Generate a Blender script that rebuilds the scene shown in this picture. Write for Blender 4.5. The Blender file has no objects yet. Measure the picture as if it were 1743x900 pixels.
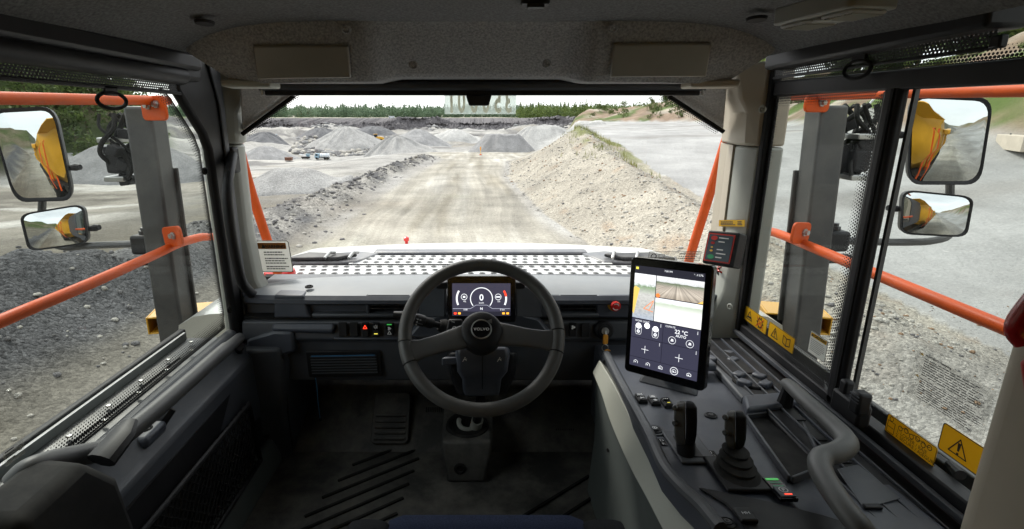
import bpy, bmesh, math, random
import numpy as np
from mathutils import Vector, Matrix

# ------------------------------------------------------------------ camera, world, sun, exposure
sc = bpy.context.scene
C = sc.collection
FPX, CX, CY = 900.0, 818.0, 450.0          # focal length and principal point in photo pixels (1743 x 900)
PITCH = math.atan(247.0 / FPX)
cam_d = bpy.data.cameras.new('camera'); cam = bpy.data.objects.new('camera', cam_d); C.objects.link(cam)
cam_d.sensor_width = 36.0; cam_d.sensor_fit = 'HORIZONTAL'
cam_d.lens = 36.0 * FPX / 1743.0
cam_d.shift_x = (871.5 - CX) / 1743.0
cam_d.clip_start = 0.02; cam_d.clip_end = 6000
cam.location = (0, 0, 0); cam.rotation_euler = (math.pi / 2 - PITCH, 0, 0)
sc.camera = cam

SUN_EL, SUN_AZ = math.radians(48), math.radians(-35)      # azimuth measured from +Y (forward) towards +X
world = bpy.data.worlds.new('World'); sc.world = world; world.use_nodes = True
wt = world.node_tree; wt.nodes.clear()
wo = wt.nodes.new('ShaderNodeOutputWorld'); wb = wt.nodes.new('ShaderNodeBackground')
sky = wt.nodes.new('ShaderNodeTexSky'); sky.sky_type = 'NISHITA'; sky.sun_disc = False
sky.sun_elevation = SUN_EL; sky.sun_rotation = SUN_AZ
sky.air_density = 1.0; sky.dust_density = 3.0; sky.ozone_density = 1.0; sky.altitude = 100
hs = wt.nodes.new('ShaderNodeHueSaturation'); hs.inputs['Saturation'].default_value = 0.30
tc = wt.nodes.new('ShaderNodeTexCoord'); mp = wt.nodes.new('ShaderNodeMapping'); mp.inputs['Scale'].default_value = (1.2, 1.2, 4.5)
nz = wt.nodes.new('ShaderNodeTexNoise'); nz.inputs['Scale'].default_value = 1.6; nz.inputs['Detail'].default_value = 6; nz.inputs['Roughness'].default_value = 0.55
cr = wt.nodes.new('ShaderNodeMapRange'); cr.inputs['From Min'].default_value = 0.35; cr.inputs['From Max'].default_value = 0.68
cr.inputs['To Min'].default_value = 0.45; cr.inputs['To Max'].default_value = 0.9
mx = wt.nodes.new('ShaderNodeMixRGB'); mx.inputs['Color2'].default_value = (6.6, 6.75, 6.9, 1)
wt.links.new(tc.outputs['Generated'], mp.inputs['Vector']); wt.links.new(mp.outputs['Vector'], nz.inputs['Vector'])
wt.links.new(nz.outputs['Fac'], cr.inputs['Value']); wt.links.new(cr.outputs['Result'], mx.inputs['Fac'])
wt.links.new(sky.outputs['Color'], hs.inputs['Color']); wt.links.new(hs.outputs['Color'], mx.inputs['Color1'])
wt.links.new(mx.outputs['Color'], wb.inputs['Color']); wb.inputs['Strength'].default_value = 0.14
wt.links.new(wb.outputs['Background'], wo.inputs['Surface'])

sun_d = bpy.data.lights.new('sun', 'SUN'); sun = bpy.data.objects.new('sun', sun_d); C.objects.link(sun)
sun_d.energy = 1.5; sun_d.angle = math.radians(12); sun_d.color = (1.0, 0.95, 0.87)
sv = Vector((math.sin(SUN_AZ) * math.cos(SUN_EL), math.cos(SUN_AZ) * math.cos(SUN_EL), math.sin(SUN_EL)))
sun.rotation_euler = sv.to_track_quat('Z', 'Y').to_euler(); sun.location = sv * 40

vs = sc.view_settings; vs.view_transform = 'Standard'; vs.look = 'None'; vs.exposure = 1.2; vs.gamma = 1.0
vs.use_curve_mapping = False
cy = sc.cycles; cy.use_denoising = True
try: cy.denoiser = 'OPENIMAGEDENOISE'
except Exception: pass
cy.max_bounces = 10; cy.diffuse_bounces = 5; cy.glossy_bounces = 4; cy.transparent_max_bounces = 24
cy.sample_clamp_indirect = 6.0; cy.caustics_reflective = False; cy.caustics_refractive = False

# ------------------------------------------------------------------ pixel rays
def RAY(px, py):
    u = (px - CX) / FPX; v = (py - CY) / FPX
    return np.array([u, math.cos(PITCH) - v * math.sin(PITCH), -(math.sin(PITCH) + v * math.cos(PITCH))])
def PY(px, py, Y): d = RAY(px, py); return d * (Y / d[1])
def PX(px, py, X): d = RAY(px, py); return d * (X / d[0])
def PZ(px, py, Z): d = RAY(px, py); return d * (Z / d[2])
class Plane:
    """a surface plane with a local frame: origin o, unit axes x, y, normal n"""
    def __init__(s, o, x, y):
        s.o = np.array(o, float); s.x = np.array(x, float); s.x /= np.linalg.norm(s.x)
        y = np.array(y, float); y = y - s.x * (y @ s.x); s.y = y / np.linalg.norm(y); s.n = np.cross(s.x, s.y)
    def hit(s, px, py):
        d = RAY(px, py); return d * ((s.o @ s.n) / (d @ s.n))
    def uv(s, px, py):
        p = s.hit(px, py) - s.o; return p @ s.x, p @ s.y
    def at(s, u, v, h=0.0): return s.o + s.x * u + s.y * v + s.n * h
    def rot(s): return np.column_stack([s.x, s.y, s.n])
def quad_plane(px4, width):
    """pose of a flat rectangle from its four photo corners TL TR BR BL and its real width"""
    d = [RAY(*p) for p in px4]
    A = np.column_stack([d[1], -d[2], d[3]]); s = np.linalg.solve(A, d[0])     # s1*d1 - s2*d2 + s3*d3 = d0
    P = [d[0], d[1] * s[0], d[2] * s[1], d[3] * s[2]]
    k = width / np.linalg.norm(P[1] - P[0]); P = [p * k for p in P]
    pl = Plane(P[3], P[2] - P[3], P[0] - P[3]); pl.P = P
    pl.w = width; pl.h = np.linalg.norm(P[0] - P[3])
    return pl

# ------------------------------------------------------------------ mesh builder
def nrm(v): v = np.array(v, float); return v / np.linalg.norm(v)
def basis(n):
    n = nrm(n); a = np.array([0, 0, 1.0]) if abs(n[2]) < 0.9 else np.array([1.0, 0, 0])
    x = nrm(np.cross(a, n)); return x, np.cross(n, x), n
I3 = np.eye(3)
class MB:
    def __init__(s): s.v = []; s.f = []
    def add(s, vs, fs):
        b = len(s.v); s.v += [tuple(float(c) for c in p) for p in vs]; s.f += [tuple(b + i for i in f) for f in fs]; return s
    def box(s, c, size, rot=I3):
        c = np.array(c, float); h = np.array(size, float) / 2
        vs = [c + rot @ (h * np.array(k)) for k in ((-1,-1,-1),(1,-1,-1),(1,1,-1),(-1,1,-1),(-1,-1,1),(1,-1,1),(1,1,1),(-1,1,1))]
        return s.add(vs, [(0,3,2,1),(4,5,6,7),(0,1,5,4),(1,2,6,5),(2,3,7,6),(3,0,4,7)])
    def bb(s, x0, x1, y0, y1, z0, z1): return s.box(((x0+x1)/2,(y0+y1)/2,(z0+z1)/2), (x1-x0,y1-y0,z1-z0))
    def prism(s, poly, vec):
        n = len(poly); a = [np.array(p, float) for p in poly]; b = [p + np.array(vec, float) for p in a]
        return s.add(a + b, [tuple(range(n-1,-1,-1)), tuple(range(n, 2*n))] + [(i, (i+1) % n, n+(i+1) % n, n+i) for i in range(n)])
    def loft(s, rings, caps=True, closed=False):
        n = len(rings[0]); m = len(rings); fs = []
        for k in range(m if closed else m - 1):
            a = k * n; b = ((k + 1) % m) * n
            fs += [(a+i, a+(i+1) % n, b+(i+1) % n, b+i) for i in range(n)]
        if caps and not closed: fs += [tuple(range(n-1,-1,-1)), tuple(range((m-1)*n, m*n))]
        return s.add([p for r in rings for p in r], fs)
    def tube(s, pts, r, n=10, closed=False, caps=True, sq=1.0):
        P = [np.array(p, float) for p in pts]; m = len(P); rr = r if hasattr(r, '__len__') else [r] * m
        T = []
        for i in range(m):
            a = P[i-1] if (i or closed) else P[0]; b = P[(i+1) % m] if (i < m-1 or closed) else P[-1]
            T.append(nrm(b - a))
        x, y, _ = basis(T[0]); rings = []
        for i in range(m):
            x = nrm(x - T[i] * (x @ T[i])); y = np.cross(T[i], x)
            rings.append([P[i] + (x * math.cos(2*math.pi*k/n) + y * math.sin(2*math.pi*k/n) * sq) * rr[i] for k in range(n)])
        return s.loft(rings, caps, closed)
    def lathe(s, prof, o, axis, n=20):
        x, y, z = basis(axis); o = np.array(o, float)
        rings = [[o + z * h + (x * math.cos(2*math.pi*k/n) + y * math.sin(2*math.pi*k/n)) * max(r, 1e-5) for k in range(n)] for r, h in prof]
        return s.loft(rings)
    def torus(s, c, axis, R, r, n=48, m=12, a0=0, a1=2*math.pi):
        x, y, z = basis(axis); c = np.array(c, float); full = abs(a1 - a0 - 2*math.pi) < 1e-6
        k = n if full else n + 1
        pts = [c + (x * math.cos(a0 + (a1-a0) * i / n) + y * math.sin(a0 + (a1-a0) * i / n)) * R for i in range(k)]
        return s.tube(pts, r, m, closed=full)
    def grid(s, P, flip=False):
        m, n = len(P), len(P[0]); fs = []
        for i in range(m-1):
            for j in range(n-1):
                q = (i*n+j, i*n+j+1, (i+1)*n+j+1, (i+1)*n+j); fs.append(q[::-1] if flip else q)
        return s.add([p for r in P for p in r], fs)
    def rrect(s, pl, u, v, w, h, t, r, h0=0.0, seg=4):
        """rounded rectangle plate on plane pl, centre (u,v), thickness t from height h0"""
        pts = []
        for k, (sx, sy) in enumerate(((1,1),(-1,1),(-1,-1),(1,-1))):
            for i in range(seg + 1):
                a = math.pi/2 * (k + i/seg); pts.append((u + sx*(w/2-r) + r*math.cos(a), v + sy*(h/2-r) + r*math.sin(a)))
        return s.prism([pl.at(a, b, h0) for a, b in pts], pl.n * t)
    def poly(s, pl, pts, t=0.0004, h0=0.0): return s.prism([pl.at(a, b, h0) for a, b in pts], pl.n * t)
    def disc(s, pl, u, v, r, t, h0=0.0, n=20): return s.poly(pl, [(u+r*math.cos(2*math.pi*k/n), v+r*math.sin(2*math.pi*k/n)) for k in range(n)], t, h0)
    def ringf(s, pl, u, v, r0, r1, t=0.0004, h0=0.0, a0=0, a1=360, n=28):
        A = [math.radians(a0 + (a1-a0)*k/n) for k in range(n+1)]
        for i in range(n):
            q = [(u+r*math.cos(a), v+r*math.sin(a)) for r, a in ((r0,A[i]),(r1,A[i]),(r1,A[i+1]),(r0,A[i+1]))]
            s.add([pl.at(a, b, h0+t) for a, b in q], [(0,1,2,3)])
        return s
    def line(s, pl, pts, w, t=0.0004, h0=0.0, closed=False):
        pts = [np.array(p, float) for p in pts]
        for a, b in zip(pts, pts[1:] + ([pts[0]] if closed else [])):
            d = nrm(b - a); q = np.array([-d[1], d[0]]) * w/2; e = d * w * 0.35
            s.add([pl.at(*p, h0+t) for p in (a-q-e, b-q+e, b+q+e, a+q-e)], [(0,1,2,3)])
        return s

WOFF = {}                       # world offset of every object (roots are moved to their base)
def link(o): C.objects.link(o); return o
def thing(name, label, cat, loc=(0,0,0), group=None):
    o = link(bpy.data.objects.new(name, None)); o.empty_display_size = 0.05
    o.location = [float(c) for c in loc]; WOFF[o.name] = np.array(loc, float)
    return tag(o, label, cat, group)
def tag(o, label=None, cat=None, group=None, kind=None):
    if label: o['label'] = label
    if cat: o['category'] = cat
    if group: o['group'] = group
    if kind: o['kind'] = kind
    return o
def mesh_of(mb, name, off=np.zeros(3), normals=True, sharp=35):
    me = bpy.data.meshes.new(name)
    me.from_pydata([(p[0]-off[0], p[1]-off[1], p[2]-off[2]) for p in mb.v], [], mb.f)
    if normals:
        bm = bmesh.new(); bm.from_mesh(me); bmesh.ops.recalc_face_normals(bm, faces=bm.faces); bm.to_mesh(me); bm.free()
    me.polygons.foreach_set('use_smooth', [True] * len(me.polygons))
    if sharp is not None: me.set_sharp_from_angle(angle=math.radians(sharp))
    me.update(); return me
def obj(name, mb, mat, parent=None, bevel=0.0, seg=2, normals=True, sharp=35, base=None):
    if parent is not None: off = WOFF[parent.name]
    else:
        a = np.array(mb.v); off = np.array([(a[:,0].min()+a[:,0].max())/2, (a[:,1].min()+a[:,1].max())/2, a[:,2].min()]) if base is None else np.array(base, float)
    me = mesh_of(mb, name, off, normals, sharp); me.materials.append(M[mat] if isinstance(mat, str) else mat)
    o = link(bpy.data.objects.new(name, me)); WOFF[o.name] = off
    if parent is not None: o.parent = parent
    else: o.location = [float(c) for c in off]
    if bevel:
        b = o.modifiers.new('bevel', 'BEVEL'); b.width = bevel; b.segments = seg; b.limit_method = 'ANGLE'; b.angle_limit = math.radians(32)
        b.harden_normals = False
    return o
def single(name, mb, mat, label, cat, group=None, **kw): return tag(obj(name, mb, mat, None, **kw), label, cat, group)
def struct(name, mb, mat, **kw): return tag(obj(name, mb, mat, None, **kw), kind='structure')

_fonts = {}
def text(s, pl, u, v, size, mat, parent, name='lettering', align='LEFT', h0=0.0006, sx=1.0, bold=0.0, mirror=False, valign='BOTTOM_BASELINE', space=1.0, lines=1.0):
    cu = bpy.data.curves.new('t', 'FONT'); cu.body = s; cu.size = size; cu.align_x = align; cu.align_y = valign
    cu.offset = bold; cu.resolution_u = 3; cu.fill_mode = 'FRONT'; cu.space_character = space; cu.space_line = lines
    to = bpy.data.objects.new('t', cu); C.objects.link(to)
    dg = bpy.context.evaluated_depsgraph_get(); dg.update()
    me = bpy.data.meshes.new_from_object(to.evaluated_get(dg)); bpy.data.objects.remove(to); bpy.data.curves.remove(cu)
    co = np.empty(len(me.vertices) * 3); me.vertices.foreach_get('co', co); co = co.reshape(-1, 3)
    k = -1 if mirror else 1; off = WOFF[parent.name]
    w = pl.o + np.outer(u + k * co[:,0] * sx, pl.x) + np.outer(v + co[:,1], pl.y) + pl.n * h0 - off
    me.vertices.foreach_set('co', w.ravel()); me.materials.clear(); me.materials.append(M[mat]); me.update()
    o = link(bpy.data.objects.new(name, me)); o.parent = parent; WOFF[o.name] = off
    return o

# ------------------------------------------------------------------ materials
M = {}
def nodes(name):
    m = bpy.data.materials.new(name); m.use_nodes = True; nt = m.node_tree; nt.nodes.clear(); M[name] = m
    return m, nt, (lambda t: nt.nodes.new('ShaderNode' + t)), nt.links.new
def mat(name, col, rough=0.5, metal=0.0, var=0.0, vscale=30.0, bump=0.0, bscale=200.0, col2=None, spec=0.5, coat=0.0, detail=4, bdist=0.002, rvar=0.0, stretch=None, dust=0.0):
    m, nt, N, L = nodes(name); out = N('OutputMaterial'); p = N('BsdfPrincipled'); L(p.outputs[0], out.inputs[0])
    p.inputs['Base Color'].default_value = (*col, 1); p.inputs['Roughness'].default_value = rough; p.inputs['Metallic'].default_value = metal
    p.inputs['Specular IOR Level'].default_value = spec
    if coat: p.inputs['Coat Weight'].default_value = coat; p.inputs['Coat Roughness'].default_value = 0.08
    t = N('TexCoord'); src = t.outputs['Object']
    if stretch: mpn = N('Mapping'); mpn.inputs['Scale'].default_value = stretch; L(src, mpn.inputs[0]); src = mpn.outputs[0]
    if var or col2:
        n = N('TexNoise'); n.inputs['Scale'].default_value = vscale; n.inputs['Detail'].default_value = detail; n.inputs['Roughness'].default_value = 0.6; L(src, n.inputs['Vector'])
        r = N('MapRange'); r.inputs['From Min'].default_value = 0.3; r.inputs['From Max'].default_value = 0.7; L(n.outputs['Fac'], r.inputs['Value'])
        x = N('MixRGB'); L(r.outputs[0], x.inputs['Fac'])
        a = col if col2 else tuple(c * (1 - var) for c in col); b = col2 if col2 else tuple(min(1, c * (1 + var)) for c in col)
        x.inputs['Color1'].default_value = (*a, 1); x.inputs['Color2'].default_value = (*b, 1); L(x.outputs[0], p.inputs['Base Color'])
        if rvar:
            q = N('MapRange'); q.inputs['To Min'].default_value = max(0, rough - rvar); q.inputs['To Max'].default_value = min(1, rough + rvar); L(r.outputs[0], q.inputs['Value']); L(q.outputs[0], p.inputs['Roughness'])
    if dust:          # settled dust: pale film in blotches on faces that look up
        g_ = N('NewGeometry'); s_ = N('SeparateXYZ'); L(g_.outputs['Normal'], s_.inputs[0]); dn = N('TexNoise'); dn.inputs['Scale'].default_value = 7; dn.inputs['Detail'].default_value = 9; dn.inputs['Roughness'].default_value = 0.68; L(src, dn.inputs['Vector'])
        dr_ = N('MapRange'); dr_.inputs['From Min'].default_value = 0.42; dr_.inputs['From Max'].default_value = 0.72; dr_.inputs['To Max'].default_value = dust; L(dn.outputs['Fac'], dr_.inputs['Value'])
        up_ = N('MapRange'); up_.inputs['From Min'].default_value = 0.1; up_.inputs['From Max'].default_value = 0.9; up_.inputs['To Min'].default_value = 0.15; L(s_.outputs[2], up_.inputs['Value']); mu_ = N('Math'); mu_.operation = 'MULTIPLY'; L(dr_.outputs[0], mu_.inputs[0]); L(up_.outputs[0], mu_.inputs[1])
        dx = N('MixRGB'); dx.inputs['Color2'].default_value = (0.34, 0.32, 0.28, 1); L(mu_.outputs[0], dx.inputs['Fac'])
        if p.inputs['Base Color'].is_linked: L(p.inputs['Base Color'].links[0].from_socket, dx.inputs['Color1'])
        else: dx.inputs['Color1'].default_value = (*col, 1)
        L(dx.outputs[0], p.inputs['Base Color'])
    if bump:
        n2 = N('TexNoise'); n2.inputs['Scale'].default_value = bscale; n2.inputs['Detail'].default_value = 3; L(src, n2.inputs['Vector'])
        bn = N('Bump'); bn.inputs['Strength'].default_value = bump; bn.inputs['Distance'].default_value = bdist; L(n2.outputs['Fac'], bn.inputs['Height']); L(bn.outputs[0], p.inputs['Normal'])
    return m
def emis(name, col, s=1.0):
    m, nt, N, L = nodes(name); out = N('OutputMaterial'); p = N('BsdfPrincipled'); L(p.outputs[0], out.inputs[0])
    p.inputs['Base Color'].default_value = (0.01, 0.01, 0.01, 1); p.inputs['Roughness'].default_value = 0.25
    p.inputs['Emission Color'].default_value = (*col, 1); p.inputs['Emission Strength'].default_value = s
    return m
def glass(name, tint, refl=0.05, graz=0.5):
    m, nt, N, L = nodes(name); out = N('OutputMaterial'); a = N('BsdfTransparent'); g = N('BsdfGlossy'); x = N('MixShader')
    a.inputs[0].default_value = (*tint, 1); g.inputs['Roughness'].default_value = 0.0; g.inputs[0].default_value = (0.9, 0.95, 0.93, 1)
    lw = N('LayerWeight'); lw.inputs['Blend'].default_value = 0.5
    pw = N('Math'); pw.operation = 'POWER'; pw.inputs[1].default_value = 5; L(lw.outputs['Facing'], pw.inputs[0])
    ma = N('Math'); ma.operation = 'MULTIPLY_ADD'; ma.inputs[1].default_value = graz; ma.inputs[2].default_value = refl; L(pw.outputs[0], ma.inputs[0])
    L(ma.outputs[0], x.inputs[0]); L(a.outputs[0], x.inputs[1]); L(g.outputs[0], x.inputs[2]); L(x.outputs[0], out.inputs[0]); return m
def dots(name, col, pitch, r0, r1, uvname='UVMap', rough=0.5, invert=False):
    """printed or punched dots: opaque where the dot is, clear elsewhere; radius fades with uv.y (0 solid edge .. 1 clear)"""
    m, nt, N, L = nodes(name); out = N('OutputMaterial'); uv = N('UVMap'); uv.uv_map = uvname; sp = N('SeparateXYZ'); L(uv.outputs[0], sp.inputs[0])
    def mth(op, a, b=None, c=None):
        n = N('Math'); n.operation = op
        for i, k in enumerate((a, b, c)):
            if k is None: continue
            if isinstance(k, (int, float)): n.inputs[i].default_value = k
            else: L(k, n.inputs[i])
        return n.outputs[0]
    X, Yv, Zv = sp.outputs[0], sp.outputs[1], None
    at = N('Attribute'); at.attribute_name = 'fade'; F = at.outputs['Fac']
    row = mth('FLOOR', mth('DIVIDE', Yv, pitch * 0.866)); sh = mth('MULTIPLY', mth('MODULO', mth('ABSOLUTE', row), 2.0), 0.5)
    fx = mth('SUBTRACT', mth('FRACT', mth('ADD', mth('DIVIDE', X, pitch), sh)), 0.5)
    fy = mth('MULTIPLY', mth('SUBTRACT', mth('FRACT', mth('DIVIDE', Yv, pitch * 0.866)), 0.5), 0.866)
    d = mth('SQRT', mth('ADD', mth('MULTIPLY', fx, fx), mth('MULTIPLY', fy, fy)))
    rad = mth('MULTIPLY_ADD', F, r1 - r0, r0)
    fac = mth('GREATER_THAN' if invert else 'LESS_THAN', d, rad)
    p = N('BsdfPrincipled'); p.inputs['Base Color'].default_value = (*col, 1); p.inputs['Roughness'].default_value = rough
    tr = N('BsdfTransparent'); x = N('MixShader'); L(fac, x.inputs[0]); L(tr.outputs[0], x.inputs[1]); L(p.outputs[0], x.inputs[2]); L(x.outputs[0], out.inputs[0]); return m

mat('plastic_dark', (0.060, 0.066, 0.078), 0.5, var=0.22, vscale=6, bump=0.25, bscale=900, bdist=0.0006, rvar=0.06, dust=0.16)
mat('plastic_console', (0.064, 0.072, 0.092), 0.45, var=0.22, vscale=6, bump=0.25, bscale=900, bdist=0.0006, rvar=0.06, dust=0.13)
mat('plastic_black', (0.014, 0.014, 0.016), 0.5, var=0.2, vscale=14, bump=0.15, bscale=900, bdist=0.0005, dust=0.05, spec=0.3)
mat('rubber_black', (0.013, 0.013, 0.013), 0.85, var=0.2, vscale=20, spec=0.25, dust=0.1)
mat('gloss_black', (0.008, 0.008, 0.009), 0.16)
mat('dash_pad', (0.235, 0.25, 0.262), 0.55, var=0.10, vscale=5, bump=0.3, bscale=1100, bdist=0.0006, dust=0.18)
mat('trim_grey', (0.34, 0.35, 0.315), 0.5, var=0.05, vscale=6, bump=0.12, bscale=700, bdist=0.0005)
mat('trim_beige', (0.42, 0.37, 0.29), 0.5, var=0.05, vscale=6, bump=0.12, bscale=700, bdist=0.0005)
mat('trim_light', (0.40, 0.41, 0.36), 0.55, var=0.06, vscale=6, bump=0.12, bscale=700, bdist=0.0005)
mat('trim_moss', (0.10, 0.115, 0.11), 0.6, var=0.08, vscale=6)
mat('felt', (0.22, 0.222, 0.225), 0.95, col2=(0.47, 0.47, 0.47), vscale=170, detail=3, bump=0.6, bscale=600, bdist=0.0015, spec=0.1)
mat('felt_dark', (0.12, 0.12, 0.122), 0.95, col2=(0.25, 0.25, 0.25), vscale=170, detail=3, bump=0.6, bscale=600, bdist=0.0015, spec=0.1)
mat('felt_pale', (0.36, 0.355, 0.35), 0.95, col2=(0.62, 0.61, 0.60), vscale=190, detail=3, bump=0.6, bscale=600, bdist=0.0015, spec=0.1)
mat('cover_brown', (0.27, 0.25, 0.205), 0.32, var=0.06, vscale=10)
mat('leather', (0.085, 0.085, 0.082), 0.46, var=0.12, vscale=25, bump=0.35, bscale=520, bdist=0.0008, rvar=0.06)
mat('leather_smooth', (0.085, 0.085, 0.085), 0.5, var=0.1, vscale=12, bump=0.2, bscale=700, bdist=0.0006)
mat('floor_rubber', (0.045, 0.046, 0.044), 0.6, col2=(0.085, 0.083, 0.076), vscale=7, bump=0.35, bscale=420, bdist=0.001, rvar=0.1, detail=8, dust=0.5)
mat('seat_blue', (0.012, 0.016, 0.034), 0.95, col2=(0.03, 0.04, 0.075), vscale=420, bump=0.5, bscale=500, bdist=0.001, spec=0.1)
mat('seat_dark', (0.014, 0.015, 0.017), 0.9, var=0.3, vscale=300, bump=0.4, bscale=500, bdist=0.001, spec=0.1)
mat('grip_grey', (0.105, 0.106, 0.102), 0.5, var=0.08, vscale=20, bump=0.3, bscale=800, bdist=0.0006)
mat('steel', (0.45, 0.45, 0.44), 0.32, metal=0.9, var=0.1, vscale=50)
mat('steel_dark', (0.075, 0.076, 0.078), 0.42, metal=0.3, var=0.15, vscale=12, rvar=0.1, dust=0.3)
mat('orange_paint', (0.56, 0.075, 0.005), 0.5, var=0.16, vscale=14, rvar=0.16, detail=8, spec=0.3, dust=0.14)
mat('yellow_paint', (0.62, 0.33, 0.025), 0.38, var=0.10, vscale=3, coat=0.2, rvar=0.08)
mat('post_grey', (0.032, 0.032, 0.033), 0.48, col2=(0.062, 0.060, 0.056), vscale=7, detail=8, rvar=0.08, dust=0.25)
mat('white_paint', (0.58, 0.58, 0.55), 0.3, var=0.03, vscale=3, coat=0.3, dust=0.25)
mat('plate_white', (0.50, 0.505, 0.50), 0.4, var=0.06, vscale=20, bump=0.1, bscale=300, dust=0.35)
mat('trim_hood', (0.085, 0.088, 0.10), 0.4, var=0.1, vscale=8, dust=0.4)
mat('hood_dark', (0.02, 0.02, 0.023), 0.6, var=0.2, vscale=8, dust=0.3)
mat('red_plastic', (0.62, 0.02, 0.015), 0.25, coat=0.3)
mat('red_dark', (0.40, 0.012, 0.012), 0.3, coat=0.3)
mat('yellow_plastic', (0.75, 0.42, 0.03), 0.35)
mat('amber_fob', (0.80, 0.34, 0.03), 0.35)
def thin_print(name, col, k=0.55):
    m, nt, N, L = nodes(name); out = N('OutputMaterial'); p = N('BsdfPrincipled'); p.inputs['Base Color'].default_value = (*col, 1); p.inputs['Roughness'].default_value = 0.4; t = N('BsdfTranslucent'); t.inputs[0].default_value = (*col, 1); x = N('MixShader'); x.inputs[0].default_value = k; L(p.outputs[0], x.inputs[1]); L(t.outputs[0], x.inputs[2]); L(x.outputs[0], out.inputs[0])
thin_print('sticker_yellow', (0.80, 0.54, 0.03)); thin_print('sticker_white', (0.78, 0.78, 0.75))
mat('sticker_orange', (0.42, 0.15, 0.02), 0.45)
mat('ink', (0.012, 0.012, 0.012), 0.5)
mat('ink_grey', (0.12, 0.12, 0.12), 0.5)
mat('ink_white', (0.78, 0.78, 0.78), 0.5)
mat('ink_red', (0.60, 0.03, 0.02), 0.4)
mat('ink_green', (0.03, 0.30, 0.13), 0.4)
mat('ink_blue', (0.05, 0.20, 0.40), 0.4)
mat('ink_amber', (0.75, 0.45, 0.05), 0.4)
mat('label_slate', (0.055, 0.075, 0.095), 0.3)
mat('mirror_glass', (0.70, 0.72, 0.72), 0.012, metal=1.0)
mat('film_clear', (0.62, 0.60, 0.52), 0.3)
emis('lamp_red', (1.0, 0.05, 0.02), 1.0); emis('lamp_green', (0.05, 0.45, 0.08), 0.35); emis('lamp_amber', (1.0, 0.42, 0.04), 0.8); emis('lamp_yellow', (0.9, 0.8, 0.1), 0.6)
emis('icon_white', (0.85, 0.87, 0.9), 0.65); emis('lamp_white', (0.95, 0.97, 1.0), 0.9)
glass('glass_clear', (0.985, 0.992, 0.988), 0.006, 0.30)
glass('glass_tint', (0.84, 0.865, 0.85), 0.005, 0.30)
dots('frit', (0.012, 0.012, 0.013), 0.0075, 0.62, 0.12)
dots('blind_mesh', (0.010, 0.010, 0.011), 0.0085, 0.20, 0.20, invert=True)

def strip_uv(o, L0, width, fade0=0.0, fade1=1.0):
    """uv in metres along (x) and across (y) a grid strip built row by row (row 0 = solid edge); per-vertex fade"""
    me = o.data; n = len(me.vertices) // 2
    co = [me.vertices[i].co for i in range(len(me.vertices))]
    s = [0.0]
    for i in range(1, n): s.append(s[-1] + (co[i] - co[i-1]).length)
    uv = me.uv_layers.new(name='UVMap'); fa = me.attributes.new('fade', 'FLOAT', 'POINT')
    for lp in me.loops:
        i = lp.vertex_index; uv.data[lp.index].uv = (s[i % n], 0.0 if i < n else width)
    for i in range(2 * n): fa.data[i].value = fade0 if i < n else fade1
def strip(name, a, b, width, mat_, parent, fade0=0.0, fade1=1.0):
    """a, b: two rows of points (a solid edge, b clear edge)"""
    mb = MB().grid([a, b]); o = obj(name, mb, mat_, parent, normals=False, sharp=None); strip_uv(o, 0, width, fade0, fade1); return o
def screw(parent, pos, n, r=0.012, mat_='trim_grey', name='screw'):
    n = nrm(n); pos = np.array(pos, float)
    return obj(name, MB().lathe([(0, 0), (r, 0), (r, r*0.22), (r*0.82, r*0.34), (r*0.62, r*0.34), (r*0.5, r*0.08), (r*0.3, r*0.08), (r*0.22, r*0.26), (0, r*0.26)], pos, n, 18), mat_, parent)
def smooth(a, b, x): t = np.clip((x - a) / (b - a), 0, 1); return t * t * (3 - 2 * t)
def bez(pts, n=8):
    """Catmull-Rom through points"""
    P = [np.array(p, float) for p in pts]; P = [2*P[0]-P[1]] + P + [2*P[-1]-P[-2]]; out = []
    for i in range(1, len(P) - 2):
        for k in range(n):
            t = k / n; a, b, c, d = P[i-1], P[i], P[i+1], P[i+2]
            out.append(0.5 * (2*b + (c-a)*t + (2*a-5*b+4*c-d)*t*t + (3*b-a-3*c+d)*t**3))
    return out + [P[-2]]
# ================================================================== THE QUARRY (camera is the origin; road surface lies 3.4 m below it)
G0 = -3.4
def hsh(i, j, s):
    n = (i.astype(np.int64) * 374761393 + j.astype(np.int64) * 668265263 + s * 1442695041) & 0x7fffffff
    n = ((n ^ (n >> 13)) * 1274126177) & 0x7fffffff
    return ((n ^ (n >> 16)) & 0xffff) / 65535.0
def vnoise(x, y, s=0):
    i = np.floor(x); j = np.floor(y); fx = x - i; fy = y - j; fx = fx*fx*(3-2*fx); fy = fy*fy*(3-2*fy)
    a = hsh(i, j, s); b = hsh(i+1, j, s); c = hsh(i, j+1, s); d = hsh(i+1, j+1, s)
    return (a*(1-fx)+b*fx)*(1-fy) + (c*(1-fx)+d*fx)*fy
def fbm(x, y, s=0, o=4):
    r = 0; a = 0.5
    for k in range(o): r = r + a * (vnoise(x, y, s + k*17) - 0.5) * 2; x = x * 2.03 + 5.2; y = y * 2.03 + 1.7; a *= 0.5
    return r
def road_edges(y):
    xe = np.interp(y, [-60, 0, 8, 15, 20, 33, 45, 60, 90], [4.0, 4.0, 3.8, 3.0, 2.3, 1.7, 2.4, 9, 16])
    xl = np.interp(y, [-60, 0, 21, 32, 48, 60, 90], [-5.2, -5.2, -5.0, -4.7, -3.7, -6, -10])
    return xl, xe
def crest(y): return 1.0 + 0.07*(y-12) + 0.0003*(y-12)**2
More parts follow.
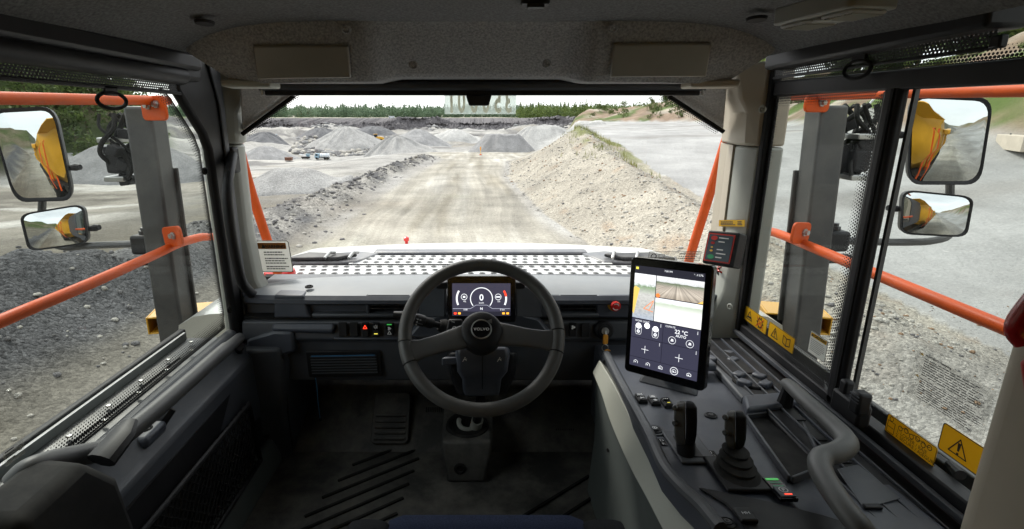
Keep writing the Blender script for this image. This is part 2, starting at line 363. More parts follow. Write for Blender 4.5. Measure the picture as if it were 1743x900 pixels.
def height(x, y):
    dist = np.hypot(x, y); ys = np.maximum(y, 1.0); Z = {}
    zr = -1.6*smooth(40, 105, y) - 6.4*smooth(105, 240, y)
    pit = -0.6 - 0.4*smooth(10, 32, y) - 7.0*smooth(32, 150, y)
    wl = smooth(-8.5, -22, x); far = smooth(60, 130, y)
    h = zr*(1-wl) + pit*wl; h = h*(1-far) + pit*far
    lumps = fbm(x/34, y/34, 3, 5); h = h + far * (np.abs(lumps) * 7.5 * smooth(140, 240, y)) + far*fbm(x/14, y/14, 9, 3)*0.8
    rim_y = 408 + 12*fbm(x/70, x*0+0.3, 5, 3)
    rk = smooth(-2, 16, y - rim_y + 7*fbm(x/9, y/9, 8, 3)); h = h*(1-rk) + (4.6 + 1.2*fbm(x/60, y/60, 2))*rk
    mid = smooth(0, 10, y - (285 + 30*fbm(x/40, x*0+4.2, 6, 3)) + 6*fbm(x/8, y/8, 4, 3)) * (1-rk)
    h = h + mid * 3.6 * smooth(-0.42, -0.2, fbm(x/60, y/60, 31, 2))
    h = h + smooth(520, 900, y) * (4 + 10*smooth(900, 1500, y))
    # hill on the left, behind the pale heap
    hl = smooth(0.53, 0.74, -x/ys) * smooth(47, 72, dist) * np.where(x < 0, 1, 0)
    h = h*(1-hl) + (9.5 + 3.5*fbm(x/25, y/25, 11) + 0.02*(dist-80))*hl
    # plateau and hillside on the right
    A = 2.2*smooth(4, 42, y); hr = A + (2.7-A)*smooth(8, 34, x)
    xl = 8 + 0.17*np.maximum(y-40, 0); wr = np.where(y < 45, smooth(4, 8, x), smooth(xl-7, xl, x)); wr = wr*smooth(420, 230, y)
    h = h*(1-wr) + hr*wr
    xb = np.interp(y, [-80, 0, 30, 85, 110, 140, 165], [19, 18, 23, 44, 47, 40, 26])
    sd = np.maximum(x - xb, np.where(x/ys > 0.165, y-168, -50)); hb = smooth(-1, 5, sd)*0.30 + smooth(3, 32, sd)*0.70
    hb = hb*smooth(420, 300, y)*smooth(0.155, 0.2, x/ys)
    h = h + hb*(6.3*smooth(0.2, 0.5, x/ys) + 3.2 + 3.0*fbm(x/12, y/12, 13, 5)) 
    # gravel embankment beside the road
    rl, re = road_edges(y); c = crest(y)*smooth(1, 10, y)*smooth(47, 36, y); cx = np.interp(y, [0, 24, 37, 48], [5.6, 5.6, 6.6, 6.8])
    up = np.clip((x-re)/(cx-re), 0, 1); dn = smooth(cx+2.2, cx, x)
    face = np.where(x < cx, c*up, c*dn + h*(1-dn)*np.where(y < 47, 1, 1))
    em = np.where((x > re) & (x < cx+2.2), 1, 0)*smooth(0.5, 6, y)*smooth(48, 44, y)
    nb = fbm(x*1.1, y*1.1, 21, 4)
    h = np.where(em > 0, h*(1-em) + np.maximum(face + 0.16*nb*np.minimum(1, up*4), h*0)*em, h)
    # low rough berm on the left of the road
    bc = -7.2 - 0.0*y; bw = 2.1; bh = np.interp(y, [-30, -5, 3, 10, 15, 30, 48, 54], [0.7, 1.0, 1.3, 1.1, 0.45, 0.38, 0.36, 0])
    bc = np.interp(y, [0, 21, 34, 50], [-7.5, -6.7, -6.2, -5.1]); bw = np.interp(y, [0, 12, 21, 50], [2.6, 2.3, 1.5, 1.1])
    t = np.clip(1 - np.abs(x-bc)/bw, 0, 1); t = t*t*(3-2*t); bm_ = t*bh*(1 + 0.55*fbm(x*0.7, y*0.7, 41, 3)) + 0.25*t*fbm(x*1.9, y*1.9, 44, 3)
    h = h + np.where(bh > 0, bm_, 0)
    onroad = smooth(rl, rl+0.8, x)*smooth(re, re-0.8, x)*smooth(120, 60, y)
    h = h + onroad*0.05*fbm(x*1.3, y*0.12, 51, 3) + (1-onroad)*smooth(3, 30, dist)*0.12*fbm(x/2.2, y/2.2, 61, 4) + smooth(30, 90, dist)*0.3*fbm(x/6, y/6, 62, 3)*(1-wr)
    Z.update(em=em, up=up, berm=t*np.where(bh > 0, 1, 0), onroad=onroad, wr=wr*(1-hb), hb=hb, hl=hl, rk=rk, mid=mid, far=far, dist=dist)
    return h + G0, Z
def gz(x, y): return float(height(np.array([float(x)]), np.array([float(y)]))[0][0])

def terrain():
    az = list(np.radians(np.arange(-82, 82.01, 0.36))) + list(np.radians(np.arange(86, 278, 4.0)))
    rr = [1.5]
    while rr[-1] < 2600: rr.append(rr[-1]*1.0205 + 0.012)
    az = np.array(az); rr = np.array(rr); na, nr = len(az), len(rr)
    Rg, Ag = np.meshgrid(rr, az, indexing='ij'); x = (Rg*np.sin(Ag)).ravel(); y = (Rg*np.cos(Ag)).ravel()
    z, Zn = height(x, y)
    co = np.column_stack([x, y, z])
    def lerp(a, b, t): return a + (np.array(b) - a) * t[:, None]
    col = np.tile(np.array([0.36, 0.352, 0.335]), (len(x), 1))
    big = fbm(x/30, y/30, 71, 4); med = fbm(x/5, y/5, 72, 4)
    col = lerp(col, (0.29, 0.27, 0.235), smooth(-0.1, 0.5, big))
    col = lerp(col, (0.46, 0.45, 0.425), smooth(0.15, 0.6, fbm(x/22, y/9, 76, 4)))
    col = lerp(col, (0.50, 0.485, 0.45), smooth(0.0, 0.4, fbm(x/34, y/14, 88, 5))*Zn['far']*0.8); col = lerp(col, (0.15, 0.145, 0.142), smooth(0.02, 0.30, fbm(x/26, y/12, 73, 5))*Zn['far']*0.85)
    nearpit = smooth(-8, -11, x)*smooth(16, 34, y)*smooth(150, 90, y); col = lerp(col, (0.19, 0.185, 0.175), nearpit*smooth(0.0, 0.32, fbm(x/8, y/5, 93, 5))*0.85); col = lerp(col, (0.47, 0.455, 0.42), nearpit*smooth(0.08, 0.36, fbm(x/11, y/5, 94, 5))*0.8)
    left = smooth(-3, -7, x)*smooth(34, 14, y)
    col = lerp(col, (0.135, 0.12, 0.094), left*0.95); col = lerp(col, (0.22, 0.20, 0.16), left*smooth(0.0, 0.5, fbm(x/3, y/1.2, 74, 4)))
    sandl = smooth(-12, -18, x)*smooth(0, 10, y)*smooth(60, 34, y)
    col = lerp(col, (0.30, 0.275, 0.235), sandl*0.9); col = lerp(col, (0.16, 0.145, 0.125), sandl*smooth(0.0, 0.3, fbm(x/7, y/2.2, 79, 5))*0.9); col = lerp(col, (0.52, 0.50, 0.46), sandl*smooth(0.12, 0.34, fbm(x/9, y/2.6, 92, 4)))
    st = fbm(x*1.4, y*0.10, 75, 4)
    rc = np.tile(np.array([0.36, 0.338, 0.288]), (len(x), 1)); rc = lerp(rc, (0.46, 0.44, 0.39), smooth(0.0, 0.5, st)); rc = lerp(rc, (0.265, 0.24, 0.19), smooth(-0.1, -0.5, st)*0.8)
    rc = lerp(rc, (0.145, 0.125, 0.098), smooth(-1.8, -3.4, x)*smooth(13, 7, y)*0.92); rc = lerp(rc, (0.23, 0.205, 0.165), smooth(-1.8, -3.4, x)*smooth(13, 7, y)*smooth(0.05, 0.4, fbm(x*2.2, y*0.25, 91, 4)))
    on = Zn['onroad']; col = col*(1-on[:, None]) + rc*on[:, None]
    bl = np.tile(np.array([0.115, 0.115, 0.118]), (len(x), 1)); bl = lerp(bl, (0.36, 0.345, 0.315), smooth(-0.5, 0.35, fbm(x*0.8, y*0.8, 77, 3))*smooth(8, 15, y))
    b = smooth(0.08, 0.4, Zn['berm']); col = col*(1-b[:, None]) + bl*b[:, None]
    wr = Zn['wr']; rd = np.tile(np.array([0.40, 0.398, 0.388]), (len(x), 1)); rd = lerp(rd, (0.31, 0.30, 0.285), smooth(0.0, 0.5, fbm(x/14, y/3.5, 78, 4)))
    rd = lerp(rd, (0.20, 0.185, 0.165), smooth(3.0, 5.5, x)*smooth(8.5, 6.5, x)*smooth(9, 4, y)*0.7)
    rd = lerp(rd, (0.17, 0.16, 0.15), smooth(0.2, 0.45, fbm(x/7, y/5, 80, 4))*smooth(16, 22, x)*smooth(34, 22, y)*0.85)
    col = col*(1-wr[:, None]) + rd*wr[:, None]
    e = Zn['em']; ec = np.tile(np.array([0.405, 0.372, 0.312]), (len(x), 1)); ec = lerp(ec, (0.36, 0.27, 0.19), smooth(0.28, 0.55, fbm(x*1.3, y*1.3, 81, 4))*0.6); ec = lerp(ec, (0.28, 0.265, 0.235), smooth(0.1, 0.5, fbm(x*0.5, y*0.5, 82, 4))*0.5*smooth(4, 14, y))
    ec = lerp(ec, (0.285, 0.275, 0.258), smooth(10, 5, y)*0.9)
    e = np.where(e > 0, 1.0, 0.0); col = col*(1-e[:, None]) + ec*e[:, None]
    gr = e*smooth(0.86, 0.97, Zn['up'])*smooth(22, 30, y)*smooth(-0.1, 0.25, fbm(x*0.9, y*0.5, 85, 3)); col = lerp(col, (0.17, 0.19, 0.055), gr*0.85)
    hb = Zn['hb']; hc = np.tile(np.array([0.27, 0.20, 0.145]), (len(x), 1)); hc = lerp(hc, (0.42, 0.37, 0.30), smooth(0.05, 0.35, fbm(x/7, y/7, 87, 5))); hc = lerp(hc, (0.10, 0.14, 0.04), smooth(0.05, 0.28, fbm(x/6, y/6, 83, 4)))
    hbc = smooth(0.01, 0.10, hb + 0.05*fbm(x/4, y/4, 90, 3)); col = col*(1-hbc[:, None]) + hc*hbc[:, None]
    hl = Zn['hl']; lc = np.tile(np.array([0.075, 0.098, 0.038]), (len(x), 1)); lc = lerp(lc, (0.17, 0.145, 0.10), smooth(0.1, 0.4, fbm(x/8, y/8, 84, 4))); hlc = smooth(0.02, 0.2, hl); col = col*(1-hlc[:, None]) + lc*hlc[:, None]
    rk = Zn['rk']*(1-Zn['rk'])*4; col = lerp(col, (0.13, 0.12, 0.128), smooth(0.15, 0.6, rk)); 
    mk = Zn['mid']*(1-Zn['mid'])*4; col = lerp(col, (0.15, 0.145, 0.145), smooth(0.15, 0.6, mk)*0.9)
    col = lerp(col, (0.36, 0.33, 0.27), smooth(0.9, 1.0, Zn['rk'])*0.8); col = lerp(col, (0.15, 0.19, 0.08), smooth(0.95, 1, Zn['rk'])*smooth(0.0, 0.3, fbm(x/40, y/20, 86, 3)))
    col = col * (1 + 0.13*med)[:, None]; col = np.clip(col*0.82, 0.01, 0.9)
    sto = np.clip(0.40 + 0.28*e + 0.5*b - 0.22*on - 0.26*wr*(1-e), 0, 1)
    i, j = np.meshgrid(np.arange(nr-1), np.arange(na), indexing='ij'); i = i.ravel(); j = j.ravel(); j2 = (j+1) % na
    F = np.column_stack([i*na+j, i*na+j2, (i+1)*na+j2, (i+1)*na+j])[:, ::-1]
    onf = on[F].mean(1); wrf = wr[F].mean(1); hbf = Zn['em'][F].mean(1)
    zone = np.where(onf > 0.5, 1, np.where((wrf > 0.55) & (hbf < 0.5), 2, np.where(hbf > 0.5, 3, 0)))
    for k, nm in enumerate(('ground', 'haul_road', 'side_road', 'gravel_embankment')):
        Fk = F[zone == k]; idx = np.unique(Fk); remap = np.zeros(len(x), int); remap[idx] = np.arange(len(idx))
        me = bpy.data.meshes.new(nm); V = co[idx]; Q = remap[Fk]
        me.vertices.add(len(V)); me.vertices.foreach_set('co', V.ravel()); me.loops.add(len(Q)*4); me.loops.foreach_set('vertex_index', Q.ravel())
        me.polygons.add(len(Q)); me.polygons.foreach_set('loop_start', np.arange(len(Q))*4); me.polygons.foreach_set('use_smooth', [True]*len(Q)); me.update(calc_edges=True)
        at = me.color_attributes.new('tone', 'FLOAT_COLOR', 'POINT'); at.data.foreach_set('color', np.column_stack([col[idx], sto[idx]]).ravel())
        me.materials.append(M[('soil', 'soil_road', 'soil_side', 'soil')[k]]); o = link(bpy.data.objects.new(nm, me)); tag(o, kind='structure')

def soil(name, attr=True, base=(0.3, 0.3, 0.3), stone=1.0, ruts=None, amp=1.0):
    m, nt, N, L = nodes(name); out = N('OutputMaterial'); p = N('BsdfPrincipled'); L(p.outputs[0], out.inputs[0]); p.inputs['Roughness'].default_value = 0.95; p.inputs['Specular IOR Level'].default_value = 0.15
    g = N('NewGeometry'); wn = N('TexNoise'); wn.inputs['Scale'].default_value = 9 * stone; wn.inputs['Detail'].default_value = 2; L(g.outputs['Position'], wn.inputs['Vector'])
    wm = N('VectorMath'); wm.operation = 'MULTIPLY_ADD'; wm.inputs[1].default_value = (0.10/stone,)*3; L(wn.outputs['Color'], wm.inputs[0]); L(g.outputs['Position'], wm.inputs[2]); src = g.outputs['Position']; wsrc = wm.outputs[0]
    def mr(inp, f0, f1, t0, t1):
        n = N('MapRange'); n.inputs['From Min'].default_value = f0; n.inputs['From Max'].default_value = f1; n.inputs['To Min'].default_value = t0; n.inputs['To Max'].default_value = t1; L(inp, n.inputs['Value']); return n.outputs[0]
    def mul(a_, b_):
        n = N('Math'); n.operation = 'MULTIPLY'; L(a_, n.inputs[0]); L(b_, n.inputs[1]); return n.outputs[0]
    n1 = N('TexNoise'); n1.inputs['Scale'].default_value = 0.55; n1.inputs['Detail'].default_value = 10; n1.inputs['Roughness'].default_value = 0.7; L(src, n1.inputs['Vector'])
    n4 = N('TexNoise'); n4.inputs['Scale'].default_value = 14; n4.inputs['Detail'].default_value = 6; n4.inputs['Roughness'].default_value = 0.75; L(src, n4.inputs['Vector'])
    n2 = N('TexVoronoi'); n2.inputs['Scale'].default_value = 20 * stone; L(wsrc, n2.inputs['Vector'])
    n3 = N('TexVoronoi'); n3.inputs['Scale'].default_value = 55 * stone; L(wsrc, n3.inputs['Vector'])
    if attr: a = N('VertexColor'); a.layer_name = 'tone'; c0 = a.outputs[0]; st = a.outputs[1]
    else: a = N('RGB'); a.outputs[0].default_value = (*base, 1); c0 = a.outputs[0]; v_ = N('Value'); v_.outputs[0].default_value = 0.6; st = v_.outputs[0]
    s2 = N('SeparateColor'); L(n2.outputs['Color'], s2.inputs[0]); s3 = N('SeparateColor'); L(n3.outputs['Color'], s3.inputs[0])
    def fade(f):
        x_ = N('MixRGB'); x_.inputs['Color1'].default_value = (1, 1, 1, 1); L(st, x_.inputs['Fac']); L(f, x_.inputs['Color2']); return x_.outputs[0]
    q = mul(mr(n1.outputs['Fac'], 0.3, 0.7, 1-0.26*amp, 1+0.26*amp), mr(n4.outputs['Fac'], 0.3, 0.7, 1-0.22*amp, 1+0.22*amp)); q = mul(q, fade(mr(s2.outputs[0], 0, 1, 0.62, 1.38))); q = mul(q, fade(mr(s3.outputs[0], 0, 1, 0.66, 1.34)))
    rutf = None
    if ruts:
        ang, across, lo, hi = ruts
        rv = N('VectorRotate'); rv.rotation_type = 'Z_AXIS'; rv.inputs['Angle'].default_value = ang; L(src, rv.inputs['Vector'])
        lw = N('TexNoise'); lw.inputs['Scale'].default_value = 0.05; lw.inputs['Detail'].default_value = 2; L(rv.outputs[0], lw.inputs['Vector'])
        sx_ = N('SeparateXYZ'); L(rv.outputs[0], sx_.inputs[0]); wob = N('Math'); wob.operation = 'MULTIPLY_ADD'; wob.inputs[1].default_value = 3.0; L(lw.outputs['Fac'], wob.inputs[0]); L(sx_.outputs[0], wob.inputs[2])
        cb = N('CombineXYZ'); ym = N('Math'); ym.operation = 'MULTIPLY'; ym.inputs[1].default_value = 0.035; L(sx_.outputs[1], ym.inputs[0]); L(wob.outputs[0], cb.inputs[0]); L(ym.outputs[0], cb.inputs[1])
        rn = N('TexNoise'); rn.inputs['Scale'].default_value = across; rn.inputs['Detail'].default_value = 5; rn.inputs['Roughness'].default_value = 0.62; L(cb.outputs[0], rn.inputs['Vector']); rutf = rn.outputs['Fac']
        pn = N('TexNoise'); pn.inputs['Scale'].default_value = 0.22; pn.inputs['Detail'].default_value = 3; L(src, pn.inputs['Vector'])
        q = mul(q, mr(rutf, 0.34, 0.66, lo, hi)); q = mul(q, mr(pn.outputs['Fac'], 0.35, 0.65, 0.86, 1.14))
    x = N('VectorMath'); x.operation = 'SCALE'; L(c0, x.inputs[0]); L(q, x.inputs['Scale']); L(x.outputs[0], p.inputs['Base Color'])
    b1 = N('Bump'); b1.inputs['Strength'].default_value = 0.8; b1.inputs['Distance'].default_value = 0.25; L(n1.outputs['Fac'], b1.inputs['Height'])
    b2 = N('Bump'); b2.inputs['Distance'].default_value = 0.04; b2.invert = True; L(n2.outputs['Distance'], b2.inputs['Height']); L(b1.outputs[0], b2.inputs['Normal']); L(mr(st, 0, 1, 0.1, 0.8), b2.inputs['Strength'])
    b3 = N('Bump'); b3.inputs['Distance'].default_value = 0.02; b3.inputs['Strength'].default_value = 0.5; L(n4.outputs['Fac'], b3.inputs['Height']); L(b2.outputs[0], b3.inputs['Normal'])
    if rutf is not None:
        b4 = N('Bump'); b4.inputs['Distance'].default_value = 0.10; b4.inputs['Strength'].default_value = 0.9; L(rutf, b4.inputs['Height']); L(b3.outputs[0], b4.inputs['Normal']); b3 = b4
    L(b3.outputs[0], p.inputs['Normal'])
soil('soil'); soil('soil_road', ruts=(0.0, 1.6, 0.80, 1.20)); soil('soil_side', ruts=(0.30, 0.5, 0.92, 1.07), amp=0.5); terrain()
soil('heap_grey', False, (0.33, 0.325, 0.315), 1.6); soil('heap_pale', False, (0.40, 0.395, 0.38), 1.6); soil('heap_dark', False, (0.15, 0.15, 0.155), 1.2); soil('heap_slate', False, (0.265, 0.263, 0.262), 1.8)
soil('stone_pale', False, (0.42, 0.40, 0.36), 2.5); soil('stone_dark', False, (0.17, 0.165, 0.165), 2.5); soil('stone_rust', False, (0.30, 0.20, 0.13), 2.5)

def heap(name, cx, cy_, hgt, rx, ry, mat_, label, seed, rot=0.0, ridge=0.0, flat=0.0, group='gravel heaps in the quarry', sink=0.4, nseg=96, nring=32, rough=0.05):
    """a tipped heap: a cone (or ridge) at its angle of repose with runnels and a rough foot"""
    c, s_ = math.cos(rot), math.sin(rot); z0 = gz(cx, cy_)
    T, A = np.meshgrid(np.arange(nring+1)/nring*1.12, np.arange(nseg)*2*math.pi/nseg, indexing='ij'); ca, sa = np.cos(A), np.sin(A)
    wob = 1 + 0.16*fbm(ca*1.6 + seed, sa*1.6, seed, 3)
    ex = ca*rx*T*wob + ridge*rx*np.sign(ca)*np.minimum(1, np.abs(ca)*2.5)*np.minimum(1, T*8); ey = sa*ry*T*wob
    X = cx + ex*c - ey*s_; Y = cy_ + ex*s_ + ey*c
    prof = np.maximum(0, 1 - T)
    if flat: prof = np.minimum(prof, 1 - flat)/(1 - flat)
    prof = prof - 0.10*np.exp(-(T/0.13)**2)
    run = (rough + 0.03)*fbm(ca*4.3 + seed, sa*4.3 + T*0.8, seed+5, 5)*np.minimum(1, T*3)*hgt + 0.035*hgt*fbm(X/hgt*2.2, Y/hgt*2.2, seed+9, 4)
    g, _ = height(X.ravel(), Y.ravel()); g = g.reshape(X.shape)
    w = smooth(0.25, 1.0, T); base = z0*(1-w) + g*w
    Z = np.where(T <= 0.93, base + hgt*prof + run*(1-0.3*T), base + hgt*prof + run*0.3 - sink*(T-0.93)*4)
    mb = MB(); n = nseg; mb.v = list(zip(X.ravel().tolist(), Y.ravel().tolist(), Z.ravel().tolist()))
    mb.f = [(i*n+k, i*n+(k+1) % n, (i+1)*n+(k+1) % n, (i+1)*n+k) for i in range(nring) for k in range(n)]
    return single(name, mb, mat_, label, 'gravel heap', group, sharp=None)
def at_row(px, py, h):
    """ground point under a pixel when the ground there is h above the road"""
    return PZ(px, py, G0 + h)
def on_ground(px, py):
    """the first place where the sight line through a photo pixel meets the terrain"""
    d = RAY(px, py); Y = 6*1.0115**np.arange(460); X = d[0]/d[1]*Y; z = d[2]/d[1]*Y; g, _ = height(X, Y); hit = np.nonzero(z <= g)[0]
    k = hit[0] if len(hit) else len(Y)-1; return np.array([X[k], Y[k], g[k]])
def heap_px(px, foot, top, half_px, mat_, label, seed, **kw):
    """heap whose near foot is at photo pixel (px, foot); top row and half width in pixels give its size"""
    Yc = kw.pop('Yc', None); p = on_ground(px, foot); ext = half_px*(Yc or p[1])/FPX; ry = ext*kw.pop('ratio', 0.75); cyy = Yc or p[1] + ry*0.85; t = PY(px, top, cyy); z0 = gz(t[0], cyy)
    return heap('gravel_heap', t[0], cyy, max(0.5, (t[2]-z0)*1.08), ext, ry, mat_, label, seed, **kw)
heap_px(590, 258, 213, 74, 'heap_grey', 'tall grey cone of crushed rock behind the yellow loader', 1, rough=0.12)
heap_px(676, 302, 229, 80, 'heap_grey', 'large grey heap with a sharp crest beside the haul road', 2, rough=0.16, Yc=92)
heap_px(712, 246, 218, 60, 'heap_slate', 'broad low slate-grey heap beyond the sharp crested one', 3)
heap_px(926, 254, 208, 86, 'heap_pale', 'rounded pale gravel heap behind the embankment', 4, ridge=0.15, Yc=104)
heap_px(856, 259, 231, 62, 'heap_slate', 'flat topped slate-grey heap at the road fork', 5, flat=0.45, Yc=84)
heap_px(498, 330, 283, 92, 'heap_grey', 'low grey heap with a long shoulder left of the haul road', 6, ridge=0.2)
heap_px(450, 272, 247, 60, 'heap_slate', 'low spread heap near the blue container', 7)
heap_px(222, 314, 240, 125, 'heap_slate', 'smooth slate-grey heap below the green hillside', 8, rough=0.03, ridge=0.32)
heap_px(545, 237, 216, 44, 'heap_dark', 'dark rubble heap left of the tall grey cone', 9, rough=0.25)
heap_px(635, 234, 214, 44, 'heap_dark', 'dark rubble heap behind the yellow loader', 10, rough=0.25)
heap_px(448, 244, 224, 42, 'heap_dark', 'dark blocky heap beside the light blue container', 11, rough=0.25)
heap_px(775, 240, 218, 48, 'heap_pale', 'small pale heap at the far bend of the haul road', 13)
heap_px(648, 306, 266, 40, 'heap_pale', 'small pale heap at the foot of the sharp crested one', 14, Yc=76)

# quarry wall: jagged blasted face below the far plain
soil('rock_face', False, (0.125, 0.118, 0.122), 0.10); rw_ = np.random.RandomState(8)
nx, nzr = 420, 16; Xw = np.linspace(-190, 92, nx); P = []
for j in range(nzr):
    t = j/(nzr-1); z = -10.5 + 12.0*t; yb = 372 + 14*fbm(Xw/60, Xw*0+2.2, 5, 3) + 9*t
    step = 5.0*fbm(Xw/9, np.floor(t*3.3)*7 + Xw*0, 24, 3) + 2.2*fbm(Xw/2.6, t*6 + Xw*0, 25, 3)
    top = 1.6*fbm(Xw/14, Xw*0 + 9, 26, 4) if j == nzr-1 else 0; cut = smooth(-0.25, 0.1, fbm(Xw/45, Xw*0 + 3.1, 27, 2)); zz = z*(0.45 + 0.55*cut) - 3.0*(1-cut)
    P.append([(float(a), float(b), float(c)) for a, b, c in zip(Xw, yb + step, zz + top + 0.5*rw_.randn(nx)*(t > 0.1))])
P.append([(a, b + 34, 1.0) for a, b, c in P[-1]])
struct('quarry_wall', MB().grid(P), 'rock_face', normals=False, sharp=12)
# loose stones, too many to count: one object each place
def rock_mesh(seed):
    rnd = random.Random(seed); t = (1+5**0.5)/2
    v = [(-1,t,0),(1,t,0),(-1,-t,0),(1,-t,0),(0,-1,t),(0,1,t),(0,-1,-t),(0,1,-t),(t,0,-1),(t,0,1),(-t,0,-1),(-t,0,1)]
    f = [(0,11,5),(0,5,1),(0,1,7),(0,7,10),(0,10,11),(1,5,9),(5,11,4),(11,10,2),(10,7,6),(7,1,8),(3,9,4),(3,4,2),(3,2,6),(3,6,8),(3,8,9),(4,9,5),(2,4,11),(6,2,10),(8,6,7),(9,8,1)]
    sx, sy, sz = rnd.uniform(.7,1.3), rnd.uniform(.7,1.3), rnd.uniform(.45,.85)
    V = np.array([(a*sx*rnd.uniform(.75,1.2)/1.9, b*sy*rnd.uniform(.75,1.2)/1.9, c*sz*rnd.uniform(.75,1.2)/1.9) for a, b, c in v]); return V, np.array(f)
ROCKS = [rock_mesh(k) for k in range(10)]
def stones(name, label, pts, sizes, mats, seed):
    rnd = np.random.RandomState(seed); pts = np.array(pts); zz, _ = height(pts[:,0], pts[:,1]); VV = []; FF = []; MI = []; b = 0
    for k, (p, s_, z) in enumerate(zip(pts, sizes, zz)):
        V, F = ROCKS[k % 10]; a = rnd.rand()*6.283; c, sn = math.cos(a), math.sin(a)
        R_ = np.array([[c,-sn,0],[sn,c,0],[0,0,1]]); VV.append(V @ R_.T * s_ + np.array([p[0], p[1], z + s_*0.12])); FF.append(F + b); b += len(V); MI += [int(rnd.choice(len(mats)))]*len(F)
    V = np.vstack(VV); F = np.vstack(FF); me = bpy.data.meshes.new(name)
    me.vertices.add(len(V)); me.vertices.foreach_set('co', V.ravel()); me.loops.add(len(F)*3); me.loops.foreach_set('vertex_index', F.ravel()); me.polygons.add(len(F)); me.polygons.foreach_set('loop_start', np.arange(len(F))*3)
    for m_ in mats: me.materials.append(M[m_])
    me.update(calc_edges=True); me.polygons.foreach_set('material_index', MI)
    return tag(link(bpy.data.objects.new(name, me)), label, 'stones', kind='stuff')
rs = np.random.RandomState(5); pts = []; sz = []
while len(pts) < 3800:
    y = 7 + 38*rs.rand()**1.5; rl, re = road_edges(np.array([y])); x = re[0] - 0.25 + (7.0-re[0]+0.4)*rs.rand(); pts.append((x, y)); sz.append(min(0.2, 0.013 + 0.05*rs.rand()**5 + 0.0010*y*rs.rand()**2))
stones('loose_stones', 'loose pale stones strewn over the embankment face', pts, sz, ('stone_pale',)*9 + ('stone_rust', 'stone_dark'), 1)
pts = []; sz = []
while len(pts) < 2300:
    y = 2 + 50*rs.rand()**1.3; bc = np.interp(y, [0, 21, 34, 50], [-7.5, -6.7, -6.2, -5.1]); x = bc + rs.randn()*np.interp(y, [0, 12, 21, 50], [1.3, 1.2, .75, .55]); pts.append((x, y)); sz.append(min(0.02 + 0.09*rs.rand()**4 + 0.0016*y*rs.rand()**3, 0.03 + 0.004*y))
stones('berm_rubble', 'dark broken rubble along the low roadside berm', pts, sz, ('stone_dark', 'stone_dark', 'stone_pale'), 2)
pts = []; sz = []
while len(pts) < 2600:
    x = 2.6 + 9*rs.rand()**1.4; y = 0.2 + 9*rs.rand(); pts.append((x, y)); sz.append(0.008 + 0.026*rs.rand()**4)
stones('roadside_pebbles', 'coarse pebbles on the ground below the right windows', pts, sz, ('stone_pale', 'stone_dark', 'stone_rust'), 3)
pts = []; sz = []
while len(pts) < 1500:
    p = at_row(500 + 170*rs.rand(), 244 + 22*rs.rand(), -8); pts.append((p[0], p[1])); sz.append(0.5 + 1.1*rs.rand()**3)
stones('blasted_rock', 'coarse blasted rock around the foot of the tall cone', pts, sz, ('stone_dark', 'stone_pale', 'heap_slate'), 4)
pts = []; sz = []
while len(pts) < 900:
    x = -200 + 300*rs.rand(); y = 345 + 30*rs.rand(); pts.append((x, y)); sz.append(0.4 + 1.5*rs.rand()**4)
stones('quarry_rubble', 'dark jagged rock along the far quarry wall', pts, sz, ('stone_dark', 'stone_dark', 'heap_dark', 'heap_slate'), 5)

# ------------------------------------------------------------------ vegetation
def leafmat(name, a, b):
    m, nt, N, L = nodes(name); out = N('OutputMaterial'); p = N('BsdfPrincipled'); p.inputs['Roughness'].default_value = 0.7; p.inputs['Specular IOR Level'].default_value = 0.2
    g = N('NewGeometry'); n = N('TexNoise'); n.inputs['Scale'].default_value = 0.35; n.inputs['Detail'].default_value = 3; L(g.outputs['Position'], n.inputs['Vector'])
    x = N('MixRGB'); x.inputs['Color1'].default_value = (*a, 1); x.inputs['Color2'].default_value = (*b, 1)
    ad = N('Math'); ad.operation = 'MULTIPLY_ADD'; ad.inputs[1].default_value = 0.7; L(g.outputs['Random Per Island'], ad.inputs[0]); r = N('MapRange'); r.inputs['From Min'].default_value = 0.35; r.inputs['From Max'].default_value = 0.65; r.inputs['To Min'].default_value = -0.2; r.inputs['To Max'].default_value = 0.5
    L(n.outputs['Fac'], r.inputs['Value']); L(r.outputs[0], ad.inputs[2]); L(ad.outputs[0], x.inputs['Fac']); L(x.outputs[0], p.inputs['Base Color'])
    tr = N('BsdfTranslucent'); L(x.outputs[0], tr.inputs[0]); mxs = N('MixShader'); mxs.inputs[0].default_value = 0.3; L(p.outputs[0], mxs.inputs[1]); L(tr.outputs[0], mxs.inputs[2]); L(mxs.outputs[0], out.inputs[0])
leafmat('leaf_pine', (0.028, 0.050, 0.022), (0.085, 0.125, 0.045)); leafmat('leaf_birch', (0.060, 0.095, 0.028), (0.165, 0.215, 0.062)); leafmat('leaf_hazed', (0.075, 0.125, 0.080), (0.170, 0.235, 0.140))  # far forest leaves lightened and blued: distance haze mixed into their colour
leafmat('leaf_bush', (0.050, 0.080, 0.026), (0.135, 0.175, 0.055)); mat('bark', (0.09, 0.06, 0.04), 0.9, var=0.3, vscale=6, bump=0.5, bscale=20, bdist=0.02); leafmat('grass_blade', (0.14, 0.16, 0.045), (0.30, 0.29, 0.10))
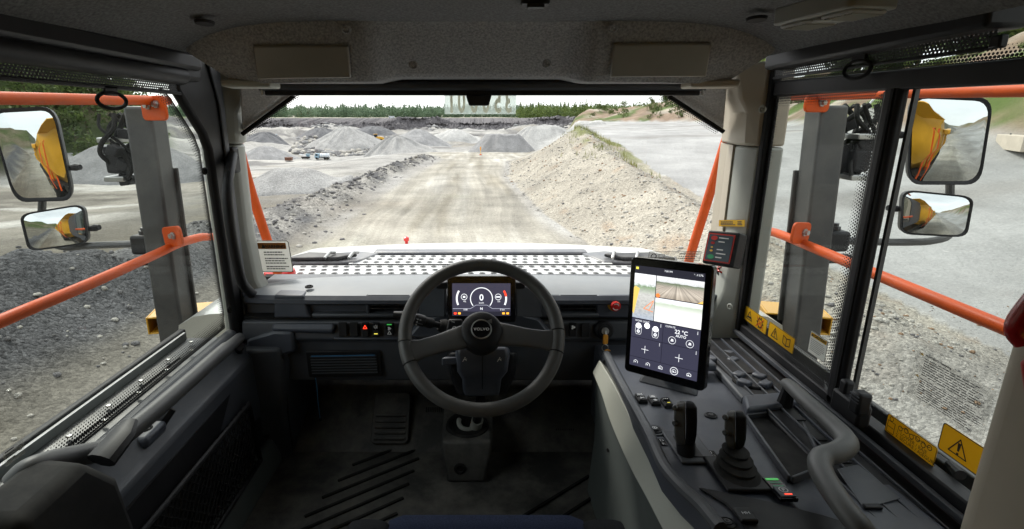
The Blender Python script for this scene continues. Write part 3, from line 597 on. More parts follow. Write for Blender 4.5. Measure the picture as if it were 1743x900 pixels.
def crown_pts(kind, seed, n, h):
    """leaf cards spread through a crown's volume: returns verts, faces"""
    r = np.random.RandomState(seed); V = []; F = []
    nl = 9 if kind != 'pine' else 0
    lob = [(r.randn(3)*np.array([0.16, 0.16, 0.13])*h + np.array([0, 0, (0.58 if kind == 'birch' else 0.45)*h]), (0.12 + 0.09*r.rand())*h) for _ in range(nl)]
    for k in range(n):
        if kind == 'pine':
            t = r.rand()**0.75; z = h*(0.12 + 0.88*t); rad = h*0.20*(1-t)**0.85*(0.75 + 0.4*math.sin(t*38 + seed)) + 0.01*h; a = r.rand()*6.283; q = rad*(0.35 + 0.65*r.rand()**0.5)
            c = np.array([q*math.cos(a), q*math.sin(a), z - 0.25*q]); s_ = h*(0.018 + 0.022*r.rand())*(1.25 - 0.6*t)*1.5; d = nrm([math.cos(a), math.sin(a), -0.35 + 0.3*r.randn()])
        else:
            o, rad = lob[r.randint(nl)]; d = nrm(r.randn(3)); c = o + d*rad*(0.5 + 0.5*r.rand()**0.4)*np.array([1, 1, 0.85]); s_ = h*(0.022 + 0.028*r.rand()); d = nrm(d + 0.6*r.randn(3))
        x, y, _ = basis(d); u = x*math.cos(k) + y*math.sin(k); w = np.cross(d, u); u = u + d*0.35*r.randn(); b = len(V)
        V += [c - u*s_, c + w*s_*0.6 + d*s_*0.3, c + u*s_, c - w*s_*0.6 - d*s_*0.1]; F.append((b, b+1, b+2, b+3))
    return V, F
def tree_proto(kind, seed, h, n, leaf, trunk=True):
    V, F = crown_pts(kind, seed, n, h); mb = MB(); mb.v = [tuple(p) for p in V]; mb.f = F
    cm = mesh_of(mb, 'crown', normals=False, sharp=None); cm.materials.append(M[leaf]); tm = None
    if trunk:
        t = MB(); r = random.Random(seed); top = h*(0.9 if kind == 'pine' else 0.72); lean = r.uniform(-.03,.03)*h
        t.tube([(lean*k*k, 0, -0.3 + (top+0.3)*k) for k in (0, .25, .5, .75, 1)], [h*.02, h*.016, h*.012, h*.008, h*.003], 7)
        for k in range(6):
            a = r.random()*6.28; z = h*(0.3 + 0.08*k); q = h*0.16; t.tube([(0,0,z), (math.cos(a)*q*.5, math.sin(a)*q*.5, z+q*.35), (math.cos(a)*q, math.sin(a)*q, z+q*.55)], [h*.007, h*.005, h*.002], 5)
        tm = mesh_of(t, 'trunk'); tm.materials.append(M['bark'])
    return cm, tm
def plant(name, proto, x, y, s_, rz, label, cat, group, dz=0.0):
    o = link(bpy.data.objects.new(name, None)); o.location = (x, y, gz(x, y) + dz); o.rotation_euler = (0, 0, rz); o.scale = (s_, s_, s_); o.empty_display_size = 0.3; tag(o, label, cat, group)
    for nm, me in (('crown', proto[0]), ('trunk', proto[1])):
        if me: c = link(bpy.data.objects.new(nm if cat == 'tree' else ('foliage' if nm == 'crown' else 'stem'), me)); c.parent = o
    return o
pines = [tree_proto('pine', 100+k, 1.0, 900, 'leaf_pine') for k in range(3)]; birches = [tree_proto('birch', 200+k, 1.0, 900, 'leaf_birch') for k in range(3)]; bushes = [tree_proto('bush', 300+k, 1.0, 420, 'leaf_bush') for k in range(4)]
rt = random.Random(9)
# wood on top of the right hand hillside
for k in range(62):
    y = -4 + rt.random()*135; x = float(np.interp(y, [0, 30, 85, 140], [18, 23, 44, 40])) + 24 + rt.random()*26; pine = rt.random() < 0.6
    plant('pine_tree' if pine else 'birch_tree', (pines if pine else birches)[k % 3], x, y, rt.uniform(8, 14), rt.random()*6, 'dark pine in the wood above the right hillside' if pine else 'light green birch in the wood above the right hillside', 'tree', 'trees on the right hillside')
for k in range(58):
    y = -6 + rt.random()*150; xb = np.interp(y, [-80, 0, 30, 85, 110, 140, 165], [19, 18, 23, 44, 47, 40, 26]); x = xb + 2 + rt.random()**1.5*22
    plant('bush', bushes[k % 4], x, y, rt.uniform(1.4, 3.2), rt.random()*6, 'green bush growing on the stony slope beyond the pale road', 'bush', 'bushes on the right hillside', -0.25)
for k in range(42):
    y = 112 + rt.random()*85; x = max(y*(0.19 + 0.27*rt.random()), float(np.interp(y, [110, 140, 165], [49, 42, 28])) + rt.random()*10); plant('bush', bushes[k % 4], x, y, rt.uniform(2, 4.5), rt.random()*6, 'bush on the rocky bank where the pale road bends away', 'bush', 'bushes on the far bank', -0.3)
for k in range(215):
    d = 52 + rt.random()*52; q = rt.uniform(0.60, 1.15); y = d/math.hypot(1, q); plant('bush', bushes[k % 4], -q*y, y, rt.uniform(2.2, 5.2), rt.random()*6, 'rounded green bush on the hillside left of the pit', 'bush', 'bushes on the left hillside', -0.4)
for k in range(26):
    d = 120 + rt.random()*60; q = rt.uniform(0.6, 1.3); y = d/math.hypot(1, q); plant('birch_tree', birches[k % 3], -q*y, y, rt.uniform(6, 10), rt.random()*6, 'leafy tree on the crest of the left hillside', 'tree', 'trees on the left hillside', -0.3)
def wood(name, label, n, place, leaf, seed):
    """a far wood that reads as one mass"""
    r = np.random.RandomState(seed); VV = []; FF = []; b = 0; prot = [crown_pts('pine' if k < 3 else 'birch', 400+k+seed, 110, 1.0) for k in range(8)]
    xy = np.array([place(r) for _ in range(n)]); zz, _ = height(xy[:,0], xy[:,1])
    for k in range(n):
        V, F = prot[r.randint(8)]; s_ = xy[k,2]; VV.append(np.array(V)*np.array([s_*1.35, s_*1.35, s_]) + np.array([xy[k,0], xy[k,1], zz[k]-0.12*s_])); FF.append(np.array(F)+b); b += len(V)
    V = np.vstack(VV); F = np.vstack(FF); me = bpy.data.meshes.new(name); me.vertices.add(len(V)); me.vertices.foreach_set('co', V.ravel()); me.loops.add(len(F)*4); me.loops.foreach_set('vertex_index', F.ravel()); me.polygons.add(len(F)); me.polygons.foreach_set('loop_start', np.arange(len(F))*4)
    me.materials.append(M[leaf]); me.update(calc_edges=True); return tag(link(bpy.data.objects.new(name, me)), label, 'forest', kind='stuff')
wood('far_forest', 'dark green forest along the horizon beyond the quarry', 2700, lambda r: (lambda y: (y*(-0.75 + 1.2*r.rand()), y, 9 + 9*r.rand()**1.5))(560 + 170*r.rand()), 'leaf_hazed', 1)
wood('near_forest', 'lighter mixed wood behind the rocky bank', 420, lambda r: (lambda y: (y*(0.07 + 0.5*r.rand()), y, 9 + 7*r.rand()))(430 + 90*r.rand()), 'leaf_birch', 2)
# dry grass tufts on the embankment crest
r = np.random.RandomState(3); V = []; F = []; gx = []
for k in range(900):
    y = 20 + 18*r.rand()**0.7; x = np.interp(y, [0, 24, 37, 48], [5.6, 5.6, 6.6, 6.8]) + 0.1 + 0.55*r.randn() + 0.3
    if fbm(np.array([x*0.9]), np.array([y*0.45]), 85, 3)[0] > -0.05: gx.append((x, y))
gzv, _ = height(np.array(gx)[:,0], np.array(gx)[:,1])
for (x, y), z in zip(gx, gzv):
    for q in range(3):
        a = r.rand()*6.28; hgt = 0.12 + 0.25*r.rand(); w = 0.012; b = len(V); ox, oy = 0.1*r.randn(2); dx, dy = math.cos(a), math.sin(a)
        V += [(x+ox-dy*w, y+oy+dx*w, z-0.02), (x+ox+dy*w, y+oy-dx*w, z-0.02), (x+ox+dx*hgt*.4, y+oy+dy*hgt*.4, z+hgt)]; F.append((b, b+1, b+2))
mb = MB(); mb.v = V; mb.f = F; tag(obj('grass', mb, 'grass_blade', None, normals=False, sharp=None), 'dry yellow-green grass along the embankment crest', 'grass', kind='stuff')
# ================================================================== OUTSIDE THE CAB: bonnet, posts, rails, mirrors, dump body
# --- bonnet with punched tread plates
bn = thing('bonnet', 'white engine bonnet with grey trim ahead of the windscreen', 'bonnet', (0, 3.2, -1.6))
zt = -0.70
ys = [2.0, 2.36, 2.9, 3.3, 3.9, 4.12, 4.2, 4.2]
def hood_z(y): return float(np.interp(y, [2.0, 2.36, 2.9, 3.4, 3.95, 4.15, 4.2], [-0.735, -0.735, -0.745, -0.79, -0.91, -1.05, -1.4]))
P = []
for y in [2.02, 2.36, 2.6, 2.9, 3.15, 3.4, 3.7, 3.95, 4.08, 4.15, 4.19, 4.2]:
    row = []
    for t in np.linspace(-1, 1, 41):
        hw = 1.30 - 0.16*smooth(2.9, 4.2, y); x = t*hw; e = abs(t); row.append((x, y, hood_z(y) - 0.10*max(0, (e-0.86)/0.14)**2 - 0.04*e*e - (0.0 if e < 0.995 else 0.3)))
    P.append(row)
obj('shell', MB().grid(P), 'white_paint', bn, normals=False)
# grey trim: side wings and the recessed band ahead of the plates
tw = MB()
for s in (-1, 1):
    tw.prism([(s*0.98, 2.56, zt-0.03), (s*0.62, 2.57, zt-0.03), (s*0.54, 2.76, zt-0.03), (s*0.68, 2.84, zt-0.04), (s*1.04, 2.70, zt-0.04)], (0, 0, 0.040))
tw.bb(-0.58, 0.58, 2.755, 2.84, zt-0.05, zt+0.012)
obj('trim_band', tw, 'trim_hood', bn, bevel=0.012)
obj('scoop', MB().prism([(-0.98, 2.57, zt+0.011), (-0.72, 2.58, zt+0.011), (-0.64, 2.66, zt+0.011), (-0.9, 2.69, zt+0.011)], (0, 0, 0.02)), 'hood_dark', bn, bevel=0.006)
obj('scoop', MB().prism([(0.98, 2.57, zt+0.011), (0.72, 2.58, zt+0.011), (0.64, 2.66, zt+0.011), (0.9, 2.69, zt+0.011)], (0, 0, 0.02)), 'hood_dark', bn, bevel=0.006)
for x in (-0.78, -0.66, 0.66, 0.78): obj('lock_clip', MB().tube([(x, 2.56, zt+0.03), (x+0.015, 2.60, zt+0.05), (x+0.03, 2.64, zt+0.04)], 0.008, 8), 'steel', bn)
def tread_plate(x0, x1, y0, y1, z, inset):
    """sheet with staggered round holes (real openings) and raised lips"""
    p = 0.0535; q = 0.0585; rh = 0.0148; mb = MB(); nrow = int((y1-y0)/q + 0.3)
    for j in range(nrow):
        yc = y0 + q*(j+0.5); xs0 = x0 + inset*j*q; xs1 = x1 - inset*j*q; n = int((xs1-xs0)/p)
        off = p*0.5*(j % 2); xa = xs0 + off
        n = int((xs1-xa)/p)
        cells = [(xs0, xa, False)] if off else []
        cells += [(xa+p*k, xa+p*(k+1), True) for k in range(n)] + [(xa+p*n, xs1, False)]
        for a, b, hole in cells:
            if b-a < 1e-4: continue
            c = [(a, yc-q/2), (b, yc-q/2), (b, yc+q/2), (a, yc+q/2)]
            if not hole: mb.add([(u, w, z) for u, w in c], [(0,1,2,3)]); continue
            m = 12; xc = (a+b)/2; per = []
            for k in range(m):
                an = 2*math.pi*(k+0.5)/m + math.pi; dx, dy = math.cos(an), math.sin(an); t = min((p/2)/max(abs(dx),1e-6), (q/2)/max(abs(dy),1e-6)); per.append((xc+dx*t, yc+dy*t, z))
            # corners kept by using 12 rays plus 4 corner fans
            ring = [(xc+rh*math.cos(2*math.pi*(k+.5)/m+math.pi), yc+rh*math.sin(2*math.pi*(k+.5)/m+math.pi)) for k in range(m)]
            low = [(u, w, z-0.012) for u, w in ring]; lip = [(u, w, z+0.003) for u, w in ring]
            o2 = [(xc+(u-xc)*1.18, yc+(w-yc)*1.18, z) for u, w in ring]
            fs = [(k, (k+1) % m, m+(k+1) % m, m+k) for k in range(m)] + [(m+k, m+(k+1) % m, 2*m+(k+1) % m, 2*m+k) for k in range(m)] + [(2*m+k, 2*m+(k+1) % m, 3*m+(k+1) % m, 3*m+k) for k in range(m)]
            b0 = len(mb.v); mb.add(per + o2 + lip + low, fs)
            cs = [(a, yc-q/2, z), (b, yc-q/2, z), (b, yc+q/2, z), (a, yc+q/2, z)]
            def quad(u, w): return (0 if u < xc and w < yc else 1 if u > xc and w < yc else 2 if u > xc else 3)
            for k in range(m):
                k2 = (k+1) % m; A_, B_ = per[k], per[k2]
                if abs(A_[0]-B_[0]) > 1e-6 and abs(A_[1]-B_[1]) > 1e-6: mb.add([A_, B_, cs[quad((A_[0]+B_[0])/2, (A_[1]+B_[1])/2)]], [(0,1,2)])
    return mb
for a in ((-0.97, 0.97, 2.30, 2.53, zt, 0.25), (-0.66, 0.66, 2.545, 2.75, zt+0.004, 0.55)):
    obj('tread_plate', tread_plate(*a), 'plate_white', bn, sharp=30)
obj('plate_tray', MB().bb(-0.98, 0.98, 2.29, 2.75, zt-0.036, zt-0.028), 'hood_dark', bn)
ol = PY(695, 411, 4.0); single('marker_peg', MB().lathe([(0,0),(0.012,0),(0.012,0.03),(0.02,0.035),(0.02,0.06),(0.0,0.07)], (ol[0], 3.9, hood_z(3.9)-0.02), (0,0,1), 12), 'red_plastic', 'small red marker peg on the bonnet edge', 'marker')
bd = thing('bonnet_bump', 'low white rounded hump on the front edge of the bonnet', 'bonnet hump', (0.05, 3.96, -0.96))
obj('hump', MB().lathe([(0.13, 0), (0.12, 0.02), (0.07, 0.05), (0, 0.06)], (0.02, 3.96, -0.985), (0,0,1), 24), 'white_paint', bd)
# red cap lamp at the left corner of the cowl
p = PY(476, 462, 2.3)
rl_ = thing('red_lamp', 'red capped lamp beside the left end of the tread plate', 'lamp', (p[0], p[1], p[2]-0.07))
obj('cap', MB().lathe([(0.0, 0.05), (0.05, 0.048), (0.066, 0.036), (0.07, 0.02), (0.066, 0.0), (0.0, 0.0)], p + np.array([0,0,-0.03]), (0,0,1), 28), 'red_plastic', rl_)
obj('collar', MB().lathe([(0.0, 0.0), (0.088, 0.0), (0.085, 0.018), (0.075, 0.03), (0.0, 0.03)], p + np.array([0,0,-0.06]), (0,0,1), 28), 'red_dark', rl_)
obj('foot', MB().bb(p[0]-0.1, p[0]+0.1, p[1]-0.08, p[1]+0.1, p[2]-0.12, p[2]-0.06), 'white_paint', rl_, bevel=0.01)

# --- steel posts beside the cab
def post(px_top, px_bot, X, label, side):
    t = PX(px_top, 190, X); b = PX(px_bot, 570, X); d = nrm(t-b); top = t + d*0.02; bot = b - d*0.45
    th = thing('steel_post', label, 'post', bot, 'posts beside the cab')
    x, y, _ = basis(d); x = np.array([1.0, 0, 0]); y = np.cross(d, x); w, dp = 0.112, 0.11
    sec = [(-.5,-.5),(.5,-.5),(.5,.5),(-.5,.5)]
    obj('column', MB().loft([[bot + x*a*w + y*c*dp for a, c in sec], [top + x*a*w + y*c*dp for a, c in sec]]), 'post_grey', th, bevel=0.012, seg=3)
    obj('rear_flange', MB().loft([[q + x*a*(w+0.03) + y*(0.058 + c*0.012) for a, c in sec] for q in (bot + d*0.5, top - d*0.25)]), 'post_grey', th, bevel=0.004)
    return th, bot, top, d
thL, bL, tL, dL = post(247, 303, -1.38, 'dark grey square steel post outside the door window', -1)
thR, bR, tR, dR = post(1406, 1362, 1.38, 'dark grey square steel post outside the front quarter window', 1)
def camera_unit(c, d, s, label):
    th = thing('work_lamp', label, 'work lamp', c - np.array([0, 0, 0.12]), 'work lamps on the posts')
    obj('bracket', MB().box(c + np.array([s*0.0, 0.02, 0]), (0.05, 0.06, 0.10)), 'plastic_black', th, bevel=0.008)
    obj('housing', MB().box(c + np.array([s*0.055, 0.0, -0.01]), (0.07, 0.10, 0.09)), 'plastic_black', th, bevel=0.012)
    for k in range(6): obj('cooling_fin', MB().box(c + np.array([s*0.055, -0.045 + 0.016*k, 0.043]), (0.066, 0.006, 0.03)), 'plastic_black', th)
    for dz in (-0.075, 0.085): obj('visor', MB().box(c + np.array([s*0.05, -0.02, dz]), (0.085, 0.10, 0.022)), 'steel', th, bevel=0.004)
cL = PX(226, 272, -1.50); camera_unit(cL, dL, -1, 'small finned work lamp on the outer face of the post by the door')
cR = PX(1432, 268, 1.47); camera_unit(cR, dR, 1, 'small finned work lamp on the rear face of the post by the quarter window')
def harness(c0, s, label):
    th = thing('cable_harness', label, 'cables', c0 - np.array([0, 0, 0.25]), 'cable looms on the posts')
    r = random.Random(4 + s)
    for k in range(7):
        a = c0 + np.array([s*r.uniform(0.0, 0.06), r.uniform(-0.05, 0.05), 0.05]); pts = [a + np.array([s*(0.02 + 0.05*math.sin(q*1.3 + k)), 0.03*math.cos(q + k*2), -0.055*q]) for q in range(6)]
        obj('cable', MB().tube(bez(pts, 4), r.uniform(0.006, 0.012), 7), 'rubber_black', th)
    for k in range(4): obj('connector', MB().box(c0 + np.array([s*r.uniform(0.01, 0.07), r.uniform(-0.05, 0.04), -0.03 - 0.065*k]), (0.045, 0.05, 0.04), np.array(Matrix.Rotation(r.uniform(-.6,.6), 3, 'Y'))), 'plastic_black', th, bevel=0.005)
    return th
harness(PX(213, 215, -1.47), -1, 'black cables and connectors at the top of the post by the door'); hR = harness(PX(1442, 200, 1.47), 1, 'black cables and connectors at the top of the post by the quarter window')
tgc = PX(1473, 196, 1.6); pl = Plane(tgc, (0.95, -0.2, -0.35), (0.3, 0.1, 0.95))
tgt = thing('paper_tag', 'white paper tag hanging from the cables outside the quarter window', 'tag', tgc - np.array([0, 0, 0.05]))
obj('paper', MB().rrect(pl, 0, 0, 0.065, 0.07, 0.001, 0.004), 'sticker_white', tgt); obj('tie', MB().tube([pl.at(-0.01, 0.035), pl.at(0.0, 0.07, 0.005), pl.at(0.01, 0.13, 0.0)], 0.004, 6), 'ink_white', tgt)
for k in range(5): obj('print_line', MB().poly(pl, [(-0.022, 0.022-0.01*k), (0.02-0.004*(k % 3), 0.022-0.01*k), (0.02-0.004*(k % 3), 0.0195-0.01*k), (-0.022, 0.0195-0.01*k)], 0.0003, 0.0012), 'ink_grey', tgt)

# --- orange rails
def rail(name, pts, r, label, brackets=(), n=14, group='orange guard rails'):
    th = thing(name, label, 'guard rail', np.array(pts).min(0) if False else np.array(pts[0]), group)
    obj('rail', MB().tube(pts, r, n), 'orange_paint', th)
    for c, x, z, w, h in brackets:
        pl = Plane(c, x, z); b = obj('bracket', MB().rrect(pl, 0, 0, w, h, 0.012, 0.02), 'orange_paint', th, bevel=0.003)
        for k in ((-0.18, 0.1), (0.18, 0.16)) if w > 0.13 else ((0.12, 0.05),):
            obj('bolt', MB().lathe([(0, 0), (0.016, 0), (0.016, 0.006), (0.011, 0.007), (0.011, 0.018), (0, 0.018)], pl.at(k[0]*w, k[1]*h, 0.012), pl.n, 6), 'steel', b)
    return th
XL = -1.30
lowL = [PX(-160, 620, XL), PX(0, 547, XL), PX(150, 484, XL), PX(262, 434, XL), PX(305, 414, XL), PX(340, 404, XL), PX(352, 403, XL-0.02), PX(385, 402, XL-0.1)]
rail('guard_rail', bez(lowL, 5), 0.0185, 'lower orange rail running past the door window', [(PX(297, 402, XL+0.03), (1, -0.55, 0.18), (0, 0.0, 1), 0.125, 0.085)])
upL = [PX(-120, 160, XL), PX(0, 167, XL), PX(150, 169, XL), PX(286, 171, XL)]
rail('guard_rail', upL, 0.018, 'upper orange rail across the top of the door window', [(PX(265, 184, XL+0.01), (1, -0.4, 0), (0, 0, 1), 0.135, 0.095)])
XR = 1.30
lowR = [PX(1262, 386, XR+0.12), PX(1285, 390, XR+0.02), PX(1320, 396, XR), PX(1390, 424, XR), PX(1480, 462, XR), PX(1600, 512, XR), PX(1720, 562, XR), PX(1850, 615, XR)]
rail('guard_rail', bez(lowR, 5), 0.0185, 'lower orange rail running past the right hand windows', [(PX(1360, 396, XR-0.03), (1, 0.55, -0.12), (0, 0, 1), 0.115, 0.085)])
upR = [PX(1345, 164, XR), PX(1450, 161, XR), PX(1560, 157, XR), PX(1743, 153, XR), PX(1850, 150, XR)]
rail('guard_rail', upR, 0.017, 'upper orange rail across the top of the right hand windows', [(PX(1388, 176, XR-0.01), (1, 0.4, 0), (0, 0, 1), 0.13, 0.065)])
for q, lab in ((((402, 232), (426, 320), (452, 400), (472, 462), (476, 474)), 'orange handrail rising beside the left end of the bonnet'), (((1246, 205), (1217, 300), (1196, 368), (1178, 425), (1166, 470)), 'orange handrail rising beside the right end of the bonnet')):
    rail('hand_rail', bez([PY(a, b, 2.25) for a, b in q], 4), 0.020, lab, group='orange handrails by the bonnet')

# yellow lamp boxes at the post feet
def lamp_box(pxs, X, label, s):
    c = PX(*pxs, X); th = thing('lamp_box', label, 'lamp housing', c - np.array([0,0,0.09]), 'yellow lamp housings by the post feet')
    rot = np.array(Matrix.Rotation(-0.25*s, 3, 'Z')); L_, W, Hh = 0.25, 0.17, 0.075
    def b(nm, o, sz, m, **kw): return obj(nm, MB().box(c + rot @ np.array(o), sz, rot), m, th, **kw)
    b('top_plate', (0, 0, Hh/2), (L_, W, 0.008), 'yellow_paint', bevel=0.003); b('bottom_plate', (0, 0, -Hh/2), (L_, W, 0.008), 'yellow_paint', bevel=0.003)
    b('side_plate', (-L_/2-0.004, 0, 0), (0.008, W, Hh+0.008), 'yellow_paint', bevel=0.003); b('side_plate', (L_/2+0.004, 0, 0), (0.008, W, Hh+0.008), 'yellow_paint', bevel=0.003)
    b('rear_plate', (0, W/2-0.006, 0), (L_, 0.008, Hh-0.01), 'yellow_paint'); b('lamp', (-0.03*s, -0.02, 0), (0.14, 0.10, 0.058), 'plastic_black', bevel=0.01)
lamp_box((313, 540), -1.42, 'yellow lamp housing at the foot of the post by the door', -1); lamp_box((1348, 540), 1.42, 'yellow lamp housing at the foot of the post by the quarter window', 1)

# --- mirrors: quads from the photo corners on a plane through their depth, aimed along the truck's flank
def mirror(px4, Y, target, label, convex, thick=0.05):
    c = sum(PY(*p, Y) for p in px4)/4; n = nrm(nrm(-c) + nrm(np.array(target) - c))
    def on(p): d = RAY(*p); return d*((c @ n)/(d @ n))
    Q = [on(p) for p in px4]; cc = sum(Q)/4; th = thing('rear_view_mirror', label, 'mirror', (cc[0], cc[1], min(q[2] for q in Q)), 'outside mirrors')
    def sub(q0, q1, q2, q3, inset):
        e = [q + (cc-q)*inset for q in (q0, q1, q2, q3)]; out = []
        for k in range(4):
            a, b_, c_ = e[k-1], e[k], e[(k+1) % 4]; r_ = 0.2
            for t in np.linspace(0, 1, 6):
                p0 = b_ + (a-b_)*r_; p1 = b_ + (c_-b_)*r_; out.append((1-t)**2*p0 + 2*t*(1-t)*b_ + t*t*p1)
        return out
    ring = sub(*Q, 0.0); ringi = sub(*Q, 0.085)
    hb = MB().loft([[p - n*thick + (cc-p)*0.14 for p in ring], [p - n*thick*0.7 + (cc-p)*0.03 for p in ring], ring, [p + n*0.006 for p in ring], [p + n*0.006 + (cc-p)*0.03 for p in ring], ringi], caps=False)
    b0 = len(hb.v); hb.f.append(tuple(range(len(ring)-1, -1, -1)))
    obj('housing', hb, 'plastic_black', th, normals=True, sharp=40)
    # glass: fan of rings, bulging when convex
    mb = MB(); R_ = 10; m = len(ringi); rad = max(np.linalg.norm(p-cc) for p in ringi)
    rows = []
    for i in range(R_+1):
        t = i/R_; rows.append([cc + (p-cc)*t - n*(convex*((np.linalg.norm((p-cc)*t))**2)/2) + n*(0.002 + convex*rad**2/2*0.8) for p in ringi])
    b = mb.add([p for r_ in rows for p in r_], [(i*m+k, i*m+(k+1) % m, (i+1)*m+(k+1) % m, (i+1)*m+k) for i in range(R_) for k in range(m)])
    g = obj('mirror_glass', mb, 'mirror_glass', th, normals=False, sharp=None)
    kn = Q[1]*0.35 + Q[2]*0.65 if px4[0][0] < 800 else Q[0]*0.55 + Q[3]*0.45
    dr = nrm((Q[1]-Q[0]))*(1 if px4[0][0] < 800 else -1)
    obj('adjuster', MB().tube([kn - n*0.02, kn - n*0.03 + dr*0.02, kn - n*0.02 + dr*0.04], [0.012, 0.016, 0.012], 10), 'plastic_black', th)
    return th, cc, n
YL, YR = 2.33, 2.2
mirror([(-22, 186), (93, 180), (128, 341), (26, 344)], YL, (-1.95, -6.0, -0.95), 'tall flat outside mirror beyond the door window', 0.75)
mirror([(33, 364), (143, 346), (153, 414), (49, 428)], YL-0.02, (-2.1, -5, -0.75), 'small wide-angle mirror below the tall one beyond the door window', 2.4)
mirror([(1549, 160), (1691, 166), (1668, 314), (1543, 314)], YR, (1.95, -6.0, -0.95), 'tall flat outside mirror beyond the rear right window', 0.75)
mirror([(1536, 322), (1658, 334), (1645, 404), (1530, 398)], YR-0.02, (2.1, -5, -0.75), 'small wide-angle mirror below the tall one beyond the rear right window', 2.4)
def mirror_arm(pts, r, clampc, label, s):
    th = thing('mirror_arm', label, 'bracket', pts[0], 'mirror arms')
    obj('arm', MB().tube(bez(pts, 5), r, 10), 'steel_dark', th)
    obj('clamp', MB().box(clampc, (0.09, 0.09, 0.085)), 'plastic_black', th, bevel=0.012)
    obj('clamp_bolt', MB().lathe([(0,0),(0.022,0),(0.022,0.015),(0.014,0.016),(0.014,0.028),(0,0.028)], clampc + np.array([0,0,0.043]), (0,0,1), 6), 'steel_dark', th)
    obj('clamp_plate', MB().box(clampc + np.array([0, -0.02, -0.075]), (0.15, 0.05, 0.035)), 'plastic_black', th, bevel=0.01)
    return th
cl = PY(249, 414, YL-0.06); a = [cl, PY(200, 416, YL), PY(150, 418, YL+0.03), PY(105, 420, YL+0.06), PY(72, 400, YL+0.09), PY(72, 345, YL+0.09), PY(72, 300, YL+0.09)]
mirror_arm(a, 0.016, cl, 'thin dark arm carrying the mirrors beyond the door', -1)
cl = PY(1417, 408, YR-0.05); a = [cl, PY(1480, 411, YR), PY(1545, 412, YR+0.03), PY(1590, 409, YR+0.06), PY(1617, 396, YR+0.09), PY(1617, 340, YR+0.09), PY(1617, 290, YR+0.09)]
mirror_arm(a, 0.016, cl, 'thin dark arm carrying the mirrors beyond the right windows', 1)
for a, b, lab in ((PY(72, 338, YL+0.04), PY(72, 366, YL+0.04), 'door'), ):
    pass

# --- dump body and rear of the truck (seen in the mirrors)
db = thing('dump_body', 'yellow ribbed dump body behind the cab', 'dump body', (0, -4.6, -3.0))
def sect(y, top, wt, wb, bot): return [(-wb, y, bot), (-wt, y, top-0.55), (-wt-0.12, y, top), (wt+0.12, y, top), (wt, y, top-0.55), (wb, y, bot)]
obj('tub', MB().loft([sect(-1.7, 0.25, 1.62, 1.30, -1.15), sect(-2.5, -0.15, 1.66, 1.36, -1.75), sect(-6.2, -0.15, 1.66, 1.36, -1.95), sect(-8.4, -0.35, 1.66, 1.36, -1.45)]), 'yellow_paint', db, bevel=0.04)
for s in (-1, 1):
    for y in (-2.6, -3.7, -4.8, -5.9, -7.0): obj('rib', MB().prism([(s*1.40, y-0.06, -1.7), (s*1.70, y-0.06, -0.72), (s*1.79, y-0.06, -0.25), (s*1.86, y-0.06, -0.25), (s*1.78, y-0.06, -0.8), (s*1.48, y-0.06, -1.7)], (0, 0.12, 0)), 'yellow_paint', db, bevel=0.01)
    obj('side_rail', MB().bb(min(s*1.76, s*1.9), max(s*1.76, s*1.9), -8.3, -2.3, -0.3, -0.12), 'yellow_paint', db, bevel=0.02)
obj('spill_plate', MB().prism([(-1.75, -1.75, 0.2), (1.75, -1.75, 0.2), (1.4, -1.1, 0.62), (-1.4, -1.1, 0.62)], (0, -0.05, 0.03)), 'yellow_paint', db, bevel=0.01)
fr = thing('truck_chassis', 'dark chassis and mudguards under the dump body', 'chassis', (0, -5, -3.1))
obj('beam', MB().bb(-0.6, 0.6, -8.0, -0.9, -2.5, -1.95), 'steel_dark', fr, bevel=0.03)
for s in (-1, 1):
    for y in (-4.6, -6.7):
        w = obj('wheel', MB().lathe([(0.4, -0.34), (0.86, -0.34), (0.94, -0.25), (0.94, 0.25), (0.86, 0.34), (0.4, 0.34)], (s*1.3, y, -2.46), (1, 0, 0), 36), 'rubber_black', fr); obj('rim', MB().lathe([(0.0, s*0.2), (0.42, s*0.2), (0.42, s*0.345), (0.35, s*0.345), (0.3, s*0.22), (0.0, s*0.22)], (s*1.3, y, -2.46), (1,0,0), 28), 'yellow_paint', w)
    obj('mudguard', MB().prism([(s*0.9, -1.2, -1.55), (s*1.65, -1.2, -1.55), (s*1.65, -3.2, -1.75), (s*0.9, -3.2, -1.75)], (0, 0, 0.05)), 'plastic_black', fr, bevel=0.01)
for s, w in ((-1, 'left'), (1, 'right')):
    th = thing('rear_hand_rail', 'orange folding handrail behind the cab on the %s flank' % w, 'handrail', (s*1.45, -1.4, -1.5), 'handrails behind the cab')
    X = s*1.48
    for pts in ([(X, -0.95, -1.6), (X, -0.95, -0.2), (X, -1.05, -0.1), (X, -1.75, -0.1), (X, -1.85, -0.2), (X, -2.1, -1.6)], [(X, -0.95, -0.85), (X, -1.98, -0.85)], [(X+s*0.16, -1.0, -1.55), (X+s*0.14, -1.4, -0.1)]): obj('tube', MB().tube(pts, 0.024, 10), 'orange_paint', th)

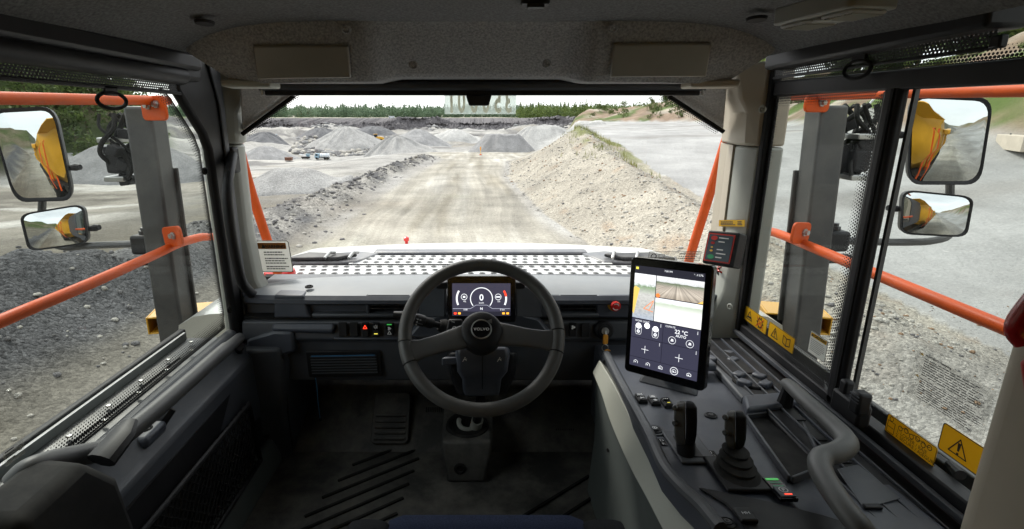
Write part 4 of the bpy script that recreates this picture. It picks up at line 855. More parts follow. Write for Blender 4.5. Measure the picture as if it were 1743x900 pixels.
# --- machines in the pit
def wheel_loader(px, py, h, rz, s):
    p = on_ground(px, py); z = p[2]; th = link(bpy.data.objects.new('wheel_loader', None)); th.location = (p[0], p[1], z); th.rotation_euler = (0, 0, rz); th.scale = (s, s, s); WOFF[th.name] = np.zeros(3)
    tag(th, 'yellow wheel loader with raised bucket at work beside the tall grey cone', 'wheel loader')
    obj('body', MB().prism([(0.2,-1.1,1.0),(4.2,-1.1,1.0),(4.3,-1.1,2.3),(3.0,-1.1,2.7),(1.8,-1.1,2.7),(0.2,-1.1,1.7)], (0,2.2,0)), 'yellow_paint', th, bevel=0.08)
    c = obj('cab', MB().prism([(0.5,-0.8,1.7),(2.0,-0.8,1.7),(1.9,-0.8,3.5),(0.7,-0.8,3.5)], (0,1.6,0)), 'gloss_black', th, bevel=0.05); obj('roof', MB().bb(0.5,2.05,-0.9,0.9,3.5,3.62), 'yellow_paint', c)
    obj('front_frame', MB().bb(-2.6,0.2,-0.8,0.8,0.9,1.5), 'yellow_paint', th, bevel=0.05)
    for sy in (-1, 1):
        obj('arm', MB().prism([(-2.2,sy*0.6-0.12,1.3),(-1.6,sy*0.6-0.12,1.8),(-4.0,sy*0.6-0.12,1.5),(-4.2,sy*0.6-0.12,1.0)], (0,0.24,0)), 'yellow_paint', th)
        for x in (-1.5, 3.0):
            w = obj('wheel', MB().lathe([(0.3,-0.35),(0.8,-0.35),(0.9,-0.25),(0.9,0.25),(0.8,0.35),(0.3,0.35)], (x, sy*1.25, 0.88), (0,1,0), 20), 'rubber_black', th); obj('rim', MB().lathe([(0,sy*.36-.02),(0.45,sy*.36-.02),(0.45,sy*.36+.02),(0,sy*.36+.02)], (x, sy*1.25, 0.88), (0,1,0), 16), 'yellow_paint', w)
    obj('bucket', MB().prism([(-4.0,-1.6,0.2),(-5.4,-1.6,0.15),(-5.5,-1.6,0.3),(-4.5,-1.6,0.6),(-4.2,-1.6,1.5),(-3.9,-1.6,1.4)], (0,3.2,0)), 'steel_dark', th, bevel=0.03)
wheel_loader(634, 245, -8, 0.25, 1.0)
mat('rust', (0.16, 0.075, 0.05), 0.8, var=0.3, vscale=2); mat('tank_white', (0.62, 0.65, 0.68), 0.4, var=0.1, vscale=1); mat('tank_blue', (0.24, 0.37, 0.46), 0.45, var=0.1, vscale=1); mat('pale_wood', (0.50, 0.44, 0.36), 0.8, var=0.1, vscale=2)
def base_at(px, py, h): return on_ground(px, py)
c = base_at(492, 275, -8); th = thing('rusty_skip', 'rust-brown open skip beside the white puddles', 'skip', c)
obj('tub', MB().loft([[c + np.array(k) for k in ((-1.4,-1,0.1),(1.4,-1,0.1),(1.4,1,0.1),(-1.4,1,0.1))], [c + np.array(k) for k in ((-1.6,-1.1,1.6),(1.6,-1.1,1.6),(1.6,1.1,1.6),(-1.6,1.1,1.6))]]), 'rust', th, bevel=0.05)
for x in (-1.5, -0.5, 0.5, 1.5): obj('rib', MB().box(c + np.array([x*0.95, -1.1, 0.85]), (0.12, 0.14, 1.4)), 'rust', th)
c = base_at(551, 272, -8); th = thing('tank_truck', 'white tank lorry with a light blue cab parked on the pit floor', 'lorry', c)
obj('tank', MB().tube([c + np.array([-1.6,0,1.7]), c + np.array([-1.3,0,1.7]), c + np.array([2.6,0,1.7]), c + np.array([2.9,0,1.7])], [0.8, 1.0, 1.0, 0.8], 20), 'tank_white', th)
for x in (-0.6, 0.5, 1.6): obj('band', MB().torus(c + np.array([x,0,1.7]), (1,0,0), 1.01, 0.05, 24, 6), 'tank_blue', th)
cb = obj('cab', MB().prism([c + np.array(k) for k in ((-3.9,-1.1,0.6),(-1.9,-1.1,0.6),(-1.9,-1.1,2.7),(-3.5,-1.1,2.7),(-3.9,-1.1,1.7))], (0,2.2,0)), 'tank_blue', th, bevel=0.08); obj('side_window', MB().bb(c[0]-3.4,c[0]-2.4,c[1]-1.13,c[1]-1.1,c[2]+1.7,c[2]+2.4), 'gloss_black', cb)
obj('chassis', MB().bb(c[0]-3.9,c[0]+2.9,c[1]-0.9,c[1]+0.9,c[2]+0.45,c[2]+0.7), 'steel_dark', th)
for x in (-3.0, 0.8, 2.1):
    for sy in (-1, 1): obj('wheel', MB().lathe([(0.2,-0.15),(0.5,-0.15),(0.5,0.15),(0.2,0.15)], c + np.array([x, sy*1.0, 0.5]), (0,1,0), 16), 'rubber_black', th)
c = base_at(521, 271, -8); th = thing('crusher', 'dark mobile conveyor standing between the skip and the lorry', 'crusher', c)
obj('chassis', MB().bb(c[0]-2.2,c[0]+2,c[1]-0.8,c[1]+0.8,c[2]+0.5,c[2]+1.0), 'steel_dark', th, bevel=0.05); obj('belt', MB().prism([c + np.array(k) for k in ((-3.0,-0.5,1.9),(1.8,-0.5,0.9),(1.8,-0.5,1.15),(-3.0,-0.5,2.15))], (0,1,0)), 'tank_white', th)
obj('hopper', MB().loft([[c + np.array(k) for k in ((0.6,-0.6,1.0),(1.6,-0.6,1.0),(1.6,0.6,1.0),(0.6,0.6,1.0))], [c + np.array(k) for k in ((0.2,-1,2.2),(2.0,-1,2.2),(2.0,1,2.2),(0.2,1,2.2))]]), 'tank_blue', th)
for sy in (-1, 1): obj('track', MB().bb(c[0]-1.8,c[0]+1.6,c[1]+sy*0.9-0.2,c[1]+sy*0.9+0.2,c[2],c[2]+0.7), 'rubber_black', th, bevel=0.2)
for (px, py, h, w, lab) in ((464, 240, -8, 3.6, 'light blue site container with a roof slab on the left pit edge'), (667, 209, 0.0, 4.0, 'pale blue site hut in front of the far forest')):
    c = base_at(px, py, h); th = thing('site_container', lab, 'container', c, 'site containers'); obj('box', MB().bb(c[0]-w/2,c[0]+w/2,c[1]-1.2,c[1]+1.2,c[2],c[2]+w*0.75), 'tank_blue' if px < 500 else 'tank_white', th, bevel=0.03)
    obj('roof', MB().bb(c[0]-w/2-.1,c[0]+w/2+.1,c[1]-1.3,c[1]+1.3,c[2]+w*0.75,c[2]+w*0.75+0.15), 'tank_white', th); obj('door', MB().bb(c[0]-w*.15,c[0]+w*.15,c[1]-1.24,c[1]-1.2,c[2]+.1,c[2]+w*.6), 'tank_white', th)
    for q in (-1, 1): obj('window', MB().bb(c[0]+q*w*.33-.3,c[0]+q*w*.33+.3,c[1]-1.23,c[1]-1.2,c[2]+w*.3,c[2]+w*.55), 'gloss_black', th)
for (px, py, h, hh, lab) in ((818, 264, -1.2, 1.5, 'orange and yellow marker post at the road fork'), (780, 238, -5, 2.2, 'orange marker post with a white panel by the far bend')):
    c = base_at(px, py, h); th = thing('marker_post', lab, 'marker post', c, 'marker posts'); obj('post', MB().lathe([(0.04,0),(0.04,hh)], c, (0,0,1), 8), 'yellow_plastic', th); obj('panel', MB().box(c + np.array([0,-0.05,hh*0.78]), (0.22, 0.03, hh*0.42)), 'lamp_amber' if False else 'amber_fob', th); obj('foot', MB().lathe([(0.22,0),(0.2,0.15),(0.05,0.22)], c, (0,0,1), 12), 'orange_paint', th)
for o_ in list(C.objects):
    if o_.parent is None and o_.name.split('.')[0] in ('rusty_skip', 'tank_truck', 'crusher', 'marker_post'): o_.scale = (0.62,)*3
# concrete barrier right
a = at_row(1668, 296, 0.9); b = at_row(1743, 318, 0.9); d = nrm(b-a); L_ = 3.2; c = (a+b)/2 + d*0.9; c[2] = gz(c[0], c[1]); pl = Plane(c, (d[0], d[1], 0), (0, 0, 1))
th = thing('concrete_block', 'long pale concrete block lying on the gravel beyond the rear right window', 'concrete block', c)
obj('block', MB().box(pl.at(0, 0.25), (L_, 0.6, 0.55), pl.rot()), 'pale_wood', th, bevel=0.02)
for k in (-1, 1): obj('lifting_eye', MB().tube([pl.at(k*1.0-0.06, 0.5), pl.at(k*1.0-0.05, 0.6), pl.at(k*1.0+0.05, 0.6), pl.at(k*1.0+0.06, 0.5)], 0.015, 6), 'steel_dark', th)
# ================================================================== CAB SHELL (floor 1.2 m below the camera)
ZF = -1.2
# ceiling: shallow vault in speckled felt
P = []
for y in np.linspace(1.52, -0.95, 14):
    P.append([(x, y, 0.165 + 0.072*(1-abs(x/0.775)**7) + 0.012*math.cos(x*3)*smooth(1.3, 0.9, y)) for x in np.linspace(-0.775, 0.775, 33)])
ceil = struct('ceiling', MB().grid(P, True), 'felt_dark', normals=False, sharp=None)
P2 = [[(p[0]*1.12, p[1] + (0.40 if r is P[0] else 0), p[2]+0.09) for p in r] for r in P]
roof_ = struct('roof_skin', MB().grid(P2), 'steel_dark', normals=False, sharp=None)
gp = PZ(911, 3, 0.238); th = thing('ceiling_clip', 'small black clip at the front of the felt ceiling', 'clip', gp); obj('clip', MB().box(gp, (0.06, 0.03, 0.012)), 'plastic_black', th, bevel=0.004); obj('tongue', MB().box(gp + np.array([0, -0.012, -0.01]), (0.036, 0.02, 0.008)), 'plastic_black', th, bevel=0.002)
for px in (348, 1288):
    q = PZ(px, 36 if px < 800 else 30, 0.212); single('ceiling_plug', MB().lathe([(0,0),(0.022,0),(0.020,-0.006),(0,-0.006)], q, (0,0.1,1), 20), 'plastic_black', 'black round plug in the ceiling above the door corner' if px < 800 else 'black round plug in the ceiling above the alarm pillar', 'plug')

# overhead panel
hd = thing('overhead_panel', 'grey felt overhead panel above the windscreen', 'overhead panel', (0, 1.5, 0.09))
def hdr(x, t):
    c = 1 - smooth(0.235, 0.30, abs(x)); yb = 1.53 + 0.075*c; zb = 0.100 + 0.017*c
    bulge = 0.018*math.sin(math.pi*t)
    if t <= 1: return np.array([x, 1.43 + (yb-1.43)*t - bulge*(1-0.8*c), 0.245 - 0.010*abs(x/0.7)**4 + (zb-0.245)*(t**1.15)])
    k = t - 1; return np.array([x, yb + 0.30*k + 0.006*min(1, k*6), zb - 0.006*math.sin(min(1, k*5)*math.pi/2) + 0.02*k])
P = []
for t in list(np.linspace(0, 1, 11)) + [1.03, 1.08, 1.2, 1.6, 2.0]:
    hw = float(np.interp(t, [0, 0.45, 1.0, 2], [0.705, 0.765, 0.665, 0.72])); P.append([hdr(x, t) for x in np.linspace(-hw, hw, 81)])
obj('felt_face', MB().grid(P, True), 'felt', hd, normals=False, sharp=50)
def hdr_plane(s): a, b, c = hdr(s*0.4, 0.25), hdr(s*0.4, 0.9), hdr(s*0.6, 0.25); return Plane(a, (1, 0, 0), a-b)
for s, q in ((-1, ((432, 73), (594, 73), (599, 128), (440, 130))), (1, ((1043, 70), (1209, 69), (1200, 126), (1037, 127)))):
    pl = hdr_plane(s); pts = [pl.uv(*k) for k in q]
    obj('cover_plate', MB().poly(pl, [pts[3], pts[2], pts[1], pts[0]], 0.012, 0.004), 'cover_brown', hd, bevel=0.005)
pl = hdr_plane(1)
for px, py in ((590, 48), (338, 58), (702, 108), (932, 105), (1043, 46), (1289, 48)): screw(hd, pl.hit(px, py) + pl.n*0.004 + (np.array([0, 0.02, 0]) if py > 90 else 0), pl.n, 0.0125, 'felt')
for s in (-1, 1): obj('end_visor', MB().prism([(s*0.58, 1.535, 0.085), (s*0.70, 1.5, 0.085), (s*0.72, 1.62, 0.085), (s*0.58, 1.62, 0.085)], (0, 0, 0.02)), 'trim_beige' if s > 0 else 'trim_light', hd, bevel=0.006)

# windscreen with frit corners and number sheet
WB, WT = 1.93, 1.80; zb_, zt_ = -0.60, 0.14
def wy(z): return WB + (WT-WB)*(z-zb_)/(zt_-zb_)
ws = thing('windscreen', 'large clear windscreen of the cab', 'windscreen', (0, WB, zb_))
obj('pane', MB().prism([(-0.88, WB, zb_), (0.88, WB, zb_), (0.88, WT, zt_), (-0.88, WT, zt_)], (0, 0.008, 0.001)), 'glass_clear', ws)
wpl = Plane((0, WB, zb_), (1, 0, 0), (0, WT-WB, zt_-zb_)); wpl.o = wpl.o - wpl.n*0 
if wpl.n[1] > 0: wpl.n = wpl.n
def wp(px, py, h=0.004): d = RAY(px, py); n = np.cross((1,0,0), (0, WT-WB, zt_-zb_)); n = n/np.linalg.norm(n); p = d*((np.array((0,WB,zb_)) @ n)/(d @ n)); return p*(1-h)
for a, b in (((414, 222), (504, 158)), ((1133, 158), (1228, 218))):
    s = -1 if a[0] < 800 else 1; A = [wp(a[0]+(b[0]-a[0])*t, a[1]+(b[1]-a[1])*t) for t in np.linspace(0,1,12)]; B = [wp(a[0]+(b[0]-a[0])*t - s*11, a[1]+(b[1]-a[1])*t + 12) for t in np.linspace(0,1,12)]
    strip('frit_dots', A, B, 0.035, 'frit', ws)
# translucent number sheet near the top of the windscreen, mirrored because it is read from outside
q = [wp(757, 150), wp(878, 150), wp(878, 194), wp(757, 194)]; spl = Plane(q[3], q[2]-q[3], q[0]-q[3]); w_, h_ = np.linalg.norm(q[2]-q[3]), np.linalg.norm(q[0]-q[3])
m, nt, N, L = nodes('film'); o_ = N('OutputMaterial'); a_ = N('BsdfTransparent'); a_.inputs[0].default_value = (0.86, 0.90, 0.88, 1); b_ = N('BsdfTranslucent'); b_.inputs[0].default_value = (0.75, 0.8, 0.76, 1); x_ = N('MixShader'); x_.inputs[0].default_value = 0.42; L(a_.outputs[0], x_.inputs[1]); L(b_.outputs[0], x_.inputs[2]); L(x_.outputs[0], o_.inputs[0])
m, nt, N, L = nodes('film_digit'); o_ = N('OutputMaterial'); p_ = N('BsdfPrincipled'); p_.inputs['Base Color'].default_value = (0.62, 0.58, 0.48, 1); b_ = N('BsdfTranslucent'); b_.inputs[0].default_value = (0.66, 0.61, 0.5, 1); x_ = N('MixShader'); x_.inputs[0].default_value = 0.72; L(p_.outputs[0], x_.inputs[1]); L(b_.outputs[0], x_.inputs[2]); L(x_.outputs[0], o_.inputs[0])
ns = thing('number_sheet', 'translucent sheet with a mirrored number at the top of the windscreen', 'number plate', q[3]); obj('film', MB().poly(spl, [(0,0),(w_,0),(w_,h_),(0,h_)], 0.0006), 'film', ns)
for ch, px in zip('100053', (769, 786, 807, 827, 847, 865)): text(ch, spl, (px-757)/121*w_, 0.007, 0.098, 'film_digit', ns, 'digit', 'CENTER', 0.0012, sx=0.52, bold=0.0030, mirror=True)

# felt corner trims at the top of the windscreen
for s, poly in ((-1, ((412, 226), (500, 161), (478, 150), (432, 140), (408, 150))), (1, ((1232, 222), (1138, 161), (1160, 150), (1204, 140), (1238, 150)))):
    th = thing('corner_trim', 'felt corner trim under the %s end of the overhead panel' % ('door side' if s < 0 else 'alarm pillar side'), 'trim', PY(*poly[0], 1.79), 'felt corner trims')
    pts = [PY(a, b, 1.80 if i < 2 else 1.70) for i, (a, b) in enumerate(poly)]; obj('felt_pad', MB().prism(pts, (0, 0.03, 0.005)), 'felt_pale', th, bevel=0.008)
    a, b = PY(*poly[0], 1.78), PY(*poly[1], 1.78); obj('seal', MB().tube([a + np.array([0,0,-0.004]), b + np.array([0,0,-0.004])], 0.007, 8), 'rubber_black', th)

# front roller blind
fb = thing('front_blind', 'black roller blind across the top of the windscreen', 'roller blind', (0, 1.7, 0.05))
x0, x1 = PY(444, 150, 1.70)[0], PY(1198, 150, 1.70)[0]
obj('casing', MB().bb(x0+0.01, x1-0.01, 1.72, 1.79, 0.088, 0.135), 'plastic_black', fb, bevel=0.006)
obj('roller', MB().tube([(x0, 1.69, 0.097), (x1, 1.69, 0.097)], 0.0135, 14), 'plastic_dark', fb)
obj('pull_bar', MB().bb(x0+0.015, x1-0.015, 1.685, 1.70, 0.070, 0.086), 'plastic_black', fb, bevel=0.004)
for x in (x0+0.008, x1-0.008): obj('end_cap', MB().box((x, 1.688, 0.079), (0.007, 0.012, 0.018)), 'steel', fb, bevel=0.002)
c = PY(815, 168, 1.69); obj('pull_tab', MB().loft([[(c[0]-0.040, 1.68, 0.072), (c[0]+0.040, 1.68, 0.072), (c[0]+0.040, 1.695, 0.072), (c[0]-0.040, 1.695, 0.072)], [(c[0]-0.030, 1.68, 0.040), (c[0]+0.030, 1.68, 0.040), (c[0]+0.030, 1.695, 0.040), (c[0]-0.030, 1.695, 0.040)]]), 'plastic_black', fb, bevel=0.005)

# windscreen pillars
def pillar(s):
    nm = 'door side' if s < 0 else 'alarm side'
    th = thing('windscreen_pillar', 'grey-green plastic windscreen pillar on the door side' if s < 0 else 'grey plastic windscreen pillar with painted warm light, carrying the alarm unit', 'pillar', (s*0.84, 1.75, -0.75))
    sec_ = ((0.862, 1.918), (0.822, 1.78), (0.806, 1.70), (0.808, 1.645), (0.828, 1.605), (0.90, 1.60), (0.93, 1.92)) if s > 0 else ((0.838, 1.918), (0.806, 1.85), (0.792, 1.80), (0.796, 1.765), (0.818, 1.738), (0.90, 1.737), (0.93, 1.92))
    def ring(z, k=0.0, m=0.0): return [(s*(X - k*q1 - m*q2), Y, z) for (X, Y), q1, q2 in zip(sec_, (1, 1, 1, 1, 0.3, 0, 0), (0, 1, 1, 1, 0, 0, 0))]
    zs = [(-0.80, 0.05, 0.03), (-0.70, 0.045, 0.03), (-0.62, 0.028, 0.016), (-0.54, 0.010, 0.004), (-0.38, 0.0, 0.0), (-0.08, 0.0, 0.0), (0.02, 0.004, 0.0), (0.06, 0.018, 0.012), (0.16, 0.03, 0.025)]
    obj('lower_cover', MB().loft([ring(*k) for k in zs if k[0] <= -0.08]), 'trim_grey', th, bevel=0.008, sharp=25)
    obj('upper_cover', MB().loft([ring(-0.0775, 0.012, -0.006)] + [ring(z, k+0.012, m-0.004) for z, k, m in zs if z > -0.08]), 'trim_grey' if s < 0 else 'trim_beige', th, bevel=0.008, sharp=25)  # right cover in beige: warm windscreen light put into the trim colour
    if s > 0:
        obj('warm_lit_edge', MB().loft([[(X, Y, z) for X, Y in ((0.862, 1.9195), (0.8185, 1.783), (0.8035, 1.722), (0.812, 1.722), (0.85, 1.9195))] for z in (-0.50, -0.0785)]), 'trim_beige', th, bevel=0.002)  # beige strip paints warm light on the pillar face towards the windscreen
        obj('cover_panel', MB().loft([[(X, Y, z) for X, Y in ((0.8085, 1.665), (0.8125, 1.638), (0.829, 1.612), (0.836, 1.614), (0.818, 1.668))] for z in (-0.43, -0.12)]), 'trim_grey', th, bevel=0.002)
        screw(th, PX(1243, 522, 0.797), (-1, -0.35, 0), 0.011); screw(th, PX(1298, 186, 0.80), (-1, -0.6, 0), 0.011)
    return th
pL = pillar(-1); pR = pillar(1)
# grab handle on the left pillar
gh = thing('pillar_grab_handle', 'tall black grab handle on the door side windscreen pillar', 'grab handle', PX(437, 520, -0.79))
pts = [PX(396, 264, -0.795), PX(391, 290, -0.775), PX(387, 320, -0.762), PX(388, 352, -0.757), PX(396, 410, -0.752), PX(408, 468, -0.75), PX(417, 488, -0.757), PX(436, 506, -0.785)]
obj('bar', MB().tube(bez(pts, 6), 0.0155, 12, sq=1.15), 'plastic_black', gh)
for px, py, w, h in ((399, 272, 0.05, 0.085), (438, 511, 0.05, 0.10)):
    c = PX(px, py, -0.803); b = obj('mount', MB().box(c, (0.018, w, h)), 'plastic_black', gh, bevel=0.008); screw(b, c + np.array([0.009, -0.005, h*0.12 if py < 400 else -h*0.2]), (1, 0, 0), 0.011, 'rubber_black', 'bolt')

# ---- left door
dr = thing('cab_door', 'black framed cab door with a large window', 'door', (-0.86, 1.2, -1.2))
XD = -0.84
fr_ = MB()
fr_.prism([(XD, 1.64, -0.66), (XD, 1.625, -0.09), (XD, 1.605, -0.045), (XD, 1.51, 0.055), (XD, 1.49, 0.075), (XD, 1.49, 0.20), (XD, 1.735, 0.20), (XD, 1.735, -0.80), (XD, 1.64, -0.80)], (0.030, 0, 0))
obj('front_post', fr_, 'plastic_black', dr, bevel=0.012)
obj('inner_post', MB().prism([(XD+0.030, 1.69, -0.70), (XD+0.030, 1.70, 0.04), (XD+0.030, 1.66, 0.16), (XD+0.030, 1.73, 0.16), (XD+0.030, 1.73, -0.75), (XD+0.030, 1.69, -0.75)], (0.008, 0, 0)), 'plastic_dark', dr, bevel=0.008)
obj('top_rail', MB().bb(XD-0.01, XD+0.06, -0.3, 1.57, 0.10, 0.20), 'plastic_black', dr, bevel=0.012)
obj('roof_rail', MB().bb(XD, XD+0.075, -0.3, 1.55, 0.128, 0.172), 'plastic_black', dr, bevel=0.01)
obj('window_pane', MB().bb(XD-0.012, XD-0.006, 0.55, 1.72, -0.90, 0.15), 'glass_tint', dr)
Rr = [(1.62, -0.655), (1.635, -0.62), (1.624, -0.09), (1.604, -0.045), (1.51, 0.055), (1.47, 0.085)]
strip('frit_dots', [(XD-0.004, y, z) for y, z in Rr], [(XD-0.004, y-0.035, z-(0.0 if z < -0.1 else 0.025)) for y, z in Rr], 0.035, 'frit', dr)
strip('frit_dots', [(XD-0.004, y, -0.665) for y in np.linspace(1.63, 0.70, 12)], [(XD-0.004, y, -0.615) for y in np.linspace(1.63, 0.70, 12)], 0.05, 'frit', dr)
for px, py in ((348, 291), (390, 527)): screw(dr, PX(px, py, XD+0.031), (1, -0.2, 0), 0.011, 'rubber_black', 'bolt')
# lower frame outside the pane: drilled metal sill
sl = obj('outer_sill', MB().prism([(XD-0.02, 0.62, -0.72), (XD-0.13, 0.80, -0.70), (XD-0.13, 1.60, -0.70), (XD-0.02, 1.66, -0.72)], (0, 0, 0.012)), 'steel_dark', dr, bevel=0.003)
for k in range(12): obj('rivet', MB().lathe([(0,0),(0.007,0),(0.006,0.004),(0,0.005)], (XD-0.05-0.035*(k % 2), 0.85+0.065*k, -0.688), (0,0,1), 8), 'steel', sl)
obj('sill_lip', MB().bb(XD-0.15, XD-0.128, 0.86, 1.62, -0.705, -0.662), 'plastic_black', dr, bevel=0.006); obj('sill_strip', MB().bb(XD-0.127, XD-0.119, 0.88, 1.60, -0.70, -0.668), 'plate_white', dr)
obj('sill_seam', MB().bb(XD-0.062, XD-0.058, 0.80, 1.45, -0.689, -0.6855), 'rubber_black', dr)
obj('yellow_edge', MB().tube([(XD-0.06, 0.40, -0.705), (XD-0.135, 0.85, -0.705)], 0.008, 8), 'yellow_paint', dr)
obj('sill_corner', MB().prism([(XD-0.01, 0.45, -0.72), (XD-0.06, 0.46, -0.715), (XD-0.13, 0.85, -0.715), (XD-0.01, 0.85, -0.72)], (0, 0, -0.12)), 'plastic_black', dr)
# inner panel: ledge and pocket
def sec(y, dz=0.0): return [(XD+0.004, y, -0.665+dz), (XD+0.03, y, -0.672+dz), (-0.775, y, -0.742+dz), (-0.758, y, -0.76+dz), (-0.755, y, -0.93), (-0.775, y, -1.16), (XD+0.004, y, -1.16)]
obj('inner_panel', MB().loft([sec(1.63), sec(1.2), sec(0.75, -0.01), sec(0.3, -0.02)]), 'plastic_dark', dr, bevel=0.008, sharp=28)
obj('kick_panel', MB().prism([(-0.772, 1.62, -0.80), (-0.752, 0.3, -0.80), (-0.752, 0.3, -1.19), (-0.772, 1.62, -1.19)], (0.012, 0, 0)), 'plastic_black', dr)
# mesh pocket: diagonal cords
mp_ = MB(); y0, y1, z0, z1 = 0.55, 1.50, -1.10, -0.86
for k in range(46):
    t = -0.3 + k*0.03
    for sgn in (1, -1):
        a = [y0 + t, z0] if sgn > 0 else [y0 + t, z1]; L_ = z1-z0; b = [a[0] + L_, a[1] + sgn*L_]
        # clip in y
        f0 = max(0.0, (y0-a[0])/L_); f1 = min(1.0, (y1-a[0])/L_)
        if f1 <= f0: continue
        pa = (a[0]+L_*f0, a[1]+sgn*L_*f0); pb = (a[0]+L_*f1, a[1]+sgn*L_*f1); mp_.tube([(-0.736, *pa), (-0.736, *pb)], 0.0022, 4)
obj('mesh_pocket', mp_, 'rubber_black', dr); obj('pocket_rim', MB().tube([(-0.735, y0, z1), (-0.735, y1, z1-0.01), (-0.735, y1+0.03, z0), (-0.735, y0, z0)], 0.008, 8, closed=True), 'plastic_black', dr)
# long grab bar on the ledge
gb = thing('door_grab_bar', 'long curved black grab bar along the door ledge', 'grab bar', PX(240, 735, -0.77))
pts = [PX(408, 575, -0.785), PX(398, 583, -0.775), PX(372, 604, -0.765), PX(320, 650, -0.762), PX(255, 706, -0.762), PX(205, 746, -0.762), PX(172, 766, -0.764), PX(130, 776, -0.768), PX(85, 786, -0.774), PX(48, 800, -0.782), PX(26, 820, -0.80)]
obj('bar', MB().tube(bez(pts, 5), [0.016]*8 + [0.019]*43, 12, sq=1.1), 'leather_smooth', gb)
for px, py, px2, py2 in ((408, 590, 404, 600), (292, 695, 262, 735)):
    a, b = PX(px, py, -0.768), PX(px2, py2, -0.80); obj('stay', MB().tube([a, (a+b)/2, b], [0.012, 0.014, 0.017], 10), 'plastic_black', gb)
c = PX(250, 735, -0.795); b = obj('bolt_mount', MB().box(c + np.array([0,0,-0.006]), (0.05, 0.085, 0.03)), 'plastic_console', gb, bevel=0.01); screw(b, c + np.array([0.0, 0.0, 0.009]), (0.25, 0, 1), 0.014, 'rubber_black', 'bolt')
# armrest end block
ab = thing('door_latch_block', 'bulky black latch block at the rear of the door ledge', 'door latch', PX(100, 880, -0.72))
c = PX(100, 838, -0.71)
obj('block', MB().loft([[c + np.array(k) for k in ((-0.09,-0.14,-0.20),(0.05,-0.14,-0.20),(0.05,0.10,-0.20),(-0.09,0.10,-0.20))], [c + np.array(k) for k in ((-0.09,-0.13,-0.03),(0.052,-0.12,-0.05),(0.05,0.075,-0.03),(-0.09,0.085,-0.01))], [c + np.array(k) for k in ((-0.08,-0.10,0.03),(0.015,-0.09,0.025),(0.015,0.045,0.03),(-0.08,0.05,0.035))]]), 'rubber_black', ab, bevel=0.018, seg=3)
obj('release_lever', MB().tube([c + np.array([0.0,0.10,-0.01]), c + np.array([0.01,0.15,0.01]), c + np.array([0.0,0.19,0.015])], [0.03, 0.026, 0.016], 10, sq=0.6), 'plastic_black', ab)
obj('latch_slot', MB().box(c + np.array([0.051, -0.03, -0.12]), (0.012, 0.07, 0.05)), 'rubber_black', ab, bevel=0.004); obj('latch_pin', MB().lathe([(0,0),(0.006,0),(0.006,0.03),(0,0.03)], c + np.array([0.05,-0.02,-0.12]), (1,0,0), 10), 'steel', ab)

# left blind above the door window
lb = thing('door_blind', 'black perforated roller blind above the door window', 'roller blind', (-0.80, 1.1, 0.08), 'side roller blinds')
obj('casing', MB().tube([(-0.795, 0.2, 0.118), (-0.795, 1.485, 0.112)], 0.024, 12), 'plastic_black', lb)
a = [(-0.815, y, 0.10) for y in np.linspace(0.2, 1.50, 10)]; b = [(-0.815, y, 0.070) for y in np.linspace(0.2, 1.50, 10)]
strip('blind_cloth', a, b, 0.04, 'blind_mesh', lb); obj('pull_bar', MB().bb(-0.820, -0.810, 0.2, 1.505, 0.064, 0.072), 'plastic_black', lb, bevel=0.002)
obj('rod', MB().tube([(-0.785, 0.55, 0.150), (-0.785, 1.0, 0.146), (-0.785, 1.02, 0.138), (-0.785, 1.40, 0.130)], 0.006, 8), 'steel_dark', lb); obj('rod_mount', MB().box((-0.785, 0.85, 0.150), (0.025, 0.06, 0.03)), 'plastic_black', lb, bevel=0.005)
c = PX(191, 171, -0.813); obj('pull_ring', MB().tube([c + np.array([0, 0.048*math.cos(a_), 0.017*math.sin(a_)]) for a_ in np.linspace(0, 2*math.pi, 25)[:-1]], 0.0042, 8, closed=True), 'rubber_black', lb); obj('pull_tab', MB().box(c + np.array([0,0,0.022]), (0.006, 0.045, 0.024)), 'plastic_black', lb, bevel=0.003)

# ---- right side: glazing, bars, pillar
XW = 0.84
sw = thing('side_window', 'black framed glazing along the right side of the cab', 'window', (XW, 1.2, -0.7))
obj('front_pane', MB().bb(XW+0.006, XW+0.012, 1.13, 1.62, -0.64, 0.072), 'glass_tint', sw); obj('rear_pane', MB().bb(XW+0.020, XW+0.026, 0.60, 1.12, -0.64, 0.072), 'glass_tint', sw); obj('top_pane', MB().bb(XW+0.006, XW+0.012, 0.45, 1.62, 0.098, 0.24), 'glass_tint', sw)
obj('cross_bar', MB().prism([(XW-0.005, 1.62, 0.066), (XW-0.005, 0.45, 0.046), (XW-0.005, 0.45, 0.085), (XW-0.005, 1.62, 0.104)], (0.03, 0, 0)), 'plastic_black', sw, bevel=0.004)
obj('divider', MB().bb(XW-0.006, XW+0.016, 1.105, 1.152, -0.66, 0.066), 'plastic_black', sw, bevel=0.008); obj('divider_seal', MB().bb(XW-0.009, XW-0.0055, 1.118, 1.126, -0.65, 0.060), 'rubber_black', sw)
obj('pane_edge', MB().bb(XW+0.018, XW+0.027, 1.096, 1.104, -0.645, 0.06), 'steel_dark', sw)
obj('front_seal', MB().bb(XW-0.012, XW+0.016, 1.585, 1.612, -0.66, 0.24), 'rubber_black', sw, bevel=0.004)
obj('bottom_channel', MB().bb(XW-0.006, XW+0.03, 0.45, 1.60, -0.672, -0.634), 'plastic_black', sw, bevel=0.004); obj('channel_rail', MB().bb(XW-0.02, XW-0.008, 0.45, 1.60, -0.668, -0.655), 'plastic_dark', sw, bevel=0.002)
